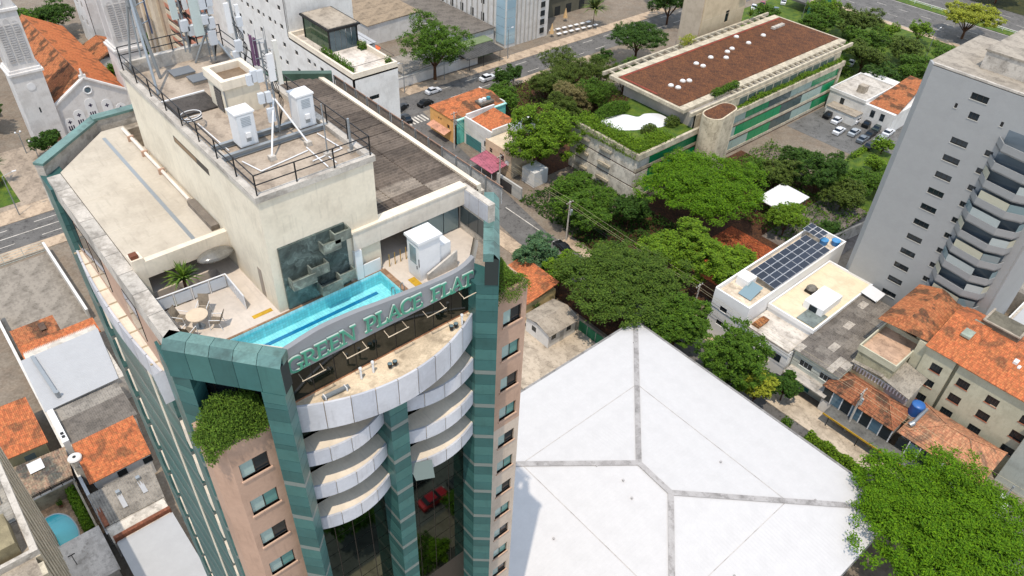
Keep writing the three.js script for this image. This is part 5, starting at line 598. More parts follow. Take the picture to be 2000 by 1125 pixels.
{ // fibre cement roofed house
  const t = thing('sheet_roof_house', 'house with a wide dark sheet roof patched with pale sheets', 'house', 103, 0, -30); part(t, 'walls', box(93.2, 113, 0, 6.6, -33.6, -26), M('grey green wall', 0xa9ada2, 'plaster')); reseed(55);
  for (let i = 0; i < 10; i++) for (let j = 0; j < 7; j++) { const x0 = 92.4 + i * 2.1, z0 = -34 + j * 1.15, y = 7.2 + i * .07; const pale = (i + j * 3) % 11 === 0 || (i < 3 && j > 4 && rnd() < .5); part(t, 'roof_sheet', ribbed([[x0, y, z0], [x0 + 2.14, y + .06, z0], [x0 + 2.14, y + .06, z0 + 1.17], [x0, y, z0 + 1.17]], .3, .03, [1, 0, 0], false, 4, .01), pale ? M('pale sheet', 0xb7b0a6, 'fibre') : rnd() < .5 ? mFibreD : M('mid sheet', 0x857f77, 'fibre'), true); }
  facade(t, 'street_wall', FX(93), -33.8, -26, 0, 7, [[-32.6, -30.4, 4.3, 5.6], [-29, -27, 4.3, 5.6]], M('pale green wall', 0xbfc4ba, 'plaster'), { n: 3, frame: mWhite }); part(t, 'shop_front', box(92.95, 93, 0.3, 3.2, -33, -29.5), M('teal shutter', 0x1f6a6c, 'clean')); part(t, 'porch', box(90.6, 93, 3.4, 3.6, -33.6, -26.2), mConcPale);
  const a = thing('white_awning', 'white sheet canopy on the far end of the patched roof', 'awning', 113, 7.5, -31.5); part(a, 'sheet', poly([[112, 8.6, -34], [115, 8.8, -34], [115, 8.5, -31], [112, 8.3, -31]]), mSheetW); for (const [x, z] of [[112.1, -33.9], [114.9, -33.9], [112.1, -31.1], [114.9, -31.1]]) part(a, 'post', cyl(x, 6, 8.5, z, .05, .05, 6), mGalv);
  const g = thing('gabled_grey_house', 'small house with a grey gabled sheet roof above a white balustrade', 'house', 97, 0, -21.5); part(g, 'walls', box(97, 101, 0, 7.4, -26, -17), mWallG); part(g, 'roof_slope', ribbed([[96.2, 7.9, -26.4], [96.2, 8.3, -21.4], [101.4, 9.4, -21.4], [101.4, 8.6, -26.4]], .35, .03, [1, 0, 0], false, 4), M('pale grey sheet', 0xa39c90, 'fibre'), true); part(g, 'roof_slope', ribbed([[96.2, 8.3, -21.4], [96.2, 7.6, -16.8], [101.4, 8.4, -16.8], [101.4, 9.4, -21.4]], .35, .03, [1, 0, 0], false, 4), M('pale grey sheet'), true); for (let k = 0; k < 18; k++) part(g, 'baluster', box(96.75, 96.9, 6.3, 7.3, -25.8 + k * .5, -25.6 + k * .5), mWhite); part(g, 'balustrade_rail', box(96.65, 96.95, 7.3, 7.42, -26, -17), mWhite);
}
{ // tile roofed house and the pavilion on the street
  const glz = M('street glazing', 0x5e7a8a, null, { roughness: .1, metalness: .3 });
  const side = (t, z0, z1, n) => { for (let k = 0; k < n; k++) { const a = z0 + (z1 - z0) * k / n, b = z0 + (z1 - z0) * (k + 1) / n; part(t, 'street_window', box(91.35, 91.4, 2.6, 4.9, a + .08, b - .08), k % 2 ? glz : glassDark); part(t, 'mullion', box(91.28, 91.4, 2.4, 5.1, b - .08, b + .08), mWhite); } };
  const t = thing('brown_tile_house', 'street house with a worn brown tile roof and glazed gallery', 'house', 93.6, 0, -21.5); part(t, 'walls', box(91.5, 96.6, 0, 5.2, -26.8, -16.2), mWallW); hip(t, 91.5, 96.6, -26.8, -16.2, 5.3, 7.4, mTileBrown); side(t, -27, -15.8, 7);
  const p = thing('orange_tile_pavilion', 'pavilion with a clean orange hipped tile roof at the street corner', 'house', 95.5, 0, -9); part(p, 'walls', box(92, 99.4, 0, 5.2, -14.6, -3.9), mWallW); hip(p, 92, 99.4, -14.6, -3.9, 5.3, 7.7, mTileNew, .7); side(p, -14.8, -3.4, 7);
  const w = thing('water_tank', 'dark blue dome topped water tank between the two tile roofs', 'tank', 96.6, 6, -15.3); part(w, 'body', cyl(96.6, 5.4, 7.3, -15.4, .95, .95, 18), M('deep blue plastic', 0x1f4f8c, 'clean', { roughness: .4 })); part(w, 'lid', (() => { const g = new THREE.SphereGeometry(.97, 16, 6, 0, 6.3, 0, 1.57); g.scale(1, .4, 1); g.translate(96.6, 7.3, -15.4); return g; })(), M('deep blue lid', 0x2f63a3, 'clean', { roughness: .4 })); part(w, 'stand', box(95.6, 97.6, 4.8, 5.4, -16.3, -14.5), mConc);
  const d = thing('air_duct', 'silver duct lying across the gap between tile roofs', 'duct', 94.5, 5.6, -14.9); part(d, 'duct', bar(V(93.4, 6.4, -14.4), V(97.2, 6.9, -14.3), .28, 12), mGalv); part(d, 'cowl', bar(V(93.0, 6.2, -14.6), V(93.6, 6.5, -14.3), .4, 12), mGalv);
  const gt = thing('roof_gate', 'dark grey flat canopy with a yellow edge over the street front', 'canopy', 89.5, 0, -18); part(gt, 'canopy', box(89.0, 91.4, 2.3, 2.5, -25, -9), M('canopy grey', 0x6e6e6a, 'fibre')); part(gt, 'edge', box(88.9, 89.0, 2.25, 2.55, -25, -9), mYellow); for (const z of [-24, -19, -14, -10]) part(gt, 'post', cyl(89.2, 0, 2.3, z, .06, .06, 6), mBlack);
}
{ // olive apartment block
  const t = thing('olive_apartment_block', 'olive rendered apartments with barred windows and orange tile roofs', 'building', 108, 0, -14), sl = M('brick sill', 0xb06f55, 'dirty');
  const X = 101.5; part(t, 'core', [box(X + .3, 114, 0, 13.6, -20.4, -14.6), box(X + 1.1, 114, 0, 13.6, -14.6, -14.1), box(X + .3, 114, 0, 13.6, -14.1, 2)], mOlive); part(t, 'rear_core', box(105, 114, 0, 13.6, -26, -20.4), mOlive);
  facade(t, 'wall', FX(X), -18.6, -14.6, 0, 14, grid([-17.4], 1.6, [3.9, 7, 10.1, 12.0 + .4 - .4].slice(0, 3).concat([]), 1.4), mOlive, { n: 4, sill: sl }); facade(t, 'wall', FX(X), -14.1, 3, 0, 14, grid([-13.4, -9.2, -4.4, 0], 1.7, [3.9, 7, 10.1], 1.4), mOlive, { n: 4, sill: sl });
  part(t, 'light_well', box(X + .9, X + 1.1, 0, 13.6, -14.6, -14.1), mOlive); part(t, 'end_wall', box(X, 106, 0, 14, -18.9, -18.6), mOlive); facade(t, 'well_wall', FX(105), -26.2, -18.9, 0, 13.8, grid([-24.6, -21.6], 1.3, [4, 7.2, 10.4], 1.4), mOlive, { n: 3, sill: sl });
  const g = (a, b, c, d, ye, yr, dir) => part(t, 'roof_slope', ribbed([[a, ye, c], [a, ye, d], [b, yr, d], [b, yr, c]], .24, .035, dir, false, 4), mTile, true); g(X - .6, 108.4, -14.3, 3.4, 13.9, 16.2, [1, .5, 0]); g(115, 108.4, -14.3, 3.4, 13.9, 16.2, [-1, .5, 0]); g(X - .6, 108.4, -19.2, -14.1, 14.0, 16.4, [1, .5, 0]); g(115, 108.4, -19.2, -14.1, 14.0, 16.4, [-1, .5, 0]); part(t, 'roof_slope', ribbed([[102.0, 14.0, -19.3], [114.5, 14.0, -19.3], [113.5, 15.6, -23.2], [103.5, 15.6, -23.2]], .24, .035, [0, .5, -1], false, 4), mTileOld, true); part(t, 'roof_slope', ribbed([[101.2, 13.7, -26.8], [114.6, 13.7, -26.8], [113.5, 15.6, -23.2], [103.5, 15.6, -23.2]], .24, .035, [0, .5, 1], false, 4), mTileOld, true); part(t, 'roof_slope', ribbed([[101.2, 13.7, -26.8], [102, 14, -19.3], [103.5, 15.6, -23.2]], .24, .035, [1, .5, 0], false, 4), mTileOld, true);
  part(t, 'roof_well', box(109.8, 113.4, 14.8, 16.6, -15.5, -10.5), M('mossy concrete', 0x6d6a5c, 'dirty')); part(t, 'roof_well_rim', [box(109.6, 113.6, 16.6, 16.8, -15.7, -15.4), box(109.6, 113.6, 16.6, 16.8, -10.6, -10.3), box(109.6, 109.9, 16.6, 16.8, -15.4, -10.6)], mConc); part(t, 'green_flashing', box(105, 110, 15.6, 15.95, -16.6, -15.2), M('pale green sheet', 0x9aa79a, 'dirty')); part(t, 'roof_vent', [box(105.5, 106.4, 15.3, 15.7, -9.2, -8.6), box(105.1, 106.2, 15.1, 15.4, -8.4, -8.0)], mWhite); part(t, 'roof_vent', box(104, 104.5, 14.9, 15.3, -4.4, -4), mWhite);
  part(t, 'lower_terrace', box(96.8, 104.9, 0, 10.2, -26.2, -20.6), M('mossy olive wall', 0xa8a68c, 'dirty')); flatRoof(t, 96.6, 104.9, -26.4, -20.4, 10.5, M('pink terrace', 0xc2a58c, 'dirty'), .8, mOlive, .2);
  const s = thing('grey_side_house', 'plain grey green wall block at the right edge with an orange roof', 'house', 104, 0, 5); part(s, 'walls', box(99.8, 112, 0, 11, -2.6, 12), M('pale grey green wall', 0xacb0a6, 'plaster')); part(s, 'roof_slope', ribbed([[99.4, 11, -2.8], [99.4, 11, 12], [106, 13, 12], [106, 13, -2.8]], .24, .035, [1, .3, 0], false, 4), mTile, true);
  const r = thing('white_yard_house', 'pale flat roofed house right of the grey tower', 'house', 138, 0, -14); part(r, 'walls', box(127, 150, 0, 4, -15.5, -4), mWallW); flatRoof(r, 126.8, 150.2, -15.7, -3.8, 4.2, mConcPale, .4, mWallW, .25); part(r, 'grey_roof', box(128, 140, 4.2, 4.6, -15, -9), mSheet); part(r, 'far_roof', box(140, 170, 0, 5, -24, -12), mFibre);
  const bt = thing('blue_crate', 'flat blue crate on the pale house roof', 'crate', 129, 4.2, -7); part(bt, 'crate', [box(128.2, 129.8, 4.22, 4.7, -7.6, -6.4)], M('blue plastic')); part(bt, 'rim', box(128.1, 129.9, 4.7, 4.78, -7.7, -6.3), M('blue lid'));
}
{ // houses along the far street: ochre and teal house, white house, pink awning
  const t = thing('ochre_teal_house', 'house painted ochre and teal under an orange tile roof', 'house', 104.5, 0, -132); part(t, 'core', box(97.3, 112, 0, 5.4, -137, -127.4), mWallG); facade(t, 'ochre_wall', FX(97), -137.3, -127.2, 0, 6, [[-130.6, -129.6, 3, 4]], mWallY, { n: 2 }); part(t, 'vent', [box(96.95, 97, 4.2, 4.6, -133.9, -133.6), box(96.95, 97, 4.2, 4.6, -133.1, -132.8)], mBlack); part(t, 'teal_wall', box(97, 112.2, 0, 6, -127.5, -127.2), mTeal); part(t, 'teal_coping', box(96.8, 112.4, 6, 6.25, -127.6, -127.0), M('teal trim', 0xa5dccf, 'plaster')); part(t, 'end_wall', box(112, 112.3, 0, 6.6, -137.4, -127.5), mWallW);
  part(t, 'roof_slope', ribbed([[96.8, 6.05, -137.4], [96.8, 6.05, -127.6], [103, 7.3, -132.5]], .24, .035, [1, .3, 0], false, 4), mTile, true); part(t, 'roof_slope', ribbed([[96.8, 6.05, -137.4], [112.3, 6.6, -137.4], [112.3, 7.3, -132.5], [103, 7.3, -132.5]], .24, .035, [0, .3, 1], false, 4), mTile, true); part(t, 'roof_slope', ribbed([[96.8, 6.05, -127.6], [112.3, 6.3, -127.6], [112.3, 7.3, -132.5], [103, 7.3, -132.5]], .24, .035, [0, .3, -1], false, 4), mTileOld, true); part(t, 'awning', poly([[96.9, 3, -136], [94.9, 2.4, -136], [94.9, 2.4, -129], [96.9, 3, -129]]), M('salmon awning', 0xcf9a80, 'fibre'));
  const tk = thing('roof_tank_frame', 'white frame with water tanks sunk in the orange roof', 'tank', 107, 6.4, -129.4); part(tk, 'frame', [box(105.6, 109.6, 6.8, 7.3, -131, -128.4)], M('tank recess', 0x6a635a, 'dirty')); for (const [x, m] of [[106.4, mWhite], [107.5, mWhite], [108.8, M('teal tank', 0x3d8790, 'clean')]]) part(tk, 'tank', cyl(x, 7.3, 7.9, -129.7, .5, .5, 14), m);
  const w = thing('white_tile_house', 'white house with a flat orange tile roof and stepped parapet', 'house', 103, 0, -121.5); part(w, 'walls', box(99.2, 108, 0, 6, -126.8, -117), mWallW); part(w, 'roof_slope', ribbed([[100.4, 6.1, -126], [100.4, 6.1, -118], [107.4, 7.0, -118], [107.4, 7.0, -126]], .24, .035, [1, .3, 0], false, 4), mTile, true); part(w, 'parapet', [box(99.2, 99.6, 6, 6.9, -126.8, -117), box(99.6, 108, 6, 7.4, -117.4, -117), box(99.6, 108, 6, 7.4, -126.8, -126.4)], mWallW); part(w, 'white_roof', box(104, 112, 6, 7.6, -117, -111), mSheetW); part(w, 'window', box(99.15, 99.2, 2.6, 3.8, -119.4, -118.3), glassDark); part(w, 'shop_panel', box(99.1, 99.2, .2, 2.8, -126, -120.5), M('teal shop', 0x3f7a78, 'clean'));
  const b = thing('beige_shop_house', 'beige two storey shop house with a stepped front beside the white house', 'house', 101, 0, -113); facade(b, 'front_wall', FX(97.4), -116.8, -108, 0, 6.2, [[-115.4, -114.4, 3.4, 4.6], [-111.8, -110.4, 2.8, 4.8]], M('shop beige', 0xcdb698, 'plaster'), { n: 2 }); part(b, 'core', box(97.7, 104, 0, 6, -116.6, -108), mBeige); part(b, 'ac_unit', box(97.0, 97.4, 3.2, 3.9, -109.6, -108.6), mWhite);
  const a = thing('pink_awning', 'faded pink corrugated awning over the pavement', 'awning', 95.5, 0, -112.5); part(a, 'sheet', ribbed([[97.3, 3.4, -116.5], [97.3, 3.4, -108.8], [92.6, 2.7, -108.8], [92.6, 2.7, -116.5]], .4, .04, [1, .15, 0], false, 4), M('pink sheet', 0xb4677a, 'fibre'), true); for (const z of [-116.2, -112.5, -109]) part(a, 'post', cyl(92.8, 0, 2.7, z, .06, .06, 6), mWhite);
  const g = thing('garage_wall', 'dark gated garage front beside the pink awning', 'wall', 95, 0, -104); part(g, 'wall', box(93.4, 93.8, 0, 3, -108, -100), mWallG); part(g, 'gate', box(93.34, 93.4, .1, 2.4, -107.2, -103), M('dark gate', 0x3a3634, 'fibre')); part(g, 'rear_house', box(99, 103, 0, 3.6, -106, -102), M('white annex', 0xd6d6d2, 'plaster'));
  const l = thing('yellow_tile_house', 'ochre walled house with an orange tile roof beside the tower', 'house', 71, 0, -74); part(l, 'walls', box(67, 76, 0, 3.6, -80, -71), M('straw wall', 0xd3bd88, 'plaster')); part(l, 'roof_slope', ribbed([[66.6, 3.7, -80.4], [66.6, 3.7, -70.6], [76.4, 5.2, -70.6], [76.4, 5.2, -80.4]], .24, .035, [1, .3, 0], false, 4), mTile, true);
  const h = thing('white_yard_cottage', 'small white cottage with a stained grey roof in the yard', 'house', 70, 0, -66); part(h, 'walls', box(67.3, 73.6, 0, 3.3, -69, -63.4), mWallW); part(h, 'roof_slope', ribbed([[66.9, 3.3, -69.6], [74.1, 3.3, -69.6], [74.1, 4.2, -66.2], [66.9, 4.2, -66.2]], .4, .02, [0, .2, 1], false, 4), mConc, true); part(h, 'roof_slope', ribbed([[66.9, 4.2, -66.2], [66.9, 3.3, -62.8], [74.1, 3.3, -62.8], [74.1, 4.2, -66.2]], .4, .02, [0, .2, -1], false, 4), mConc, true); for (const x of [68, 71.5]) part(h, 'window', box(x, x + 1.0, 1.5, 2.5, -63.4, -63.36), glassDark); part(h, 'window', box(67.26, 67.3, 1.4, 2.4, -67.5, -66.5), glassDark); part(h, 'door', box(70, 70.9, 0.05, 2.1, -63.4, -63.36), mWallG);
  const gf = thing('green_fence', 'green sheet fence by the white hall roof', 'fence', 76, 0, -62); for (let k = 0; k < 4; k++) part(gf, 'fence_panel', box(74.6 + k * .0, 74.7, .1, 2.2, -63.4 + k * 2, -61.5 + k * 2), M('green sheet', 0x1f6b48, 'clean')); for (let k = 0; k < 5; k++) part(gf, 'post', box(74.56, 74.74, 0, 2.3, -63.5 + k * 2, -63.4 + k * 2), mGalv);
}
{ // white house by the car park
  const t = thing('white_lot_house', 'white flat roofed house with an orange tile wing by the car park', 'house', 200, 0, -74); part(t, 'walls', box(187, 207, 0, 5.2, -84, -66), mWallW); flatRoof(t, 186.8, 202, -84.2, -74, 5.6, mConcPale, .4, mWallW, .3); part(t, 'roof_slope', ribbed([[188, 5.3, -73.6], [188, 5.3, -65.8], [208, 7.4, -69], [208, 7.4, -73.6]], .24, .035, [0, .4, -1], false, 4), mTileOld, true); part(t, 'roof_tank', box(191, 193, 5.6, 7.4, -79, -77), mConc); part(t, 'garage', box(183.5, 187, 0, 2.6, -82, -74), mWallW); part(t, 'garage_roof', box(183.3, 187, 2.6, 2.8, -82.2, -73.8), mConc); for (const z of [-80.6, -72, -69.4]) part(t, 'window', box(186.94, 187, 2.6, 4.4, z, z + 1.1), glassDark);
  const c = thing('white_shelter', 'white corrugated shelter roof behind the umbrella tree', 'shelter', 135, 0, -62); part(c, 'roof', ribbed([[130, 3.6, -66.4], [139.5, 3.7, -66.4], [139.5, 3.5, -59.6], [130, 3.4, -59.6]], .9, .08, [0, 0, 1], false, 6), mSheetW, true); for (const [x, z] of [[130.4, -60], [139, -60], [139, -66], [130.4, -66]]) part(c, 'post', cyl(x, 0, 3.5, z, .08, .08, 6), mGalv);
  struct('paved_yard', box(124, 150, .06, .09, -60, -46), M('dark yard', 0x77706a, 'dirty', { roughness: .95 })); struct('debris_ground', box(103.5, 122, .06, .1, -66, -54), M('palm litter', 0xb4744d, 'litter', { roughness: 1 }));
  const w = thing('boundary_wall', 'concrete boundary wall beside the grey tower', 'wall', 136, 0, -46); part(w, 'wall', beam(V(121, 1.4, -50.6), V(150, 1.4, -46.5), .3, 2.8), mConcPale); part(w, 'coping', beam(V(121, 2.85, -50.6), V(150, 2.85, -46.5), .45, .12), mConc);
}
{ // low houses at the left below the tower
  const lw = M('lot wall', 0xc9c6bd, 'dirty');
  for (const [x0, x1, z0, z1, l] of [[-1.0, -.7, -126, -72, 'long white wall on the left of the sheds'], [10.9, 11.2, -141, -117, 'white wall between the empty lot and the tower']]) { const w = thing('lot_wall', l, 'wall', x0, 0, (z0 + z1) / 2); part(w, 'wall', box(x0, x1, 0, 2.4, z0, z1), lw); part(w, 'coping', box(x0 - .06, x1 + .06, 2.4, 2.5, z0, z1), mWallW); }
  const fe = thing('lot_fence', 'pale mesh fence along the pavement of the empty lot', 'fence', 5, 0, -141.5); railing(fe, [[-30, 0, -141.8], [10.8, 0, -141.8]], 2.2, M('pale fence', 0xaab0a6, null), [1, .75, .5, .25, .05], .05, 3.5);
  const a = thing('l_shaped_tile_shed', 'shed with an l shaped orange tile roof by the empty lot', 'house', 5, 0, -111); part(a, 'walls', [box(0, 5.8, 0, 4.2, -115.4, -112), box(0, 10.6, 0, 4.2, -112, -108.4)], lw); part(a, 'roof_slope', ribbed([[-.2, 4.9, -115.8], [6.1, 4.9, -115.8], [6.1, 4.4, -112], [-.2, 4.4, -112]], .24, .035, [0, .2, -1], false, 4), mTileOld, true); part(a, 'roof_slope', ribbed([[-.2, 4.38, -112], [10.9, 4.38, -112], [10.9, 4.0, -108.2], [-.2, 4.0, -108.2]], .24, .035, [0, .2, -1], false, 4), mTile, true); part(a, 'solar_mat', box(3.6, 4.5, 4.85, 4.9, -115, -113), M('dark mat', 0x5f4a3c, 'fibre'));
  const b = thing('grey_metal_shed', 'shed with a smooth grey ribbed metal roof', 'shed', 4.6, 0, -102); part(b, 'walls', box(-.5, 10.2, 0, 4.6, -108, -95.6), lw); part(b, 'roof', ribbed([[-.7, 4.7, -108.1], [10.6, 4.9, -108.1], [9.3, 4.9, -95.3], [-.9, 4.7, -95.3]], .35, .03, [1, 0, 0], true, 5), mSheet, true); part(b, 'gutter_duct', beam(V(.9, 5.1, -107.6), V(1.4, 5.1, -97.4), .5, .25), mGalv); part(b, 'exhaust', cyl(1.5, 4.9, 5.9, -97.0, .32, .32, 12), mGalv);
  const c = thing('dark_sheet_shed', 'shed with a dark weathered corrugated roof', 'shed', 4.6, 0, -91); part(c, 'walls', box(0, 8.6, 0, 4.2, -95.2, -87.2), lw); for (let i = 0; i < 4; i++) for (let j = 0; j < 3; j++) part(c, 'roof_sheet', ribbed([[.1 + i * 2.2, 4.4 + j * .03, -95.2 + j * 2.7], [2.34 + i * 2.2, 4.4 + j * .03, -95.2 + j * 2.7], [2.34 + i * 2.2, 4.44 + j * .03, -92.45 + j * 2.7], [.1 + i * 2.2, 4.44 + j * .03, -92.45 + j * 2.7]], .3, .03, [0, 0, 1], false, 4, .01), (i * 3 + j) % 3 ? mFibreD : mFibre, true); part(c, 'white_flue_box', box(-.7, .1, 0, 5.2, -94.8, -87.6), mWhite); part(c, 'flue_vent', [box(-.5, -.1, 5.2, 5.25, -89.6, -89.1), box(-.5, -.1, 5.2, 5.25, -88.9, -88.4)], mBlack);
  const d = thing('left_tile_house', 'house with a bright orange tile roof at the left edge', 'house', -5, 0, -95); part(d, 'walls', box(-11, -2.6, 0, 4.2, -99.8, -90.4), M('pale green house wall', 0xb9b48f, 'plaster')); part(d, 'roof_slope', ribbed([[-12, 5.2, -100.2], [-2.2, 4.6, -100.2], [-2.2, 4.4, -89.8], [-12, 5, -89.8]], .24, .035, [0, 0, 1], false, 4), mTile, true); part(d, 'window', box(-5.5, -4.2, 2, 3.2, -90.4, -90.36), glassPale);
  const e = thing('mid_tile_house', 'white house with an orange tile roof against the tower foot', 'house', 4, 0, -82.5); part(e, 'walls', box(.4, 7.6, 0, 4.4, -86, -79.6), mWallW); part(e, 'roof_slope', ribbed([[.1, 5.2, -86.6], [8.3, 5.2, -86.6], [7.8, 4.4, -79.2], [-.2, 4.4, -79.2]], .24, .035, [0, .2, -1], false, 4), mTile, true); for (const x of [3.2, 6.6]) part(e, 'window', box(x, x + 1.2, 2.6, 3.7, -79.6, -79.55), glassDark);
  const w = thing('round_water_tank', 'round grey water tank beside the white tile house', 'tank', -.3, 4, -84); part(w, 'stand', box(-.9, .3, 0, 4.2, -84.6, -83.4), lw); part(w, 'body', cyl(-.3, 4.2, 5.3, -84, .75, .85, 20), M('tank grey', 0xc2bfb8, 'dirty')); part(w, 'lid', cyl(-.3, 5.3, 5.45, -84, .88, .7, 20), M('tank lid', 0xd2cfc8, 'clean')); part(w, 'hatch', cyl(-.3, 5.45, 5.5, -84, .22, .22, 12), mBlack); part(w, 'pipe', bar(V(-.2, 4.4, -83.3), V(.4, 3.2, -79.2), .06, 8), mGalv);
  const f = thing('low_corrugated_shed', 'low corrugated roof with two galvanised vents', 'shed', 3, 0, -75); part(f, 'walls', box(-.8, 6.6, 0, 3, -78.4, -72.4), lw); part(f, 'roof', ribbed([[-1, 3.5, -78.5], [7.2, 3.5, -78.5], [6.6, 3.1, -72.4], [-1, 3.1, -72.6]], .32, .035, [0, .2, -1], false, 5), mFibre, true); for (const [x, z] of [[2.2, -76.4], [5, -77]]) { part(f, 'vent_cowl', box(x - .25, x + .25, 3.3, 3.9, z - .25, z + .25), mGalv); part(f, 'flashing', box(x - .3, x + .3, 3.3, 3.36, z, z + 2.6), mSheet); } part(f, 'brick_edge', box(-.9, -.3, 2.9, 3.3, -78, -72.6), M('bare brick', 0x8b5a44, 'stone'));
  const g = thing('plain_white_roof', 'plain pale grey flat roof at the tower foot', 'shed', 3, 0, -63); part(g, 'walls', box(-.4, 6.2, 0, 3.8, -70.2, -54), lw); part(g, 'roof', box(-.5, 6.4, 3.8, 4, -68.8, -54), mSheet); part(g, 'parapet_brick', box(-.6, 6.4, 3.4, 4.5, -69.6, -69.1), M('bare brick')); part(g, 'back_yard_wall', box(-.8, 6.4, 0, 3.2, -72.2, -69.6), lw);
  const h = thing('pool_side_shed', 'small shed with a rusty corrugated roof above the blue pool', 'shed', -4.2, 0, -86); part(h, 'walls', box(-7, -1.4, 0, 3.0, -89, -83.6), lw); part(h, 'roof', ribbed([[-7.2, 3.3, -89.4], [-.7, 3.5, -88.6], [-1.4, 3.2, -83.2], [-7, 3.1, -83.3]], .3, .04, [0, 0, 1], false, 5), M('rusty sheet', 0xa98f76, 'tileOld'), true); part(h, 'patch', box(-5.6, -3.8, 3.45, 3.5, -88.6, -86.6), mSheetW); const rl = thing('pool_guard_rail', 'dark wooden rail in front of the rusty shed', 'railing', -4, 0, -83); railing(rl, [[-6.9, 2.6, -83.0], [-1.6, 2.6, -82.9]], 1.0, M('dark wood', 0x3c322a, null), [1, .5], .05, 1.3);
  // garden pool
  struct('pool_deck', box(-12, -1.1, 0, .12, -83, -74.4), M('pool deck stone', 0xd3b79a, 'stone')); const pl = thing('garden_pool', 'drop shaped turquoise pool in the small garden', 'swimming pool', -6, 0, -77.5); const sh = (s0, y0, y1) => { const s = new THREE.Shape(); const P = [[-8.5, 79.5], [-6.9, 81], [-5.2, 81.1], [-4, 79.6], [-3.7, 77], [-4.4, 75.2], [-6.4, 74.7], [-8.6, 75.5]].map(([x, z]) => new THREE.Vector2(-6.1 + (x + 6.1) * s0, 77.8 + (z - 77.8) * s0)); s.moveTo(P[0].x, P[0].y); s.splineThru([...P.slice(1), P[0]]); const g = new THREE.ExtrudeGeometry(s, { depth: y1 - y0, bevelEnabled: false, curveSegments: 40 }); g.rotateX(-Math.PI / 2); g.translate(0, y0, 0); return g; }; part(pl, 'coping', sh(1.06, .1, .2), M('pale coping', 0xcfd6d0, 'clean')); part(pl, 'water', sh(1, .12, .22), M('garden water', 0x4fc0c4, 'clean', { roughness: .06 }));
  const pr = thing('pool_fence', 'thin black railing at the near end of the garden pool', 'railing', -5, 0, -74.3); railing(pr, [[-7.2, .12, -74.3], [-2, .12, -74.5]], 1.1, mBlack, [1, .55], .05, 1.5); const gw = thing('garden_wall', 'plastered garden wall behind the blue pool', 'wall', -4.4, 0, -83); part(gw, 'wall', [box(-8, -1.6, 0, 2.6, -83.1, -82.85), box(-1.75, -1.5, 0, 2.6, -82.85, -72)], M('garden plaster', 0xb3a994, 'dirty')); part(gw, 'coping', box(-8, -1.4, 2.6, 2.72, -83.15, -82.8), lw);
  for (const [x, z, l] of [[-6.9, -81.6, 'potted plant left of the garden pool top'], [-4.2, -82, 'potted plant by the garden wall near the hedge']]) { const q = thing('potted_plant', l, 'plant', x, .12, z, 'pots beside the garden pool'); part(q, 'pot', cyl(x, .12, .6, z, .22, .32, 12), M('clay pot', 0x94664c, 'dirty')); part(q, 'foliage', leafyGeo(hedgePts(120, () => [x + rr(-.35, .35), .6 + rr(0, .6), z + rr(-.35, .35)]), .1, G.mid), mLeaf, true); }
  tag(part(null, 'garden_hedge', leafyGeo(hedgePts(4200, () => { const z = rr(-82.6, -74.6), y = rr(0, 2.3), w = 1.1 - y * .2; return [-2.4 + rr(-w, w) * .8, y, z]; }), .14, G.fresh), mLeaf, true), 'green hedge along the wall beside the garden pool', 'hedge');
  const wr = thing('white_low_roof', 'white flat roof below the garden pool', 'shed', -4, 0, -70); part(wr, 'walls', box(-8, -1.6, 0, 2.6, -73.4, -66), lw); part(wr, 'roof', box(-8.2, -1.4, 2.6, 2.85, -73.7, -66), M('white stained roof', 0xcac8c4, 'dirty')); const pn = thing('yard_post', 'thin post standing on the white low roof', 'pole', -5, 2.8, -70); part(pn, 'post', cyl(-5.2, 2.85, 5, -69.8, .05, .05, 6), mBlack); part(pn, 'arm', box(-5.6, -4.8, 4.9, 5, -69.85, -69.75), mBlack);
  // tall block at the lower left edge
  const k = thing('ribbed_corner_block', 'pale block with vertical ribs and a sheet roof at the lower left edge', 'building', -14, 0, -62); part(k, 'core', box(-26, -6.6, 0, 24.2, -78, -48), mConc); for (let z = -78, i = 0; z < -55; z += 2.3, i++) part(k, 'wall_rib', box(-6.6, -6.15, 0, 24.2, z, z + 1.5), mRawC); part(k, 'parapet', [box(-6.7, -6.1, 24.2, 25, -78, -55.9), box(-26, -6.7, 24.2, 25, -56.3, -55.9)], mConcPale); part(k, 'sheet_roof', ribbed([[-26, 24.6, -78], [-6.8, 24.3, -78], [-6.8, 24.3, -61], [-26, 24.6, -61]], .7, .06, [1, 0, 0], false, 5), M('roof zinc', 0xa7a49c, 'fibre'), true); part(k, 'pale_roof', box(-26, -7.4, 24.3, 24.7, -66.5, -63.8), M('cream zinc', 0xd2cbb9, 'dirty')); part(k, 'tank_box', box(-20, -7.4, 24.2, 26, -61, -57), M('stained tank', 0x8f876a, 'dirty')); for (let y = 2; y < 23; y += 3) part(k, 'rib_window', box(-6.64, -6.58, y, y + 1.6, -77, -56), glassDark);
}
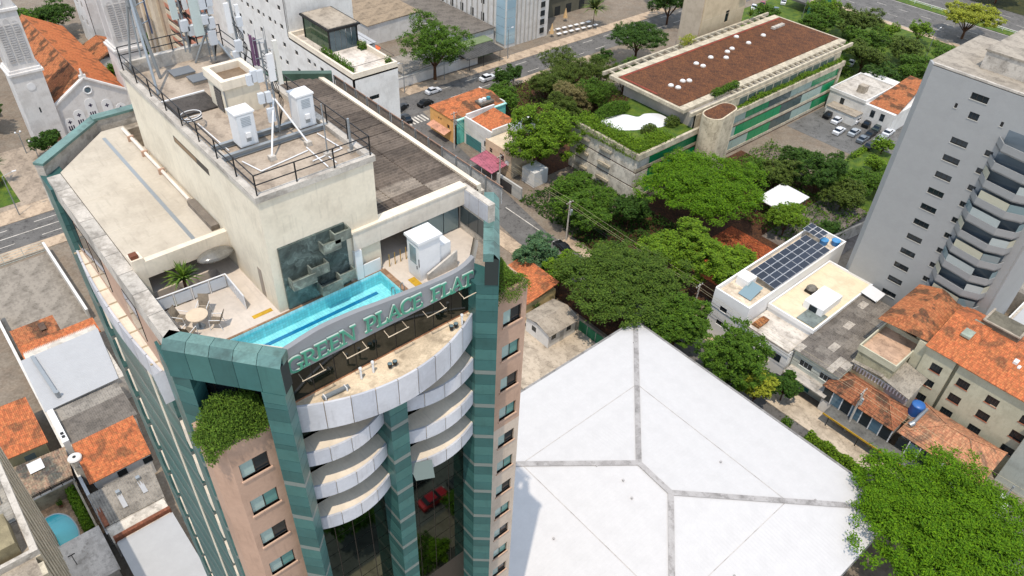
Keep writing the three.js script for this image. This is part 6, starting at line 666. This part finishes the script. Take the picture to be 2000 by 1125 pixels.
// ---------- trees ----------
const mBark = M('trunk bark', 0x6e6152, 'litter', { roughness: 1 });
function tree(x, z, o) { // o: r, top, bot, flat, col, n, leaf, label, name, group, lobes
  const r = o.r, top = o.top, bot = o.bot ?? top * .4, cy = (top + bot) / 2, hy = (top - bot) / 2, L = o.lobes || 14, y0 = o.y0 || 0;
  const t = thing(o.name || 'street_tree', o.label, 'tree', x, y0, z, o.group), lobes = [];
  for (let i = 0; i < L; i++) { const a = i * 2.399 + rr(-.4, .4), q = Math.sqrt((i + .5) / L) * .74, e = Math.sqrt(1 - q * q); lobes.push([x + Math.cos(a) * q * r * rr(.9, 1.12), cy + hy * (o.flat ? rr(.1, .5) * e : rr(-.35, .62) * (q > .5 ? 1 : .9)), z + Math.sin(a) * q * r * rr(.9, 1.12), r * rr(.26, .4)]); }
  const limbs = [cyl(x, y0, bot + hy * .3, z, Math.max(.12, r * .045), Math.max(.08, r * .03), 8)]; lobes.slice(0, 9).forEach(l => limbs.push(bar(V(x, y0 + (bot - y0) * .75, z), V(l[0], l[1], l[2]), Math.max(.05, r * .014), 5)));
  part(t, 'trunk', limbs, mBark);
  const pts = [], clumps = []; for (const l of lobes) { const k = o.clumps || 34; for (let i = 0; i < k; i++) { let dx, dy, dz; do { dx = rr(-1, 1); dy = rr(-.75, 1); dz = rr(-1, 1); } while (dx * dx + dy * dy + dz * dz > 1 || dx * dx + dy * dy + dz * dz < .15); const m = Math.hypot(dx, dy, dz), q = rr(.72, 1.06) / m; clumps.push([l[0] + dx * q * l[3], l[1] + dy * q * l[3] * (o.flat ? .42 : Math.min(1, hy / r * 1.25)), l[2] + dz * q * l[3]]); } }
  const n = Math.round((o.n || 90 * r * r) * 2.3), cs = (o.cs || .075) * r * .75 + .1; for (let i = 0; i < n; i++) { const c = clumps[Math.floor(rnd() * clumps.length)], g = () => (rnd() + rnd() + rnd() - 1.5) * 1.15; pts.push([c[0] + g() * cs, c[1] + g() * cs * (o.flat ? .4 : .65), c[2] + g() * cs]); }
  part(t, 'crown', leafyGeo(pts, (o.leaf || .24) * .86, { ...o.col, asp: o.asp || .55, up: o.up ?? .9 }), mLeaf, true); return t;
}
reseed(2024);
const GT = 'garden and street trees';
tree(118, -72.5, { r: 12.6, top: 11.5, bot: 5, flat: true, col: G.rain, lobes: 34, n: 26000, leaf: .26, asp: .4, label: 'broad umbrella shaped tree in front of the concrete office', name: 'umbrella_tree' });
tree(105, -107, { r: 9.4, top: 14.5, bot: 2.5, col: G.fresh, lobes: 18, n: 13000, label: 'tall bright green tree at the corner of the concrete office' });
tree(96.5, -84, { r: 6.5, top: 8.5, bot: 2, col: G.mid, n: 7000, label: 'mid green tree in the shade below the concrete office' });
tree(100.5, -91.5, { r: 5, top: 8, bot: 2, col: G.mid, n: 4500, label: 'dense green tree at the office wall, nearest the bright tall tree' });
tree(104, -79, { r: 4.2, top: 8, bot: 2, col: G.dark, n: 3600, label: 'dark round tree left of the umbrella tree' });
tree(98.6, -62.5, { r: 7.2, top: 11, bot: 3, col: G.fresh, lobes: 16, n: 10000, leaf: .3, asp: .45, label: 'bright green mango like tree left of the debris pile' });
tree(101.5, -54, { r: 6.6, top: 10.5, bot: 3, col: G.fresh, lobes: 15, n: 9000, leaf: .3, asp: .45, label: 'bright green tree beside the solar house' });
tree(81, -61, { r: 11.2, top: 12.5, bot: 4, col: { c0: [.042, .085, .01], c1: [.095, .15, .016] }, lobes: 30, n: 19000, leaf: .22, flat: true, label: 'wide dusky green tree over the street behind the white hall' });
tree(82.2, -50, { r: 5.2, top: 10, bot: 3, col: G.mid, n: 6500, label: 'green tree at the point of the white hall roof' });
tree(84.5, -50.5, { r: 5.4, top: 10.5, bot: 3, col: G.mid, n: 6000, label: 'green tree across the pavement from the solar house' });
tree(87, -68, { r: 4.6, top: 8.5, bot: 2, col: G.mid, n: 4400, label: 'green tree on the far pavement behind the wide dusky tree' });
tree(78.5, -79.5, { r: 4.4, top: 8.5, bot: 2, col: G.blue, n: 4200, label: 'blue green street tree beside the tower' });
tree(79.5, -73.5, { r: 3.6, top: 7, bot: 1.5, col: G.fresh, n: 3200, label: 'bright green street tree beside the tile house' });
tree(82.6, -38.4, { r: 5.9, top: 12.5, bot: 2, col: G.mid, lobes: 22, n: 11000, label: 'dense round green tree beside the white hall roof', leaf: .2 });
tree(83.2, -33.6, { r: 2.8, top: 7.5, bot: 2.5, col: G.yellow, n: 1900, label: 'yellowish tree joined to the round tree by the hall' });
tree(88.2, -31.5, { r: 2.4, top: 5.5, bot: 2, col: G.dark, n: 1700, label: 'small dark street tree in front of the patched roof house' });
tree(77.6, -3.0, { r: 12, top: 12, bot: 5.5, flat: true, col: G.rain, lobes: 40, n: 42000, leaf: .22, asp: .4, label: 'huge green rain tree overhanging the white hall roof', name: 'rain_tree' });
tree(114, -158.5, { r: 10.5, top: 17, bot: 4.5, col: G.mid, lobes: 20, n: 11000, label: 'big spreading street tree in front of the white street wall' });
for (const [x, z, r, c, l] of [[136, -131, 6.5, G.olive, 'olive feathery clump behind the roof garden, in the middle'], [130, -122, 5.5, G.dry, 'dry brownish clump behind the roof garden'], [141, -138, 6, G.olive, 'olive feathery clump nearest the crossing'], [129, -131, 5, G.olive, 'olive feathery clump on the left side'], [135, -119, 5.5, G.mid, 'greener feathery clump against the roof garden'], [144, -128, 6, G.olive, 'olive feathery clump nearest the brown roof'], [123, -118, 5, G.olive, 'olive feathery clump behind the bright tall tree'], [149, -122, 5, G.mid, 'green clump below the corner of the brown roof']]) tree(x, z, { r, top: 9.5, bot: 1, col: c, n: 5200, leaf: .26, asp: .28, label: l, name: 'bamboo_clump', group: 'feathery clumps by the crossing' });
tree(166, -133, { r: 9, top: 11.5, bot: 4.5, flat: true, col: G.dark, lobes: 20, n: 10000, label: 'dark round headed tree beyond the brown office roof' });
tree(153, -134, { r: 3, top: 8, bot: 2, col: G.dark, n: 1900, label: 'small very dark tree beside the round headed tree' });
tree(115, -131.5, { r: 4.2, top: 7.5, bot: 2, col: G.mid, n: 3600, label: 'feathery green tree behind the ochre house' }); tree(119, -137.5, { r: 3.4, top: 6, bot: 1.5, col: G.mid, n: 2600, label: 'low green tree behind the ochre house roof corner' });
tree(124, -142, { r: 2.6, top: 6, bot: 2, col: G.dark, n: 1800, label: 'young dark street tree by the crossing, left one', group: GT }); tree(128.5, -143, { r: 2.5, top: 6, bot: 2, col: G.dark, n: 1700, label: 'young dark street tree by the crossing, right one', group: GT });
reseed(77);
const GD = 'trees in the garden by the car park';
for (const [x, z, r, top, c, l] of [[147, -62.5, 5.6, 9, G.dark, 'largest dark tree in the garden by the car park'], [141, -69, 5, 7.5, G.olive, 'olive tree under the concrete office facade'], [152, -55.5, 4.6, 7, G.mid, 'green tree in the garden beside the lawn'], [145.5, -55, 4.8, 7, G.olive, 'olive tree near the paved yard'], [138, -73, 4, 6, G.mid, 'tree between the umbrella tree and the facade'], [150, -69.5, 4.4, 7.5, G.dark, 'dark tree near the curved path'], [159, -53, 4, 6, G.mid, 'green tree at the edge of the lawn by the grey tower'], [165, -58, 3, 5, G.fresh, 'light green tree on the lawn beside parked cars'], [127.5, -57.5, 4.4, 7, G.fresh, 'bright round tree right of the debris pile'], [155, -63, 3.6, 6.5, G.dark, 'dark tree between the lawn and the big dark tree'], [134, -51, 2.5, 4, G.dark, 'low dark tree at the wall of the paved yard'], [176, -62, 2.8, 4.5, G.fresh, 'light green tree in front of the last parked cars']]) tree(x, z, { r, top, bot: top * .2, col: c, n: Math.round(150 * r * r), label: l, name: 'garden_tree', group: GD });
reseed(99);
const GA = 'trees along the avenue';
for (const [x, z, r, top, c, l, fl] of [[236, -104, 7.5, 10, G.olive, 'olive tree on the verge behind the concrete office'], [226, -96, 7, 9, G.mid, 'green tree on the verge near the roof end'], [215, -90, 7, 9, G.olive, 'olive tree just past the end of the office'], [228, -113, 6.5, 9, G.mid, 'green tree on the verge at the far office corner'], [244, -98, 4, 6, G.fresh, 'small bright tree on the verge, left of two'], [251, -91, 4, 6.5, G.fresh, 'small bright tree on the verge, right of two'], [268, -84, 10, 11, G.yellow, 'wide yellow green tree beside the avenue', true], [208, -97, 6, 8, G.mid, 'tree tucked behind the right end of the office'], [209, -81, 5, 7, G.dark, 'dark tree behind the white house by the car park'], [222, -78, 6, 7, G.mid, 'green tree above the orange wing of the lot house'], [232, -86, 6, 7, G.olive, 'olive tree on the verge above the lot house'], [240, -76, 6, 6, G.mid, 'low green tree behind the grey tower roof'], [252, -68, 5, 6, G.fresh, 'light green tree above the grey tower roof'], [312, -92, 9, 13, G.dark, 'dark park tree beyond the avenue, middle'], [318, -72, 9, 13, G.mid, 'park tree beyond the avenue at the right edge'], [322, -110, 9, 13, G.dark, 'dark park tree beyond the avenue, left'], [335, -88, 10, 14, G.mid, 'park tree in the second row beyond the avenue'], [340, -112, 10, 14, G.mid, 'park tree in the second row at the top edge'], [198, -148, 8, 12, G.dark, 'dark tree beside the restaurant palm'], [212, -160, 8, 12, G.mid, 'green tree behind the restaurant palm'], [222, -128, 5, 7, G.mid, 'green tree between the beige high rise and parked cars'], [240, -118, 6, 8, G.fresh, 'fresh green tree by the avenue bridge']]) tree(x, z, { r, top, bot: top * .25, flat: fl, col: c, n: Math.round(95 * r * r), leaf: .3, label: l, name: 'avenue_tree', group: GA });
tree(59.3, -206, { r: 5, top: 11, bot: 2, col: G.dark, n: 4000, label: 'dark tree between the church and the high rises' }); tree(22, -176.5, { r: 3.4, top: 6.5, bot: .8, col: G.dark, n: 3200, label: 'dark bush like tree at the foot of the left bell tower' }); tree(47, -198.5, { r: 3, top: 5, bot: .5, col: G.fresh, n: 1900, label: 'bright shrub tree beside the church roof' }); tree(46.5, -204, { r: 3, top: 6, bot: .5, col: G.mid, n: 1900, label: 'green shrub tree further along the church roof' }); tree(9, -171, { r: 2.2, top: 3, bot: .3, col: G.yellow, n: 1200, label: 'low yellow green bush on the church lawn' });
const GC = 'trees behind the church';
for (const [x, z, r, top, c, l] of [[66, -262, 8, 12, G.mid, 'tree behind the parish house, top left'], [44, -246, 7, 10, G.dark, 'dark tree behind the church roof end'], [34, -243, 7, 9, G.mid, 'green tree behind the back of the church roof'], [54, -240, 4, 8, G.olive, 'olive tree between the church roof and the plain white block'], [14, -196, 5, 8, G.dark, 'dark tree left of the left bell tower'], [8, -186, 4, 6, G.mid, 'green tree on the church lawn edge']]) tree(x, z, { r, top, bot: top * .25, col: c, n: Math.round(85 * r * r), leaf: .3, label: l, name: 'church_tree', group: GC });
tree(36, -2, { r: 2, top: 4, bot: 1, col: G.mid, n: 900, label: 'small tree in the front court mirrored in the facade' }); tree(24, 4, { r: 4, top: 8, bot: 2, col: G.dark, n: 2600, label: 'dark street tree in front of the tower mirrored in the facade' }); tree(30, -6, { r: 1.6, top: 3, bot: .5, col: G.fresh, n: 700, label: 'low court tree mirrored in the facade' });
const bush = (l, n, f, col, lf = .2, name = 'undergrowth') => tag(part(null, name, leafyGeo(hedgePts(n, f), lf, { ...col }), mLeaf, true), l, 'shrubs', null, name === 'undergrowth' ? 'stuff' : undefined);
bush('leafy light green hedge along the pavement beside the hall', 3400, () => { const z = rr(-24.5, -15), q = rr(-1, 1); return [84.6 + q * 1.1, .05 + rr(0, 1) * (2.2 - q * q) * (.8 + .2 * Math.sin(z * 2)), z]; }, G.fresh, .2, 'hedge'); bush('small round bush on the pavement by the hall', 350, () => [84.6 + rr(-.7, .7), .1 + rr(0, 1.3), -28 + rr(-.7, .7)], G.mid, .16, 'round_bush');
bush('dark undergrowth below the concrete office', 9000, () => { const x = rr(93, 112), z = rr(-100, -70); return [x, rr(0, 1) * (1.2 + 1.4 * Math.sin(x * .9) * Math.sin(z * .7)), z]; }, G.dark, .26); bush('undergrowth beside the debris pile and the solar house', 4500, () => { const x = rr(104, 124), z = rr(-54.5, -50.2); return [x, rr(0, 1) * (1.5 + .8 * Math.sin(x)), z]; }, G.mid, .22); bush('undergrowth in the garden by the car park', 8000, () => { const x = rr(126, 160), z = rr(-82, -50); if (x > 150 && z > -60) return null; return [x, rr(0, 1) * (1 + 1.0 * Math.sin(x * .8) * Math.cos(z * .6)), z]; }, G.mid, .26); bush('ground cover behind the roof garden', 6000, () => [rr(116, 150), rr(0, 2), rr(-142, -112)], G.olive, .28); bush('planting strip in the front court mirrored in the facade', 1500, () => [rr(26, 31), rr(0, .9), rr(-7, -2)], G.mid, .16); bush('low bushes on the avenue verge', 7000, () => { const x = rr(202, 256), z = rr(-110, -62); return Math.sin(x * .35) * Math.cos(z * .3) > .35 ? [x, rr(0, 1.6), z] : null; }, G.mid, .32);
tag(part(null, 'hedge', leafyGeo(hedgePts(1500, () => [rr(168, 184), rr(0, 1), -65.5 + rr(-.8, .8)]), .2, G.fresh), mLeaf, true), 'clipped hedge between the lawn and the car park', 'hedge');
// dry fronds on the ground
{ const pile = []; reseed(31); for (let i = 0; i < 260; i++) { const a = rr(0, 6.28), r = Math.sqrt(rnd()) * 8.5, x = 113 + Math.cos(a) * r, z = -60 + Math.sin(a) * r * .6, b = rr(0, 6.28), L = rr(.5, 1.3); pile.push(beam(V(x - Math.cos(b) * L, .1 + rr(.02, .25), z - Math.sin(b) * L), V(x + Math.cos(b) * L, .1 + rr(.02, .3), z + Math.sin(b) * L), .1, .04)); } const o = part(null, 'dry_frond_litter', pile, M('dry frond', 0xc08a5e, 'litter')); o.userData = { label: 'reddish dry palm fronds scattered over bare ground', category: 'litter', kind: 'stuff' }; }
{ // restaurant palm
  const t = spikyPlant(177, 0, -160.5, 5.6, 90, 'big grey green palm in front of the restaurant', 'palm_tree', 5.5, M('grey green frond', 0x9aa08a, 'grass')); }
spikyPlant(11, 0, -171, 3, 40, 'tall palm on the church forecourt at the left edge', 'palm_tree', 4.5, M('dark frond', 0x4f6b3a, 'grass')); spikyPlant(188, 15, -113, 3, 40, 'bushy yellow palm on the far corner of the brown roof', 'rooftop_palm', .6); spikyPlant(71, 0, -70.5, 1.6, 30, 'small palm beside the white cottage', 'palm_plant', 2.2, M('dark frond'));
// ---------- cars ----------
function car(x, z, rot, hex, label, group, s = 1) {
  const t = thing('car', label, 'car', x, .03, z, group); t.rotation.y = rot; const o = new THREE.Vector3(); const paint = M('car paint ' + hex.toString(16), hex, null, { roughness: .28, metalness: .25 });
  const ex = (pts, w, mat, name, par) => { const sh = new THREE.Shape(pts.map(q => new THREE.Vector2(...q))), g = new THREE.ExtrudeGeometry(sh, { depth: w - .16, bevelEnabled: true, bevelSize: .08, bevelThickness: .08, bevelSegments: 2 }); g.translate(0, 0, -(w - .16) / 2); const m = new THREE.Mesh(g, mat); m.name = name; (par || t).add(m); return m; };
  ex([[-2.1, .32], [2.05, .32], [2.1, .62], [1.9, .8], [.95, .92], [-1.75, .95], [-2.1, .85]], 1.72, paint, 'body'); const cab = ex([[-1.6, .92], [.95, .9], [.25, 1.38], [-1.15, 1.4]], 1.5, M('car glass', 0x1d2429, null, { roughness: .06, metalness: .2 }), 'windows'); const r = new THREE.Mesh(new THREE.BoxGeometry(1.35, .06, 1.3), paint); r.position.set(-.45, 1.47, 0); r.name = 'roof'; t.add(r);
  for (const px of [-1.3, 1.3]) for (const pz of [-.78, .78]) { const w = new THREE.Mesh(new THREE.CylinderGeometry(.32, .32, .2, 16).rotateX(Math.PI / 2), M('tyre', 0x1a1a1a, null)); w.position.set(px, .32, pz); w.name = 'wheel'; t.add(w); const h = new THREE.Mesh(new THREE.CylinderGeometry(.2, .2, .22, 10).rotateX(Math.PI / 2), mGalv); h.name = 'rim'; w.add(h); }
  for (const pz of [-.6, .6]) { const h = new THREE.Mesh(new THREE.BoxGeometry(.08, .14, .34), mWhite); h.position.set(2.1, .68, pz); h.name = 'headlight'; t.add(h); const k = new THREE.Mesh(new THREE.BoxGeometry(.08, .16, .3), M('tail lamp', 0x8c1a16, null, { roughness: .3 })); k.position.set(-2.13, .76, pz); k.name = 'tail_light'; t.add(k); } t.scale.setScalar(s); return t;
}
const CW = 0xd9dadb, CB = 0x16181a, CS = 0xa6abae, CR = 0x8c1f1c, CP = 'cars in the small car park';
for (const [x, z, c, l, r] of [[183.4, -80.6, CB, 'black car in the car park corner by the office'], [188, -80.8, CR, 'dark red car in the car park'], [182.4, -77.6, CW, 'white car in front of the dark red car'], [187, -77.6, CS, 'silver car beside the dark red car'], [187, -74.6, CW, 'white car in the middle of the car park'], [187.2, -71.7, CB, 'black car right of the middle white car'], [187, -68.9, 0x3d4a48, 'dark grey green car at the right of the back row'], [180, -71.4, CS, 'silver car in the front row of the car park'], [182.5, -68.4, CB, 'black car in the front row by the light green tree'], [178.5, -68.2, 0x6a7278, 'grey car at the front end of the car park'], [177.5, -74.2, CW, 'white car alone in the middle of the front row'], [187, -66, CW, 'white car at the right end of the back row'], [182, -65.6, CS, 'silver car at the right end of the front row'], [176.8, -65.4, CB, 'black car by the hedge of the car park']]) car(x, z, .06, c, l, CP);
car(109, -152.5, 0, CW, 'white car driving past the ochre house'); car(103.2, -148, .1, CB, 'black car at the crossing beside the ochre house'); car(97, -149.6, .4, CB, 'black car at the crossing nearest the white block'); car(94.6, -144.2, 1.4, 0x202326, 'dark car entering the street by the white block'); car(125.5, -150, 0, CW, 'white van like car by the young street trees', null, 1.12); car(88.5, -82, 1.45, CB, 'black car parked under the blue green street tree'); car(269, -74, 1.57, CW, 'white car driving on the avenue');
for (const [x, z, c, l] of [[234, -140, CW, 'white car by the beige high rise, nearest'], [239, -140, CR, 'dark red car by the beige high rise'], [232, -136, CS, 'silver car by the beige high rise'], [247, -137, CW, 'white car at the top edge beyond the beige high rise'], [238, -134, 0x5c6a70, 'grey car beside the silver one near the beige high rise']]) car(x, z, .5, c, l, 'cars parked beside the beige high rise'); car(219, -95, .3, CW, 'white car behind the end of the concrete office');
car(34.6, 1.2, 0, 0xb01a22, 'red car in the front street mirrored in the facade'); car(39.6, 1.2, 0, CB, 'black car in the front street mirrored right of the red car'); car(34.3, 5.2, 0, 0x22262a, 'dark car in the far lane mirrored in the facade'); car(28.6, 5.2, 0, CB, 'black car in the far lane mirrored in the left of the facade'); car(91.2, -34.5, 1.57, 0x2c3034, 'dark car parked in front of the teal shutter');
// ---------- poles, wires, lamps ----------
const poles = [[95.6, -126], [91.6, -105], [91.1, -83.6], [90.9, -52], [90.6, -21.5], [90.4, 3]]; const PLB = ['beside the ochre house', 'beside the pink awning', 'by the undergrowth of the concrete office', 'by the solar house', 'in front of the brown tile house', 'at the right edge of the street'];
poles.forEach(([x, z], i) => { const t = thing('utility_pole', 'concrete utility pole ' + PLB[i], 'utility pole', x, 0, z, 'utility poles along the street'); part(t, 'pole', cyl(x, 0, 9.4, z, .2, .13, 10), mConcPale); for (const y of [8.9, 7.6]) part(t, 'crossarm', box(x - .9, x + .9, y, y + .12, z - .07, z + .07), M('weathered wood', 0x6f6457, 'litter')); for (const d of [-.8, -.3, .3, .8]) part(t, 'insulator', cyl(x + d, 9.02, 9.25, z, .06, .05, 8), mWhite); if (i % 2 === 0) part(t, 'transformer', cyl(x + .45, 6.2, 7.3, z + .1, .32, .32, 14), M('transformer grey', 0x9aa09f, 'clean')); });
for (const [d, y, l] of [[-.8, 9.1, 'outermost on the street side'], [-.3, 9.1, 'second from the street'], [.8, 9.1, 'on the house side'], [-.5, 7.5, 'lower one on the street side'], [.2, 7.4, 'lower one on the house side']]) { const C = []; for (let i = 0; i < poles.length - 1; i++) { const a = V(poles[i][0] + d, y, poles[i][1]), b = V(poles[i + 1][0] + d, y, poles[i + 1][1]), m = a.clone().lerp(b, .5); m.y -= .6; C.push(new THREE.TubeGeometry(new THREE.QuadraticBezierCurve3(a, m, b), 10, y > 8 ? .02 : .03, 4)); } tag(part(null, 'power_line', C, y > 8 ? M('aluminium wire', 0xb8ab88, null, { metalness: .4, roughness: .5 }) : mBlack), 'power line between the street poles, ' + l, 'cable', 'street power lines'); }
function lamp(x, z, h, label, arm, dx) { const t = thing('street_lamp', label, 'street lamp', x, 0, z, 'street lamps'); part(t, 'pole', cyl(x, 0, h, z, .12, .07, 8), mGalv); if (arm) { part(t, 'arm', bar(V(x, h, z), V(x + dx, h + .4, z), .05), mGalv); part(t, 'head', box(x + dx - .15, x + dx + .6, h + .35, h + .5, z - .14, z + .14), mWhite); } else for (const s of [-.5, .5]) { part(t, 'arm', bar(V(x, h, z), V(x + s, h + .1, z), .04), mGalv); part(t, 'globe', new THREE.SphereGeometry(.22, 12, 8).translate(x + s, h + .3, z), mWhite); } }
lamp(10.5, -157, 9, 'tall pole lamp on the pavement before the church', true, 2); lamp(18.4, -181.5, 5, 'globe lamp by the left bell tower, further one', false); lamp(19.8, -177, 4.5, 'globe lamp by the left bell tower, nearer one', false); lamp(244, -84, 8, 'curved lamp on the avenue verge', true, 2.2); lamp(254, -60, 8, 'lamp behind the grey tower roof', true, 2.2); lamp(205, -158, 10, 'white lamp pole behind the round headed tree', true, -2); lamp(103, -157, 8, 'lamp at the crossing left of the street tree', true, -1.6); lamp(116, -157, 7.5, 'white pole beside the street tree trunk', true, 1.2); lamp(139, -157.5, 8.5, 'dark pole in front of the white office', true, 1.2); lamp(240, -125, 9, 'lamp pole by the avenue bridge', true, 2);
{ // avenue bridge and parked car shelter at the top
  const b = thing('road_bridge', 'road bridge parapet with green netting at the top edge', 'bridge', 252, 0, -125); part(b, 'deck', box(244, 262, 3, 3.6, -134, -126), mAsphalt); part(b, 'parapet', [box(244, 262, 3.6, 4.5, -126.3, -126), box(244, 262, 3.6, 4.5, -134, -133.7)], M('pink parapet', 0xc9b3a2, 'dirty')); part(b, 'net', box(244, 262, .2, 3, -125.9, -125.8), M('green net', 0x1f6b52, 'fibre')); part(b, 'pier', box(252, 253.5, 0, 3, -131, -129), mConc);
  const w = thing('avenue_barrier', 'white rail along the far side of the avenue', 'barrier', 286.5, 0, -70); railing(w, [[286.5, .14, -170], [286.5, .14, 0]], 1, mWhite, [1, .6], .08, 6);
  const p = thing('gantry_sign_board', 'white panel truck body on the street at the lower right', 'truck', 87.6, 0, 1.5); part(p, 'box_body', box(86.8, 93.4, 4.2, 4.5, -.9, .6), mWhite); part(p, 'column', cyl(93.6, 0, 6.5, -.2, .12, .12, 8), mGalv); part(p, 'under_frame', box(87.1, 93, 3.9, 4.2, -.6, .3), mYellow); p.userData.label = 'white gantry panel on a mast over the street at lower right'; p.userData.category = 'gantry'; p.name = 'street_gantry';
}
scene.traverse(o => { if (o.isMesh) { o.castShadow = true; o.receiveShadow = true; } });
renderer.render(scene, camera);
